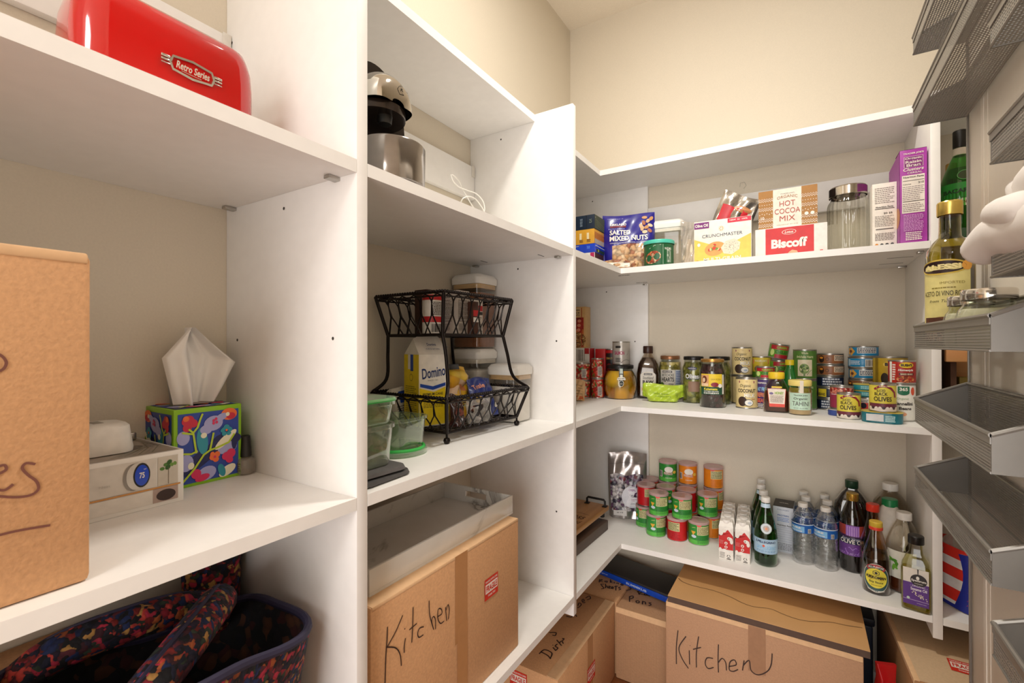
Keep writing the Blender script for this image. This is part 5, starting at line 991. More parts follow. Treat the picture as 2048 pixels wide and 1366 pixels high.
# tahini
pc = pd(1599.5, 1.520, S2); jar('tahini_jar', 'jar of tahini with a pale yellow lid and mint green label at the front', pc, .0335, .112, face(pc), K('d8b48a', .5), K('e8d27a', .45), lidh=.018, fill=.90, neck=.92,
    art=lambda m, fn, r, h: (m.rect(fn, -.034, .018, .034, .072, K('bcd8c4', .5), 1, 12), m.text('TRADER JOE\'S', fn, .002, .064, .040, .005, INK, 2, .01), m.text('Organic', fn, .002, .053, .040, .009, INK, 2, .01), m.text('TAHINI', fn, .002, .038, .048, .014, K('4a4440'), 2, .0), m.text('NET WT. 10.6 OZ (300g)', fn, .002, .023, .04, .0035, INK, 2), m.rect(fn, .000, .072, .010, .112, K('e8dccb', .5), 2, 3)))
tj = [o for o in bpy.data.objects if o.name.startswith('tahini_jar')][-1]; MB().lathe([(.0318, .074), (.0316, .084), (.0295, .088)], K('8a7a2c', .2, coat=.5, name='separated_oil'), 32).build('oil_layer', tj)
# artichoke cans
pc = pd(1609.5, 1.645, S2); AG = K('4f7a2e', .4)
def artc(m, fn, r, h): m.rect(fn, -.022, .012, .022, h*.66, K('d8ccae'), 2, 8); m.ell(fn, -.002, h*.36, .015, .018, K('6f8a3c'), 3, 16); [m.ell(fn, -.002+.009*cos(k*1.3)*(.4+k % 3*.3), h*.36+.010*sin(k*1.3)*(.4+k % 3*.3), .0045, .0035, K(('4f6a26', '8fa650', '3f5a20')[k % 3]), 4+k % 3, 8, k) for k in range(14)]; m.rect(fn, -.004, .013, .001, h*.2, K('5f7a34'), 4); m.text('Whole', fn, 0, h*.88, .020, .007, K('e0dcb0'), 2, .01); m.text('Artichoke Hearts', fn, 0, h*.76, .052, .009, K('e0dcb0'), 2, .01); m.line(fn, [(.006, .016), (.013, .028), (.020, .034)], .0015, K('5f7a34'), 4)
for i in range(2): can('artichoke_can', ('lower green artichoke heart can, half hidden by the tahini', 'upper green artichoke heart can stacked above the tahini jar')[i], pc + Vector((0, 0, i*.1053)), .0365, .105, face(pc), AG, artc, group='green artichoke cans')
# tuna stacks
TB, TBR, TN = K('1f84b8', .3), K('8f5a34', .4), K('1c2a48', .35)
def tbrown(m, fn, r, h): m.rect(fn, .004, h*.36, .040, h*.84, K('dcc8ae'), 2, 6); m.small(fn, .006, h*.4, .038, h*.8, 3, INK, 3); m.ell(fn, -.034, h*.5, .009, h*.32, K('2a1a14'), 2); m.ell(fn, -.034, h*.62, .006, h*.10, K('d88a2c'), 3); m.ell(fn, -.016, h*.5, .0055, .0055, K('3a2a20'), 2, 12); m.ell(fn, -.016, h*.5, .0040, .0040, K('8f5a34'), 3, 12)
def tnavy(m, fn, r, h): m.small(fn, -.026, h*.18, .038, h*.86, 3, K('d0d4dc'), 2, 5, .6); m.rect(fn, -.044, h*.12, -.030, h*.88, K('101828'), 2, 3)
def tnavy2(m, fn, r, h): m.rect(fn, -.044, h*.16, -.014, h*.86, K('d8c02c'), 2, 6); m.text('BEANS', fn, -.030, h*.38, .024, h*.26, DARK, 3, .03); m.rect(fn, .0, h*.15, .036, h*.8, K('101a30'), 2, 4)
def tblue(m, fn, r, h): m.poly(fn, [(-.046, h*.2), (-.030, h*.15), (-.018, h*.5), (-.030, h*.85), (-.046, h*.8)], K('e0a848'), 2); m.rect(fn, -.012, h*.34, .044, h*.84, K('dcd8ce'), 2, 8); m.small(fn, -.010, h*.38, .042, h*.80, 3, K('3a4a6a'), 3, 4, .6); m.ell(fn, -.034, h*.5, .006, .005, K('6a3a2a'), 3)
def tblue2(m, fn, r, h): m.bars(fn, .010, h*.2, .032, h*.75, DARK, 12, 3); m.rect(fn, .009, h*.15, .034, h*.8, WH, 2, 4); m.small(fn, -.04, h*.3, -.005, h*.7, 3, K('dce8f0'), 2, 3, .5); m.rect(fn, -.046, h*.2, -.036, h*.8, K('a8c8d8'), 2, 2)
pc = pd(1659.5, 1.640, S2); hh_ = .0393
sp = ((TN, tnavy, 'navy tuna can at the very bottom of the left tuna stack'), (TN, tnavy2, 'navy can with a yellow patch second from the bottom of the left tuna stack'), (TN, tnavy, 'navy tuna can in the middle of the left tuna stack'), (TBR, tbrown, 'brown tuna can second from the top of the left tuna stack'), (TBR, tbrown, 'brown tuna can on top of the left tuna stack'))
for i, (c_, a_, lb) in enumerate(sp): can('tuna_can', lb, pc + Vector((.0015*(i % 2), 0, i*hh_)), .0412, hh_-.0003, face(pc, 3*i), c_, a_, group='left stack of tuna cans')
pc = pd(1725.5, 1.572, S2); hh_ = .0372
sp = ((TB, tblue, 'lowest blue tuna can of the right stack behind the small tins'), (TB, tblue2, 'blue tuna can second from the bottom of the right tuna stack'), (TBR, tbrown, 'brown tuna can low in the right tuna stack'), (TB, tblue, 'blue tuna can with an orange wedge third from the top of the right stack'), (TB, tblue2, 'blue tuna can with a barcode second from the top of the right stack'), (TB, tblue, 'blue tuna can on top of the right tuna stack'))
for i, (c_, a_, lb) in enumerate(sp): can('tuna_can', lb, pc + Vector((.002*(i % 2), 0, i*hh_)), .0418, hh_-.0003, face(pc, -4*(i % 3)), c_, a_, group='right stack of tuna cans')
# small tins in front
pc = pd(1736, 1.477, S2); can('bean_can', 'short red and white can under the two teal tins', pc, .030, .062, face(pc), K('dcd2c8', .4), lambda m, fn, r, h: (m.rect(fn, -.022, .020, .0, .045, K('c8302c'), 2, 5), m.ell(fn, -.012, .036, .008, .009, K('1c1a2c'), 3), m.ell(fn, -.008, .010, .009, .008, DARK, 2), m.small(fn, -.024, .046, .0, .056, 2, INK, 2)))
TEAL = K('1f7f86', .35); OLG = K('d8c25a', .3, .4, name='gold_tin')
def tin(name, lb, p, rz, hx, hy, h, c, top, group=None, art=None):
    t = thing(name, lb, 'tin', p, rz, group); k = min(hx, hy)
    MB().loft([(hx-.003, hy-.003, k, .0), (hx-.0008, hy-.0008, k, .002), (hx-.0008, hy-.0008, k, h-.003)], c, 8).build('tin', t, 40); MB().loft([(hx, hy, k, h-.0032), (hx+.0006, hy+.0006, k, h-.001), (hx-.001, hy-.001, k, h), (hx-.004, hy-.004, k, h-.001)], top, 8).build('rim', t, 40)
    if art: m = MB(); art(m, front(-hy-.0002)); m.build('label', t)
    return t
for i in range(2): tin('fish_tin', ('lower small teal tin with a gold rim on the short red and white can', 'upper small teal tin with a yellow top, on the other teal tin')[i], pc + Vector((.006-.002*i, .002, .0624+i*.0203)), face(pc, -6), .044, .022, .020, TEAL, OLG, 'small teal tins', lambda m, fn: m.small(fn, -.02, .004, .02, .014, 2, K('8ac4c4'), 1, 3, .6))
pc = pd(1680, 1.498, S2); t = tin('blue_tin', 'flat blue tin on the shelf under the red tomato can', pc, face(pc), .034, .030, .021, K('3a4f96', .35), K('c9c4be', .3, .5))
can('tomato_can', 'dark pink can with a printed tomato top band, left of the black olives', pc + Vector((.004, .002, .0214)), .0325, .074, face(pc), K('94304a', .4), lambda m, fn, r, h: (m.lathe([(r*.979, h*.68), (r*.979, h*.93)], cells('tomato_band', ['b83a34', 'd8806a', '8f2424', 'e0a894'], 140, .4, bump=0), 40, cap=(False, False)), m.rect(fn, -.032, h*.62, .032, h*.66, K('c8a0a0'), 2, 10)))
OLY = K('dccc4a', .45)
def bol(m, fn, r, h):
    m.rect(fn, -.040, .003, .040, h*.14, K('e8ddd0'), 1, 12); m.rect(fn, -.040, h*.14, .040, h*.30, K('6a2a3a'), 1, 12)
    for k in range(9): m.ell(fn, -.034+k*.0085, h*.14, .004, .004, K(('e8ddd0', '3a2a2a', 'e8ddd0')[k % 3]), 3, 10)
    m.line(fn, [(-.022, h*.80), (-.010, h*.90), (.004, h*.92), (.018, h*.84), (.028, h*.70), (.030, h*.52)], .006, K('8f2038'), 2); m.text('TRADER JOE\'S', fn, .002, h*.905, .026, .004, K('f0e0d0'), 4, .02)
    m.text('SLICED', fn, -.006, h*.76, .020, .007, INK, 3, .01); m.text('BLACK', fn, -.006, h*.64, .030, .009, INK, 3, .015); m.text('OLIVES', fn, -.002, h*.46, .042, .013, INK, 3, .02)
pc = pd(1697, 1.437, S2); can('black_olive_can', 'yellow black olives can standing on the shelf, the front left one', pc, .0312, .0785, face(pc), OLY, bol, group='sliced black olive cans')
pc = pd(1763, 1.364, S2); tin('sardine_tin', 'oval teal fish tin lying flat at the front under a black olives can', pc, face(pc, -4), .049, .029, .0335, K('1a6f7c', .35), OLG, None, lambda m, fn: (m.rect(fn, -.034, .006, .006, .026, K('c9c8c8'), 1), m.small(fn, .010, .006, .032, .024, 4, K('b8d8d8'), 1, 4, .6)))
can('black_olive_can', 'yellow black olives can raised on the oval teal tin, the right one', pc + Vector((.002, 0, .0338)), .0325, .0810, face(pc, 4), OLY, bol, group='sliced black olive cans')
pc = pd(1800, 1.405, S2); can('cannellini_can', 'white cannellini bean can with a green 365 badge at the right end', pc, .0365, .1105, face(pc), K('e8e4da', .5), lambda m, fn, r, h: (m.rect(fn, -.006, .084, .022, .104, K('1c6a4a'), 2, 6), m.ell(fn, .008, .086, .014, .008, K('1c6a4a'), 2), m.text('365', fn, .008, .0955, .019, .010, WH, 3, .03), m.text('Organic', fn, .006, .067, .028, .008, K('7a9a6a'), 2), m.text('Cannellini', fn, .008, .053, .046, .010, INK, 2, .03), m.text('Beans', fn, .012, .039, .030, .009, INK, 2, .03), m.ell(fn, .006, .022, .009, .006, K('e0a078'), 2), m.ell(fn, -.022, .088, .006, .008, K('a8c464'), 2), m.ell(fn, -.014, .07, .006, .006, K('e8a05a'), 2), m.ell(fn, .032, .09, .006, .012, K('d8502c'), 2)))
BU = lambda m, fn, u, v, w, h: (m.ell(fn, u, v, w, h, K('e8c42a'), 3), m.text('BUSH\'S', fn, u, v, w*1.6, h*.9, DARK, 5, .05))
can('baked_bean_can', 'red baked bean can stacked on top of the white cannellini can', pc + Vector((.004, .0, .1108)), .0335, .070, face(pc, 2), K('a8241c', .4), lambda m, fn, r, h: (m.rect(fn, -.034, .003, -.026, h-.004, WH, 2, 2), m.rect(fn, -.026, .003, -.014, h-.004, K('b8301c'), 2, 3), m.small(fn, -.024, .010, -.016, h-.01, 7, WH, 3, 3, .6), BU(m, fn, .010, h*.80, .017, .0085), m.text('Homestyle', fn, .008, h*.58, .036, .008, WH, 3, .03, shear=.3), m.text('BAKED BEANS', fn, .010, h*.42, .028, .005, K('e8d0b0'), 4, .02), m.rect(fn, -.008, h*.37, .028, h*.47, K('4a1410'), 2, 4), m.ell(fn, .008, h*.20, .022, h*.14, cells('baked_beans_print', ['b8502c', 'c8683c', '8f3418', 'd8844a'], 150, .5, bump=0), 3)))
pc = pd(1779, 1.515, S2)
for i in range(2): can('bean_can', ('lower large yellow bean can in the back right corner', 'upper large yellow bean can rising behind the red baked beans')[i], pc + Vector((0, 0, i*.0945)), .0470, .0942, face(pc, 4), K('c9a82a', .4), lambda m, fn, r, h: (BU(m, fn, .006, h*.74, .026, .012), m.text('BEST', fn, .006, h*.56, .014, .005, DARK, 3, .02), m.ell(fn, -.016, h*.26, .010, .018, K('2a1c14'), 2), m.rect(fn, -.044, .004, -.034, h*.95, K('8f7418'), 2, 3)), group='large yellow bean cans')
# ================================================================ lowest shelf
# cutting boards on the left leg
BAM = wood('bamboo_board', 'a8743c', 'c8925a', 30, .4, (1, .06, 1)); DKW = wood('dark_walnut_board', '4a3830', '5e4a3e', 30, .5, (1, .06, 1))
t = thing('cutting_board', 'dark walnut cutting board lying under the bamboo board', 'cutting board', (-.79, 1.58, S4), radians(-2)); MB().box(-.125, -.20, 0, .125, .20, .038, DKW, .003).build('board', t)
t = thing('cutting_board', 'bamboo board with black iron handle and engraved letters, on the dark board', 'cutting board', (-.80, 1.61, S4+.0665), radians(-3)); t.rotation_euler = (radians(1.5), 0, radians(-3))
MB().box(-.130, -.20, 0, .130, .19, .020, BAM, .004).build('board', t)
m = MB(); fn = flat((0, 0, .0203), (1, 0, 0), (0, 1, 0)); EN = K('5a3418', .6, name='burnt_engraving')
m.text('Bless', fn, .070, .02, .075, .038, EN, 1, .0, shear=.2); m.text('the Food', fn, .072, -.028, .080, .032, EN, 1, .0, shear=.2); m.line(fn, [(.03, .05), (.07, .056), (.11, .05)], .0018, EN, 1); m.build('engraving', t)
IR2 = K('1c1a1a', .5, .3)
m = MB(); m.tube([(.045, .165, .021), (.045, .165, .040), (.050, .165, .046), (.118, .165, .046), (.123, .165, .040), (.123, .165, .021)], .0045, IR2, 8); m.box(.036, .155, .020, .054, .175, .023, IR2, .001); m.box(.114, .155, .020, .132, .175, .023, IR2, .001); m.build('handle', t)
for sx in (-1, 1):
    for sy in (-1, 1): MB().lathe([(.008, -.0235), (.010, -.022), (.010, 0)], IR2, 16, sx*.11, sy*.165).build('foot', t)
# candy bag
pp = pd(1254, 1.995, S4); CAN = cells('wrapped_taffy_candies', ['b9b2b8', '5a3a5c', 'c8c2c4', '8a3a48', '3a3a4a', 'dcd6d6', '6a4a6a', 'a8a2ac'], 75, .35, bump=.8, dark=.35, coat=.4)
t, on = pouch('candy_pouch', 'silver stand up pouch full of wrapped taffy with a round white label', (pp.x, pp.y, S4), face(pp, 4), .162, .272, .065, K('a8a2a0', .2, .7, bump=.5, bs=30, name='pouch_film'), -2, seed=51, crumple=.004, bot=.93)
m = MB(); m.grid(26, 26, lambda a_, b_: on(-.068+.136*a_ - .004*b_, .030+.150*b_ + .006*sin(a_*9)*b_, 1), CAN)
m.grid(16, 4, lambda a_, b_: on(-.074+.148*a_, .224+.004*b_, 3), K('8a8484', .2, .6)); m.ell(on, .018, .088, .044, .044, K('dcdce4', .4), 5, 40); m.ell(on, .018, .088, .041, .041, K('6a7a9a'), 6, 40); m.ell(on, .018, .088, .0398, .0398, K('e6e4ea', .4), 7, 40)
m.text('CHIPS', on, .018, .117, .026, .009, K('9a6a9a'), 9, .02); m.text('BLACK CURRANT', on, .020, .094, .064, .009, K('2a2c44'), 9, .03); m.small(on, -.010, .072, .046, .084, 2, K('b08aa0'), 9, 3, .4); m.small(on, .0, .058, .036, .066, 2, K('8a8a9a'), 9, 4, .4); m.rect(on, -.058, .012, -.006, .034, K('d8d4d2'), 6, 6); m.text('NET 14 OZ', on, -.032, .025, .026, .005, INK, 8, .02); m.build('label', t)
# chip cans
REDL = K('c8686a', .35, name='translucent_red_lid')
CR, CH = .0366, .083
def chipcan(lb, px, d, lev, kind, off=0, back=True):
    p = pd(px, d, S4 + lev*(CH+.0004)); col = {'g': K('2f8a34', .35), 'r': K('c4161f', .35), 'o': K('e8861c', .35)}[kind]; col2 = {'g': K('5cb848', .35), 'r': K('c4161f', .35), 'o': K('e8861c', .35)}[kind]
    t = thing('chip_can', lb, 'can', p, face(p, off), 'small potato chip cans stacked on the bottom shelf')
    MB().lathe([(CR*.92, 0), (CR*.985, .0004), (CR*.985, .003)], CANTOP, 40, cap=(True, True)).build('base', t)
    m = MB(); m.lathe([(CR*.975, .003), (CR*.975, CH-.008)], col, 48, cap=(False, False)); fn = wrap(CR*.975)
    if kind == 'g': m.lathe([(CR*.977, .003), (CR*.977, .018)], col2, 48, cap=(False, False))
    if back:
        m.rect(fn, -.012, CH*.46, .034, CH*.84, K('dcd49c' if kind != 'r' else 'cfc890'), 2, 10); m.small(fn, -.010, CH*.48, .032, CH*.82, 6, K('5a5230'), 3, int(px), .5); m.small(fn, -.012, .008, .036, CH*.42, 6, K({'g': '1f5a24', 'r': '8f1018', 'o': 'b8601a'}[kind]), 3, int(px)+1, .3)
        if kind == 'g': m.ell(fn, -.026, CH*.54, .010, .010, K('e0a83a'), 3, 3, .5); m.ell(fn, -.024, CH*.38, .009, .0055, K('c8d4e0'), 3); m.line(fn, [(-.030, CH*.75), (-.018, CH*.78)], .0012, K('e0d890'), 3)
        m.poly(fn, [(-.016, CH*.90), (.004, CH*.90), (-.002, CH*.83), (-.010, CH*.83)], K('d8342c'), 4)
    else:
        m.rect(fn, -.034, .020, -.020, .046, K('dcd0c8'), 2, 3); m.bars(fn, -.033, .022, -.021, .044, INK, 9, 4); m.ell(fn, .006, CH*.62, .017, .0125, K('f0e8de'), 3, 24); m.text('PRINGLES', fn, .004, CH*.44, .034, .011, K('b8203a'), 5, .05); m.text('PRINGLES', fn, .004, CH*.44, .033, .010, K('f4ecdc'), 6, .01)
        m.text('ORIGINAL' if kind == 'r' else ('SOUR CREAM' if kind == 'g' else 'CHEDDAR'), fn, .006, CH*.22, .026, .004, K('f0e8d0'), 4, .02); m.ell(fn, .030, CH*.5, .008, .006, K('e8c04a'), 3)
    m.build('label', t)
    m = MB(); m.lathe([(CR*1.0, CH-.009), (CR*1.01, CH-.0085), (CR*1.01, CH-.0015), (CR*.98, CH), (CR*.93, CH), (CR*.91, CH-.0015), (.001, CH-.0015)], glass('e8c4c0', .55, .1, 2, 'pink_clear_lid'), 44, cap=(False, False)); m.build('lid', t, 30)
    m = MB(); f2 = flat((0, 0, CH-.0045), (1, 0, 0), (0, 1, 0)); m.ell(f2, 0, 0, CR*.93, CR*.93, K('d87a78', .4), 1, 36); m.ell(f2, 0, 0, CR*.55, CR*.42, K('d8ccb0'), 2, 24, .5); m.ell(f2, .002, 0, CR*.34, CR*.18, K('5a4238'), 3, 16, .5); m.build('foil_seal', t)
    return t
chipcan('green chip can at the left end of the bottom row', 1289, 1.902, 0, 'g', -20)
chipcan('green chip can second from the left in the bottom row, front', 1311, 1.812, 0, 'g', 22)
chipcan('red chip can at the front of the bottom row with a barcode', 1353, 1.772, 0, 'r', -40)
chipcan('green chip can nearest the shelf edge in the bottom row', 1396, 1.737, 0, 'g', 12)
chipcan('orange chip can at the right end of the bottom row', 1419, 1.800, 0, 'o', 30)
chipcan('red chip can at the left of the middle row', 1291.5, 1.985-.075, 1, 'r', 10)
chipcan('green chip can at the front left of the middle row', 1316.5, 1.802, 1, 'g', 4)
chipcan('green chip can at the very front of the middle row', 1363, 1.766, 1, 'g', 4)
chipcan('green chip can at the front right of the middle row', 1414, 1.790, 1, 'g', 4)
chipcan('red chip can at the back left of the middle row, near the candy pouch', 1299, 1.988, 1, 'r', 60)
chipcan('green chip can second in line behind the front left can of the middle row', 1331, 1.880, 1, 'g', 60)
chipcan('red chip can peeking out between the two front green cans of the middle row', 1372, 1.842, 1, 'r', -75, False)
for px, d, k in ((1335, 1.956, 'g'), (1375, 1.922, 'o'), (1426, 1.868, 'o')):
    chipcan({1335: 'chip can hidden under the top left green one', 1375: 'chip can under the top middle orange one', 1426: 'orange chip can directly under the top right orange one'}[px], px, d, 1, k, 50)
chipcan('top green chip can at the left end of the highest row', 1335, 1.956, 2, 'g', -4, False)
chipcan('top middle orange chip can with a barcode', 1375, 1.922, 2, 'o', -4, False)
chipcan('top right orange chip can with a nutrition panel', 1426, 1.868, 2, 'o', 4)
for i, (px, d) in enumerate(((1302, 1.984), (1334, 1.896), (1376, 1.862), (1337, 1.968), (1381, 1.940), (1427, 1.882))):
    chipcan('chip can in the hidden back part of the bottom row', px, d, 0, 'gro'[i % 3], 50)
# milk cartons
WMK = K('ece6dd', .4); REDM = K('c8201f', .4)
pa, pb_ = pd(1451.5, 1.616, S4), pd(1457.9, 1.802, S4); dirv = (pb_-pa).normalized(); mrz = atan2(-dirv.x, dirv.y); sidev = Vector((dirv.y, -dirv.x, 0))
rows = ('frontmost', 'second', 'third', 'fourth', 'rearmost')
q_ = .0228
mk = None
def milk(p, label):
    t = thing('milk_carton', label, 'carton', p, mrz, 'single serve milk cartons in two columns')
    MB().box(-q_, -q_, 0, q_, q_, .112, WMK, .0012).build('carton', t)
    MB().hexa([(-q_, -q_, .112), (q_, -q_, .112), (q_, q_, .112), (-q_, q_, .112), (-q_+.003, -q_+.012, .127), (q_-.003, -q_+.012, .127), (q_-.003, q_, .127), (-q_+.003, q_, .127)], WMK).build('sloped_top', t)
    MB().lathe([(.0135, .118), (.0140, .120), (.0140, .130), (.0125, .1325), (.001, .1325)], K('efe9e2', .4), 28, 0, -.002, (False, False)).build('cap', t)
    m = MB(); fn = front(-q_-.0002)
    m.rect(fn, -q_+.0006, .036, q_-.0006, .084, REDM, 1); m.poly(fn, [(-q_+.0006, .084), (q_-.0006, .084), (.014, .094), (.006, .104), (-.002, .097), (-q_+.0006, .080)], REDM, 1)
    for u, v, a_, b_ in ((-.016, .092, .010, .010), (-.006, .100, .007, .007), (.018, .100, .008, .009), (-.018, .034, .010, .007), (-.004, .032, .008, .006), (.010, .029, .008, .006), (.019, .026, .005, .005)): m.ell(fn, u, v, min(a_, q_-abs(u)) if abs(u)+a_ > q_ else a_, b_, WMK, 2, 14)
    m.ell(fn, .012, .074, .009, .006, WMK, 3, 12, -.3); m.ell(fn, .017, .065, .005, .008, WMK, 3, 12); m.ell(fn, .008, .074, .002, .0018, DARK, 4, 8); m.ell(fn, .000, .058, .0048, .0048, WMK, 3, 16); m.ell(fn, .000, .045, .0048, .0048, WMK, 3, 16); m.ell(fn, 0, .045, .0026, .0026, REDM, 4, 10); m.ell(fn, 0, .058, .0024, .0024, REDM, 4, 10); m.small(fn, -.020, .054, -.008, .068, 3, K('e89a94'), 3, 2, .3)
    m.small(fn, -.020, .006, -.004, .026, 5, K('6a6460'), 3, 3, .35)
    for k in range(3): a_ = pi/2 + k*2*pi/3; m.line(fn, [(.008+.0055*cos(a_+.35), .014+.0055*sin(a_+.35)), (.008+.0055*cos(a_+1.75), .014+.0055*sin(a_+1.75))], .0018, DARK, 3)
    m.rect(fn, .002, .004, .015, .0065, INK, 3); m.build('print', t); return t
for c, (px, d, side) in enumerate(((1451.5, 1.612, 'left'), (1484, 1.588, 'right'))):
    p0 = pd(px, d, S4)
    for i in range(5):
        p = p0 + dirv*(.0462*i) + sidev*(.002*(i % 2)); lb = rows[i] + ' milk carton in the ' + side + ' column beside the chip cans'
        if mk is None: mk = milk(p, lb)
        else: dup(mk, p, mrz, lb)
# bottles
def bottle(name, label, p, rz, prof, mat, capr, capz, caph, capm, liquid=None, lf=.9, lm=None, art=None, labelr=None, group=None, n=36, thin=.0015, sq=None, cat='bottle'):
    t = thing(name, label, cat, p, rz, group)
    if sq:
        MB().loft([(r_*sq[0], r_*sq[1], min(r_*sq[0], r_*sq[1])*sq[2], z) for r_, z in prof], mat, 7, (True, False)).build('bottle', t, 50)
    else: MB().lathe(prof, mat, n, cap=(True, False)).build('bottle', t, 50)
    if liquid:
        zt_ = prof[-1][1]*lf; ins = [(max(.002, r_-thin), max(z, .0025)) for r_, z in prof if z < zt_]
        for (ra, za), (rb, zb) in zip(prof, prof[1:]):
            if za <= zt_ <= zb: ins.append((max(.002, ra + (rb-ra)*(zt_-za)/(zb-za) - thin), zt_)); break
        if sq: MB().loft([(r_*sq[0], r_*sq[1], min(r_*sq[0], r_*sq[1])*sq[2], z) for r_, z in ins], liquid, 7).build('liquid', t, 50)
        else: MB().lathe(ins, liquid, n).build('liquid', t, 50)
    MB().lathe([(capr*.97, capz), (capr, capz+.001), (capr, capz+caph-.002), (capr*.92, capz+caph), (.001, capz+caph)], capm, 30, cap=(False, False)).build('cap', t, 30)
    if art: m = MB(); art(m); m.build('label', t)
    return t
PG = glass('5fc46a', None, .03, 2.6, 'green_pet'); LQG = glass('7fd890', None, .05, 3, 'green_water'); WC = K('ece8e0', .4)
def pelle(m):
    fn = wrap(.0352, 0); m.rect(fn, -.062, .044, .062, .092, K('b4d0e4', .45), 1, 30); m.rect(fn, -.062, .0455, .062, .0462, K('4a7ab0'), 2, 30); m.rect(fn, -.062, .0895, .062, .0902, K('4a7ab0'), 2, 30); m.text('S.PELLEGRINO', fn, -.002, .0825, .062, .0075, K('1c2c5c'), 3, .03); m.text('SANPELLEGRINO', fn, 0, .064, .062, .012, K('7ab4dc'), 2, .0)
    for k in range(5): m.ell(fn, -.008, .070, .0042, .0014, K('e0603c'), 4, 8, k*pi/5)
    m.small(fn, -.03, .049, .03, .056, 2, K('5a8ab8'), 3, 3, .35)
def pbadge(m):
    def f2(u, v, l=1): return Vector((u, 0, 0)) + Vector((sin(0)*0, -(.0325-.0085*(v-.125)/.03*.9) - .0008 - l*LAY + u*u*16, v))
    m.ell(f2, 0, .127, .0165, .0165, K('a8b4b0', .4), 1, 30); m.ell(f2, 0, .127, .0150, .0150, K('d4dee4', .4), 2, 30); m.ell(f2, 0, .127, .0095, .0095, K('b8a8a0', .4), 3, 24); m.ell(f2, 0, .127, .004, .004, K('e0905c', .4), 4, 8)
pprof = [(.022, .004), (.028, .0005), (.0325, .004), (.034, .012), (.0345, .02), (.0348, .100), (.0330, .118), (.0270, .145), (.0190, .172), (.0142, .190), (.0128, .203), (.0125, .208)]
for i, (px, d) in enumerate(((1530, 1.570), (1526, 1.640), (1521, 1.709), (1521.5, 1.777))):
    p = pd(px, d, S4); bottle('sparkling_water_bottle', ('green sparkling water bottle at the very front of its row', 'second green sparkling water bottle in the row', 'third green sparkling water bottle in the row', 'rearmost green sparkling water bottle against the wall')[i], p, face(p, 3), pprof, PG, .0142, .206, .0165, WC, LQG, .80, art=pelle, group='green sparkling water bottles'); tp = [o for o in bpy.data.objects if o.name.startswith('sparkling_water_bottle')][-1]; m = MB(); pbadge(m); m.build('round_badge', tp); MB().lathe([(.0150, .190), (.0132, .203)], K('c4dcec', .4), 24, cap=(False, False)).build('neck_band', tp)
# protein powder box
p = pd(1564.5, 1.645, S4); f_ = face(p, -4); c_ = p + Vector((-sin(f_), cos(f_), 0))*.0525
t, f0, fr, fl_ = simple_box('protein_box', 'pale blue grey box of nutrition facts with a black lid behind the green bottle', 'box', c_, f_, .062, .095, .160, K('c4c8d0', .4))
m = MB(); m.text('PROTEIN', f0, 0, .130, .034, .006, K('3a5a9a'), 1, .02); m.text('COLLAGEN', f0, 0, .150, .036, .004, K('5a6a8a'), 1); m.small(f0, -.018, .108, .018, .124, 3, K('6a8ac0'), 1); m.text('Nutrition Facts', f0, .004, .096, .046, .005, INK, 1, .02)
for k in range(7): m.rect(f0, -.026, .088-k*.008, .026, .0885-k*.008, K('5a6a9a'), 1)
m.small(f0, -.026, .008, .026, .034, 5, K('7a7a84'), 1); m.build('print', t)
m = MB(); m.rect(flat((0, 0, .1602), (1, 0, 0), (0, 1, 0)), -.0308, -.0472, .0308, .0472, K('2c2624', .5), 1); m.text('VITAL', flat((0, 0, .1604), (1, 0, 0), (0, 1, 0)), 0, 0, .030, .008, WH, 2, .02); m.build('lid_print', t)
# water bottles
WP = glass('fafbfb', None, .04, 1.3, 'ripple_pet', 90); WL = glass('f2f5f6', None, .05, 2.4, 'still_water', 60)
wprof = [(.020, .004), (.026, .0005), (.0305, .004)]
for k in range(15): wprof.append((.0318 + .0009*(1 if k % 2 else -1), .010 + k*.0062))
wprof += [(.0322, .105), (.0322, .132), (.0310, .146), (.0250, .164), (.0170, .178), (.0125, .184), (.0115, .188)]
def wlab(m):
    fn = wrap(.0328); m.rect(fn, -.10, .106, .10, .136, K('1f5fae', .35), 1, 40); m.rect(fn, -.050, .108, .004, .128, K('7ab4e0', .35), 2, 14); m.text('PURE', fn, -.022, .122, .032, .006, WH, 3, .03); m.text('SPRING WATER', fn, -.022, .112, .040, .004, WH, 3, .02); m.rect(fn, .014, .108, .024, .122, WH, 3, 3); m.bars(fn, .0145, .109, .0235, .121, INK, 8, 4); m.rect(fn, -.10, .1335, .10, .136, K('dce8f0'), 2, 40)
for i, (px, d) in enumerate(((1650, 1.538), (1653.5, 1.603), (1648, 1.664), (1604.5, 1.582), (1610.5, 1.645), (1606, 1.700))):
    p = pd(px, d, S4); bottle('water_bottle', ('clear water bottle at the front right of the pair of rows', 'middle clear water bottle of the right hand row', 'rear clear water bottle of the right hand row', 'clear water bottle at the front of the left hand row', 'middle clear water bottle of the left hand row', 'rear clear water bottle of the left hand row')[i], p, face(p, -8*(i % 3)), wprof, WP, .0148, .186, .0135, WC, None, .84, art=wlab, group='clear water bottles in two rows')
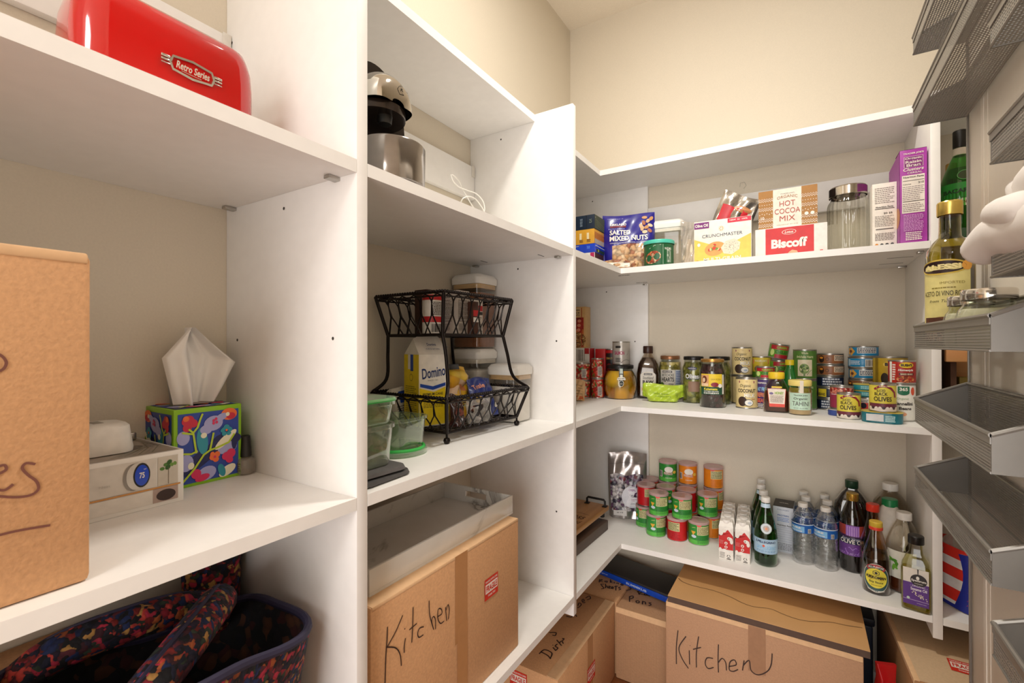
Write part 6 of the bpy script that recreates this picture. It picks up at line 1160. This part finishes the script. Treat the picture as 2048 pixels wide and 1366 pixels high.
# olive oil bottles
DKO = K('120c08', .06, coat=1, name='very_dark_bottle', var=0)
p = pd(1703.5, 1.528, S4)
def olive(m):
    fn = front(-.0355); fn2 = wrap(.036, 0)
    f3 = wrap(.0352); m.rect(f3, -.050, .100, .050, .152, K('4a2a52', .4), 1, 24); m.rect(f3, -.050, .120, .050, .152, K('a8443a', .4), 2, 24); m.rect(f3, -.018, .118, .018, .152, K('9a6ac0', .4), 3, 8)
    for k in range(6): m.rect(f3, -.015+k*.006, .118, -.0125+k*.006, .148, K('c49ad8', .4), 4)
    m.rect(f3, -.050, .092, .050, .113, K('1c2440', .4), 3, 24); m.text('OLIVE OIL', f3, .0, .100, .070, .013, WH, 5, .02); m.text('Extra Virgin', f3, -.004, .1085, .05, .008, K('d8d8e8'), 5, .0, shear=.3)
    m.rect(f3, -.050, .055, .050, .092, K('6a3a8a', .4), 3, 24); m.line(f3, [(-.012, .06), (-.02, .074), (-.008, .082), (0, .074), (.008, .082), (.02, .074), (.012, .06)], .0025, K('a87ad0'), 4); m.small(f3, -.046, .057, .046, .064, 2, K('b898d0'), 4, 3, .4)
bottle('olive_oil_bottle', 'dark olive oil bottle with a gold cap and purple olive oil label', p, face(p), [(.028, 0), (.034, .003), (.035, .01), (.035, .150), (.033, .170), (.024, .200), (.0165, .220), (.0150, .228)], DKO, .0170, .226, .0235, K('c9a44a', .25, .8), art=olive)
p = pd(1702, 1.603, S4)
bottle('olive_oil_jug', 'large dark square olive oil bottle with a green cap against the wall', p, face(p), [(.046, 0), (.052, .004), (.053, .12), (.053, .165), (.046, .195), (.028, .225), (.0165, .238), (.0160, .246)], DKO, .0190, .244, .0255, K('1c3c28', .35), sq=(1, .62, .7))
# soy sauces
SOYG = glass('f2eee6', None, .02, 2.6, 'clear_bottle_glass'); SOY = K('1c0a06', .15, coat=.6, name='soy_sauce')
sprof = [(.026, 0), (.033, .002), (.0345, .010), (.0345, .085), (.0335, .100), (.0280, .125), (.0200, .150), (.0150, .172), (.0135, .186)]
p = pd(1750, 1.396, S4)
def kik(m):
    fn = wrap(.0351, 0); m.ell(fn, 0, .050, .0325, .0415, K('e8e0d0'), 1, 44); m.ell(fn, 0, .050, .0310, .0398, K('3a5a5a'), 2, 44); m.ell(fn, 0, .0785, .0225, .0105, K('b8283a'), 3, 24); m.text('ALL-PURPOSE', fn, 0, .0800, .036, .006, WH, 5, .02, arc=.003); m.ell(fn, .0, .050, .0262, .0285, K('e8d84a'), 4, 40)
    h6 = [(.0085*cos(pi/6+k*pi/3), .0660+.0078*sin(pi/6+k*pi/3)) for k in range(6)]; m.poly(fn, h6, DARK, 6); m.poly(fn, [(u*.78, .0660+(v-.0660)*.78) for u, v in h6], K('e8d84a'), 7); m.ell(fn, 0, .066, .0036, .0036, DARK, 8, 10); m.text('KIKKOMAN', fn, 0, .0525, .046, .0078, DARK, 6, .05); m.rect(fn, -.020, .0465, .020, .0470, K('d89a2a'), 6, 4); m.text('Soy Sauce', fn, 0, .0385, .032, .0075, DARK, 6, .02); m.small(fn, -.012, .027, .012, .032, 1, K('b8a02c'), 6); m.text('NATURALLY BREWED', fn, 0, .0165, .040, .0045, WH, 5, .02, arc=-.004)
bottle('soy_sauce_bottle', 'soy sauce bottle with a yellow cap and round yellow label at the shelf front', p, face(p), sprof, SOYG, .0165, .192, .0155, K('cfae3a', .35), SOY, .56, art=kik)
tj = [o for o in bpy.data.objects if o.name.startswith('soy_sauce_bottle')][-1]; MB().lathe([(.0160, .183), (.0172, .184), (.0172, .1915), (.0160, .1925)], K('d8402c', .35), 30).build('cap_ring', tj)
p = pd(1744, 1.468, S4)
bottle('soy_sauce_bottle', 'taller amber necked sauce bottle with a red cap behind the soy sauce', p, face(p), [(.026, 0), (.0335, .002), (.0345, .010), (.0345, .095), (.0320, .120), (.0230, .155), (.0165, .185), (.0155, .205), (.0150, .215)], glass('d8a84a', None, .03, 2.6, 'amber_glass'), .0172, .212, .0225, K('d8341c', .35), K('3a1608', .2), .45, art=lambda m: m.rect(wrap(.0352), -.03, .055, .03, .085, K('c8503a', .4), 1, 14))
# clear jug and milk jug
p = pd(1779, 1.545, S4)
bottle('juice_bottle', 'large empty clear juice bottle with a white cap in the back corner', p, face(p), [(.040, 0), (.047, .004), (.048, .02), (.046, .10), (.048, .19), (.044, .215), (.028, .240), (.0195, .250), (.0185, .256)], glass('e4ded2', None, .05, 2, 'faint_amber_pet', 30), .0215, .254, .0225, WC, sq=(1, .95, .8), cat='bottle')
p = pd(1778, 1.468, S4); t = bottle('milk_jug', 'translucent white milk jug with a green cap behind the clear vinegar bottle', p, face(p), [(.032, 0), (.037, .004), (.038, .12), (.037, .170), (.030, .205), (.020, .225), (.0175, .231)], K('c9c2b6', .45, name='milky_jug_plastic'), .0205, .228, .0225, K('157a44', .35), sq=(1, .9, .5))
m = MB(); m.tube([(.026, -.012, .205), (.036, -.028, .190), (.040, -.032, .165), (.036, -.030, .130), (.028, -.034, .115)], .007, K('d4cec2', .45), 10); m.build('handle', t)
# big vinegar bottle, sesame oil
p = pd(1806, 1.402, S4)
bottle('vinegar_bottle', 'wide round shouldered clear bottle with a white cap behind the sesame oil', p, face(p), [(.034, 0), (.042, .004), (.044, .015), (.044, .115), (.0425, .140), (.036, .165), (.026, .190), (.0180, .205), (.0165, .213)], SOYG, .0192, .211, .0215, WC, K('5a2c14', .2, coat=.4), .22,
    art=lambda m: (m.rect(wrap(.0448), -.045, .045, .030, .125, K('dcd8ca', .5), 1, 20), [m.ell(wrap(.0448), -.030+.012*cos(k*1.7), .085+.012*sin(k*1.7), .004, .009, K(('4f8a2c', '6fa83c')[k % 2]), 2+k % 3, 8, k) for k in range(9)]))
p = pd(1830, 1.300, S4)
def ses(m):
    fn = front(-.0222); m.rect(fn, -.027, .018, .027, .118, K('e4dcd0', .45), 1); m.rect(fn, -.027, .018, .027, .079, K('5a2f86', .4), 2); m.rect(fn, -.027, .031, .027, .0325, K('b8a0cc'), 3); m.ell(fn, .006, .088, .0175, .0165, DARK, 3, 30); m.ell(fn, .004, .094, .0035, .005, WH, 4); m.poly(fn, [(.003, .118), (.006, .118), (.0052, .100), (.0038, .100)], DARK, 3)
    m.text('Spectrum', fn, .006, .0865, .031, .0075, WH, 5, .03); m.text('CULINARY', fn, .006, .079, .018, .0025, WH, 5); m.text('- ORGANIC -', fn, .006, .0715, .036, .0045, K('e0d4ea'), 4, .02); m.text('Sesame Oil', fn, .006, .0630, .034, .0080, K('f0e8f0'), 4, .02)
    R = random.Random(5)
    for k in range(22): a_ = k/22; m.ell(fn, -.006+.028*a_+R.uniform(-.004, .004), .054-.016*a_+R.uniform(-.004, .004), .0016, .0011, K('eadfc8'), 4, 8, R.uniform(0, 3))
    m.text('UNREFINED', fn, .012, .0255, .02, .0022, K('d8c8e8'), 4); m.ell(fn, -.016, .0355, .0035, .0035, K('c8d8c8'), 4, 14)
bottle('sesame_oil_bottle', 'flat clear sesame oil bottle with a black cap and purple label, rightmost', p, face(p, -2), [(.0285, 0), (.0320, .003), (.0325, .012), (.0325, .110), (.0300, .130), (.0220, .146), (.0155, .156), (.0140, .172), (.0140, .180)], glass('eeeccc', None, .02, 2.6, 'pale_oil_glass'), .0178, .182, .0225, BLK, glass('c8b83a', .25, .05, 3, 'golden_oil'), .62, art=ses, sq=(1, .68, .55))
# ================================================================ cartons on the floor
FZ = .0005
def tape_y(m, x0, x1, y0, y1, z): m.box(x0, y0, z-.0002, x1, y1, z+.0006, TAPE)
t, a, c, h = carton('cardboard_box', 'carton marked Dishes with a fragile sticker on its side, under the corner upright', -.925, 1.2085, FZ, -.6005, 1.690, H-.9735)
MB().box(a-.038, -c+.002, h-.0002, a-.001, c-.002, h+.0009, CARDL).build('edge_tape', t)
MB().box(-.02-.11, -c, h-.0002, .11, c, h+.0006, K('b07f52', .7)).build('flap_seam', t) if False else None
top = lambda px, py: ((lambda p: (p.x + (.925+.6005)/2, p.y - (1.2085+1.690)/2))(at(px, py, H-.9735)))
fn = flat((0, 0, h+.0003), (1, 0, 0), (0, 1, 0)); m = MB(); q6 = lambda x, y: top(720+x/3.0635, 920+y/3.0635)
strokes(m, fn, [[q6(*p) for p in q] for q in ([(1112, 1180), (1150, 1200), (1168, 1222)], [(1098, 1190), (1130, 1165), (1175, 1185), (1165, 1220)], [(1182, 1150), (1200, 1172)], [(1180, 1135), (1183, 1138)], [(1210, 1130), (1196, 1142), (1212, 1155), (1200, 1168)], [(1205, 1105), (1235, 1140)], [(1220, 1125), (1235, 1112), (1246, 1128)], [(1240, 1110), (1250, 1098), (1238, 1096)], [(1160, 1060), (1200, 1060), (1196, 1078), (1178, 1075)])], .004, MARK)
strokes(m, fn, [[top(1120+x/6.83, 1060+y/6.83) for x, y in q] for q in ([(245, 1040), (262, 1000), (290, 1020), (270, 1050), (240, 1070)], [(300, 985), (330, 975), (320, 950), (300, 965), (320, 1000), (345, 990)], [(350, 935), (400, 905), (415, 940), (370, 960)], [(85, 1180), (150, 1195), (200, 1160), (230, 1190)])], .004, MARK)
m.build('handwriting', t)
fn = flat((a+.0002, 0, 0), (0, 1, 0), (0, 0, 1)); m = MB(); m.rect(fn, -.022, 0, .022, h, TAPE, 1); m.build('tape', t)
sy = onX(1182, 1345, -.6005); sticker(t, fn, sy.y-(1.2085+1.690)/2, sy.z-FZ, .066, .055)
sy = onY(1037, 1359, 1.2085); sticker(t, flat((0, -c-.0002, 0), (1, 0, 0), (0, 0, 1)), sy.x+.76275, sy.z-FZ, .06, .05)
t, a, c, h = carton('cardboard_box', 'carton marked Baking Sheets pushed into the back left floor corner', -.925, 1.7005, FZ, -.5985, 2.030, H-.978)
top = lambda px, py: ((lambda p: (p.x + (.925+.5985)/2, p.y - (1.7005+2.030)/2))(at(px, py, H-.978))); fn = flat((0, 0, h+.0003), (1, 0, 0), (0, 1, 0)); m = MB()
T6 = lambda L_: [[top(1120+x/6.83, 1060+y/6.83) for x, y in q] for q in L_]
strokes(m, fn, T6(([(600, 745), (560, 745), (580, 775), (600, 800), (560, 810)], [(620, 740), (625, 770), (620, 800)], [(620, 780), (645, 770), (650, 800)], [(665, 790), (690, 780), (672, 770), (668, 800), (695, 800)], [(705, 800), (730, 790), (712, 778), (706, 805), (735, 808)], [(765, 765), (762, 830)], [(740, 780), (795, 770)], [(830, 780), (800, 795), (830, 810), (800, 825)], [(540, 680), (535, 720)], [(540, 680), (580, 685), (545, 700), (590, 715)], [(640, 700), (610, 705), (640, 720), (645, 700)], [(690, 680), (688, 725)], [(715, 700), (692, 712), (720, 730)], [(740, 715), (740, 735)], [(765, 735), (790, 730), (800, 745)], [(850, 735), (830, 755), (860, 760), (860, 740), (950, 770), (960, 815), (900, 830)])), .0045, MARK)
m.build('handwriting', t)
t, a, c, h = carton('cardboard_box', 'ribbed carton marked Roast Pans between the Dishes carton and the big Kitchen carton', -.5960, 1.6825, FZ, -.3845, 2.030, H-.985, K('b58a66', .8, name='fluted_cardboard', var=.06, bump=.6, bs=150), bev=.005)
top = lambda px, py: ((lambda p: (p.x + .49025, p.y - (1.6825+2.030)/2))(at(px, py, H-.985))); fn = flat((0, 0, h+.0003), (1, 0, 0), (0, 1, 0)); m = MB()
strokes(m, fn, T6(([(1060, 840), (1085, 890)], [(1050, 850), (1110, 835), (1120, 855), (1080, 868), (1140, 890)], [(1165, 870), (1150, 890), (1180, 895), (1175, 872)], [(1215, 875), (1195, 895), (1225, 905), (1225, 880)], [(950, 910), (950, 985)], [(945, 915), (990, 905), (1000, 930), (960, 945)], [(1075, 970), (1040, 975), (1050, 1000), (1080, 995), (1080, 975)], [(1130, 975), (1125, 1020)], [(1128, 990), (1160, 985), (1170, 1020)], [(1250, 1000), (1215, 1000), (1245, 1025), (1210, 1040)])), .0045, MARK)
m.build('handwriting', t)
m = MB(); m.box(-a+.002, -c-.0008, h-.020, a-.002, -c+.002, h+.0006, CARDL); m.build('taped_edge', t)
fn = flat((0, -c-.0006, 0), (1, 0, 0), (0, 0, 1)); m = MB()
for k in range(50): m.rect(fn, -a+.004+k*.0041, .006, -a+.0052+k*.0041, h-.022, K('a57b58', .8), 0)
m.build('flutes', t)
NAV = K('1a2434', .45); t = thing('game_box', 'flat dark box with a bright blue rim lying across the cartons in the corner', 'box', (-.60, 1.915, H-.9765), radians(-14))
MB().box(-.20, -.075, 0, .20, .075, .030, K('2a2624', .5), .003).build('lid', t); MB().box(-.202, -.079, .0005, .202, -.0745, .022, K('0f46b4', .3), .001).build('rim', t)
m = MB(); fn = front(-.0792); m.text('RUMMIKUB', fn, .06, .011, .09, .009, K('b8c8e8'), 1, .02); m.text('Original', fn, -.10, .011, .05, .007, K('b8c8e8'), 1); m.build('lettering', t)
t = thing('storage_tote', 'dark navy plastic tote half hidden in the gap behind the Kitchen carton', 'tote', (-.04, 1.93, FZ), 0); MB().loft([(.34, .075, .02, 0), (.35, .085, .02, .02), (.365, .095, .025, .36), (.372, .10, .025, .37)], NAV, 5).build('tub', t, 40) if False else MB().box(-.20, -.095, 0, .225, .095, .36, NAV, .008).build('tub', t)
MB().box(-.205, -.1, .36, .23, .1, .385, K('0f141e', .4), .006).build('lid', t)
t, a, c, h = carton('cardboard_box', 'big carton marked Kitchen in front on the floor with a tan board on top', -.381, 1.5525, FZ, .1365, 1.815, H-.8405, K('b88d6c', .8, name='pinkish_cardboard', var=.06, bump=.25, bs=220))
MB().box(-a+.002, -c-.0006, h-.014, a-.002, -c+.002, h+.0004, CARDL).build('top_edge', t)
KX = lambda px, py: ((lambda p: (p.x - (-.381+.1365)/2, p.z - FZ))(onY(px, py, 1.5525))); fn = flat((0, -c-.0008, 0), (1, 0, 0), (0, 0, 1)); m = MB()
K5 = lambda L_: [[KX(1140+x/2.4976, 1080+y/2.4976) for x, y in q] for q in L_]
strokes(m, fn, K5(([(540, 450), (532, 530), (532, 618)], [(580, 480), (545, 535), (560, 590), (592, 640)], [(596, 550), (598, 620)], [(600, 525), (601, 527)], [(643, 480), (632, 560), (632, 635)], [(615, 545), (655, 535)], [(715, 590), (685, 588), (676, 615), (690, 640), (718, 635)], [(742, 520), (740, 590), (742, 660)], [(742, 610), (760, 590), (778, 610), (782, 650)], [(795, 630), (830, 622), (822, 598), (800, 608), (796, 645), (815, 655), (840, 645)], [(870, 600), (862, 650)], [(866, 625), (895, 600), (905, 650), (940, 672), (985, 655), (1005, 620), (1010, 565)])), .0030, MARK)
m.build('handwriting', t)
x_ = KX(1513, 1300)[0]; m = MB(); m.rect(fn, x_-.022, h-.135, x_+.024, h, K('a57b5c', .3), 0); m.build('tape', t)
t = thing('wood_board', 'tan wooden board with a wavy pen line, lying on the big Kitchen carton', 'board', ((-.3735+.1505)/2, 1.7175, H-.8395), 0)
BRD = K('d0a06a', .45, name='tan_laminate', var=.05, bs=8); MB().box(-.262, -.165, .0, .262, .165, .0185, K('5a4438', .7)).box(-.262, -.165, .0186, .262, .165, .0205, BRD).build('board', t)
top = lambda px, py: ((lambda p: (p.x - (-.3735+.1505)/2, p.y - 1.7175))(at(px, py, H-.819))); fn = flat((0, 0, .0207), (1, 0, 0), (0, 1, 0)); m = MB()
strokes(m, fn, [[top(1140+x/2.4976, 1080+y/2.4976) for x, y in ((542, 192), (560, 208), (600, 225), (650, 238), (720, 255), (800, 285), (860, 315), (920, 335), (1000, 345), (1060, 370), (1130, 395), (1200, 408), (1300, 412), (1380, 428), (1460, 440))]], .0016, MARK); m.build('pen_line', t)
t = thing('red_wrapper', 'crumpled red shiny wrapper standing in the gap between the two right cartons', 'wrapper', (.188, 1.60, FZ), radians(20))
MB().loft([(.022, .018, .012, 0), (.024, .02, .012, .26), (.026, .018, .01, .30), (.018, .016, .006, .345), (.024, .006, .003, .385)], K('b01418', .25, coat=.5, bump=.6, bs=60), 4).build('wrapper', t, 70)
t = thing('cardboard_box', 'light carton with a fragile sticker on its lid at the floor right of the tote', 'box', (.236, 1.533, FZ), radians(3.0)); h = H-.850
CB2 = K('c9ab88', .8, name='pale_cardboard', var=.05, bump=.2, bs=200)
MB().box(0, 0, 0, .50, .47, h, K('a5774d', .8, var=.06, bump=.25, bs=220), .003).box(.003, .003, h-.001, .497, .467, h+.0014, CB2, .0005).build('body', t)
MB().box(-.0006, .001, h-.012, .012, .469, h+.0018, CARDL, .0005).build('edge', t)
fn = flat((0, 0, h+.0016), (1, 0, 0), (0, 1, 0)); cp_ = at(1928, 1338, H-.850); rel = Matrix.Rotation(-radians(3), 3, 'Z') @ (cp_ - Vector((.236, 1.533, cp_.z))); sticker(t, fn, rel.x+.004, rel.y, .066, .056, radians(-4))
# ================================================================ shelves to the right of the last upright
GRB = glass('8ae07a', None, .03, 2.6, 'green_rum_glass'); LB2 = K('e6dccb', .5)
RBY = onY(1921, 480, 1.82); p = Vector((RBY.x, 1.82, S1)); rb = .046
zt_ = lambda py: onY(1921, py, 1.82).z - S1
def rum(m):
    fn = wrap(rb*.99, 0); m.rect(fn, -.05, zt_(418), .05, zt_(403), LB2, 1, 24); m.text('REINCARNATION', fn, .006, (zt_(418)+zt_(403))/2, .06, .008, K('6a3a1c'), 2, .02)
    m.rect(fn, -.052, zt_(402), .052, zt_(372), K('2f9a3a', .35), 1, 24); m.text('BACARDI', fn, -.002, zt_(388), .072, .012, K('14381c'), 2, .04); m.ell(fn, .010, zt_(358), .015, .012, K('3a4a24'), 2, 28); m.ell(fn, .010, zt_(358), .0165, .0135, K('6fc46a'), 1, 28)
    m.lathe([(.0160, zt_(312)), (.0160, zt_(298))], LB2, 28, cap=(False, False))
bottle('rum_bottle', 'green glass liquor bottle with a black cap and white neck band beside the door', p, face(p), [(rb*.9, 0), (rb, .004), (rb, zt_(385)), (rb*.98, zt_(370)), (rb*.80, zt_(350)), (rb*.52, zt_(325)), (.0160, zt_(312)), (.0152, zt_(296))], GRB, .0158, zt_(296), zt_(262)-zt_(296), BLK, glass('6ad25c', None, .05, 3, 'green_liquor'), .78, art=rum)
p = pd(1893, 1.42, S1); p = Vector((.352, 1.975, S1)); bottle('liquor_bottle', 'dark brown liquor bottle with a black cap mostly hidden behind the green one', p, 0, [(.030, 0), (.034, .003), (.034, .115), (.030, .135), (.019, .155), (.018, .165)], K('5a2c20', .15, coat=.8), .0215, .160, .065, BLK, art=lambda m: m.rect(wrap(.0345), -.02, .05, .03, .11, K('d8cba8'), 1, 8))
p = Vector((.395, 1.90, S1)); bottle('liquor_bottle', 'slim bottle with a gold foil neck peeking left of the green bottle cap', p + Vector((-.002, .04, 0)), 0, [(.026, 0), (.029, .003), (.029, .16), (.012, .20), (.011, .235)], K('3a2a14', .15, coat=.8), .0135, .225, .05, K('c9a45a', .3, .7))
# wooden crate
t = thing('wooden_crate', 'small pine crate stand with dark slanted sides on the shelf beside the door', 'crate', (.47, 1.79, S2), 0); PIN = wood('pine_slat', 'c88a52', 'd8a468', 14, .5, (.08, 1, 1)); PD = wood('stained_pine', '4a2c18', '5e3a22', 14, .6, (1, 1, .1))
zc0, zc1 = onY(1910, 724, 1.70).z - S2, onY(1910, 697, 1.70).z - S2
MB().box(-.140, -.098, zc0, .14, -.078, zc1+.012, PIN, .003).build('front_slat', t); MB().box(-.138, .07, .0, .138, .09, zc1, PIN, .003).build('back_slat', t)
for s_ in (-1, 1): MB().hexa([(s_*.12-.006, -.075, 0), (s_*.12+.006, -.075, 0), (s_*.12+.006, .068, 0), (s_*.12-.006, .068, 0), (s_*.12-.006, -.075, zc1), (s_*.12+.006, -.075, zc1), (s_*.12+.006, .068, zc1), (s_*.12-.006, .068, zc1)], PD).build('side_panel', t)
MB().box(-.112, -.074, .0005, .112, .066, .012, PD).build('bottom', t)
zb = onY(1900, 754, 1.76).z - (S2+.0125); t, f0, fr, fl_ = simple_box('coffee_packet', 'yellow packet with a green leaf picture inside the small pine crate', 'packet', (.405, 1.775, S2+.0125), 0, .07, .04, max(.04, zb), K('8f7a1c', .5)); m = MB(); m.ell(f0, -.004, max(.04, zb)*.55, .024, .018, K('1c4a2c'), 1, 20); m.ell(f0, .018, max(.04, zb)*.6, .014, .008, K('2f6a34'), 2, 14, .5); m.build('print', t)
# flag coloured bottle pack
p = at(1925, 1226, S4); p = Vector((.386, 1.785, S4)); rz = face(p, -38)
t = thing('cleaner_bottle', 'clear plastic bottle wrapped in red, white and blue film beside the door', 'bottle', p, rz)
MB().loft([(.040, .036, .022, 0), (.046, .040, .024, .01), (.047, .042, .024, .16), (.040, .036, .024, .185), (.024, .024, .022, .205), (.019, .019, .018, .213)], glass('e2dcd6', .15, .05, 2, 'shrink_film', 50), 8, (True, False)).build('bottle', t, 50)
MB().lathe([(.022, .208), (.023, .210), (.023, .226), (.021, .228), (.001, .228)], WC, 30, cap=(False, False)).build('cap', t)
def shr(u, v, l=1):
    a_ = -pi/2 + u/.045; q = .0435/(abs(cos(a_))**4 + abs(sin(a_))**4)**.25; return Vector((q*1.09*cos(a_)*(1+l*.008), q*.97*sin(a_)*(1+l*.008), v))
m = MB(); RR, BB, WW = K('d22a1c', .4), K('16268c', .4), K('dcd8d4', .45)
for k, c in enumerate((BB, WW, RR, WW, RR, WW, RR)): v0, v1 = (.004, .014, .024, .058, .088, .118, .142)[k], (.014, .024, .058, .088, .118, .142, .172)[k]; m.grid(24, 2, lambda a_, b_, v0=v0, v1=v1: shr(-.075+.150*a_, v0+(v1-v0)*b_ + .010*(.5-a_)**1, 1), c)
m.grid(10, 8, lambda a_, b_: shr(.012+.018*sin(b_*2.6)*(1-a_) + .055*a_ - .006*(1-a_), .012+.146*b_ + .010*a_*b_, 2.2), BB); m.build('wrap', t)
bottle('cleaner_bottle', 'second clear capped bottle behind the flag coloured one', Vector((.360, 1.935, S4)), 0, [(.030, 0), (.034, .003), (.034, .17), (.020, .205), (.018, .212)], K('b9aca4', .3, coat=.5), .0205, .208, .02, WC, art=lambda m: m.rect(wrap(.0345), -.03, .03, .03, .16, K('c0281e', .4), 1, 10))
# ================================================================ door rack baskets
MM = mesh_metal(); SG = K('8a8680', .4, .5, name='silver_grey_steel', var=.02); SGD = K('77736d', .42, .5, name='silver_grey_plate', var=.02)
BX0, BX1 = .1756, .2475
bkt = None
def basket(zb, zt, y0, y1, label):
    t = thing('door_basket', label, 'basket', (BX1, (y0+y1)/2, zb), 0, 'silver mesh baskets on the door'); w = BX1-BX0; L_ = (y1-y0)/2; h = zt-zb; hb = h + .030
    MB().box(-w, -L_+.002, .0006, 0, L_-.002, .0011, MM).build('bottom_mesh', t); MB().box(-w, -L_+.002, .001, -w+.0006, L_-.002, h, MM).build('front_mesh', t); MB().box(-.0012, -L_+.002, .001, -.0006, L_-.002, hb, MM).build('back_mesh', t)
    for s_ in (-1, 1):
        y_ = s_*L_; m = MB(); a_, b_ = (y_-.0009, y_+.0009)
        m.hexa([(-w, a_, 0), (0, a_, 0), (0, b_, 0), (-w, b_, 0), (-w, a_, h), (0, a_, hb), (0, b_, hb), (-w, b_, h)], SGD); m.build('end_plate', t)
    m = MB()
    for q in (((-w, -L_, h), (-w, L_, h)), ((0-.001, -L_, hb), (-.001, L_, hb)), ((-w, L_, h), (-.001, L_, hb)), ((-w, -L_, h), (-.001, -L_, hb))):
        m.tube(q, .0028, SG, 8)
    m.box(-w-.0012, -L_, h-.010, -w+.0012, L_, h+.0012, SG); m.build('rim', t)
    m = MB()
    for x, z in ((-w, .001), (-.001, .001)): m.tube([(x, -L_, z), (x, L_, z)], .0015, SG, 6)
    m.build('base_wire', t); return t
FA, FB = .7120, 1.1180
NA, NB = .386, .7080
C_Z = {}
for zb, zt, lb in ((.5307, .5629, 'highest silver mesh basket of the far column on the door, near the ceiling'), (.3985, .4350, 'second silver mesh basket from the top in the far column, above the green bottle'), (-.0098, .0302, 'silver mesh basket holding the red wine vinegar and salt jars'), (-.1440, -.1015, 'empty silver mesh basket just below the one holding vinegar'), (-.2665, -.2290, 'lowest empty silver mesh basket of the far column')):
    basket(H+zb, H+zt, FA, FB, lb)
for zb, zt, lb in ((.3217, .3536, 'top silver mesh basket of the near column at the upper right edge'), (.1948, .2295, 'silver mesh basket of the near column above the white gloves'), (.0705, .1060, 'silver mesh basket of the near column holding the white cloth gloves'), (-.3412, -.3053, 'bottom silver mesh basket of the near column at the lower right corner')):
    basket(H+zb, H+zt, NA, NB, lb)
for i, y_ in enumerate((FB+.006, (FA+NB)/2, NA-.006)):
    tag(MB().box(BX1+.0002, y_-.0018, H-.62, BX1+.0040, y_+.0018, H+.66, SG, .0005).build('rack_rail'), ('thin grey rack rail on the door edge at the far end of the baskets', 'thin grey rack rail between the two columns of door baskets', 'thin grey rack rail on the door nearest the doorway')[i], 'rack')
# vinegar bottle in the basket
zb = H-.0098+.0014; OLG2 = glass('c4b850', None, .03, 2.2, 'olive_green_glass'); p = Vector((.2085, 1.040, zb))
hv = .250
def vin(m):
    fn = wrap(.0312, 0, -pi/2+.0); YL2 = K('e2d68c', .5); m.rect(fn, -.043, .014, .030, .135, YL2, 1, 20); m.rect(fn, -.034, .050-.022, .024, .062-.012, K('5a3426', .5), 2, 14); m.rect(fn, -.036, .012, .028, .026, K('4a2440', .5), 3, 14); m.ell(fn, -.002, .044, .026, .007, K('7a4a2c'), 3)
    m.text('RED WINE', fn, -.006, .0215, .048, .006, K('f0c8b0'), 4, .03); m.text('VINEGAR', fn, -.006, .0145, .044, .005, K('f0c8b0'), 4, .03); m.ell(fn, -.008, .132, .034, .0125, K('e0c050'), 4, 40); m.ell(fn, -.008, .132, .031, .0100, K('2c1418'), 5, 40); m.text('ALESSI', fn, -.008, .132, .048, .009, K('f0e0a0'), 6, .05)
    m.ell(fn, .024, .133, .007, .008, K('e0a040'), 5); m.text('ACETO DI VINO ROSSO', fn, -.004, .089, .062, .008, K('4a4020'), 3, .01); m.text('from Tuscany', fn, -.004, .076, .040, .006, K('4a4020'), 3, 0, shear=.3); m.text('IMPORTED', fn, .006, .106, .030, .004, K('8a7a30'), 3); m.small(fn, -.02, .096, .01, .100, 1, K('8a7a30'), 3)
bottle('vinegar_bottle', 'olive green glass red wine vinegar bottle with a gold cap and yellow label', p, face(p, -6), [(.027, 0), (.0305, .003), (.0308, .010), (.0308, .150), (.0290, .163), (.0215, .176), (.0145, .184), (.0138, .196), (.0135, .222)], OLG2, .0165, .2195, .0230, K('d8bc62', .25, .7), K('3e2c0c', .2, coat=.4), .60, art=vin)
OJ = K('dcd4bc', .6, name='cream_powder'); LDS = K('d6d0c6', .12, .9, name='shiny_lid')
def jshape(r, h): return [(r*.80, 0), (r*.95, .002), (r, .008), (r, h*.66), (r*.92, h*.80), (r*.78, h*.90), (r*.78, h)]
for p, lb, r, h in (((.213, .950, zb), 'small glass jar of pale powder with a shiny domed lid next to the vinegar', .031, .078), ((.2115, .865, zb), 'second glass jar of pale powder with a shiny lid, nearer than the first', .033, .080)):
    p = Vector(p); jar('spice_jar', lb, p, r, h, face(p), OJ, LDS, lidh=.014, fill=.82, shape=jshape)
# white cloth gloves bulging over the near basket
gl = thing('cloth_gloves', 'soft white cotton gloves heaped over the near basket rim beside the vinegar', 'gloves', (.203, .612, H+.0722), 0); gl.scale = (.9, .95, .85); CT = K('efe9e4', .9, name='soft_white_cotton', var=.02, bump=.5, bs=30)
def blob(pts, rs, name):
    vs = [Vector(p) for p in smooth(pts, 5)]; n = len(vs); k = (len(pts)-1)*5
    rr = [rs[min(len(rs)-1, int(i/5))]*(1-(i/5 % 1)) + rs[min(len(rs)-1, int(i/5)+1)]*(i/5 % 1) for i in range(n)]
    rr[0] *= .35; rr[-1] *= .45; rr[1] *= .8; rr[-2] *= .8
    MB().tube(vs, rr, CT, 18).build(name, gl, 80)
blob([(-.01, -.12, .028), (-.008, -.04, .040), (-.012, .04, .048), (-.020, .09, .052), (-.026, .125, .046), (-.030, .150, .038)], [.030, .036, .034, .028, .024, .020], 'palm')
blob([(.0, -.14, .055), (-.004, -.05, .080), (-.002, .03, .095), (.004, .08, .098), (.010, .115, .090)], [.030, .036, .030, .022, .016], 'palm')
blob([(-.012, .03, .085), (-.010, .07, .100), (-.006, .105, .112)], [.020, .016, .011], 'finger')
blob([(-.002, .02, .115), (.0, .06, .128), (.006, .09, .128)], [.020, .015, .010], 'finger')
blob([(-.022, -.02, .055), (-.030, .03, .066), (-.028, .08, .076), (-.024, .11, .078)], [.024, .020, .017, .012], 'finger')
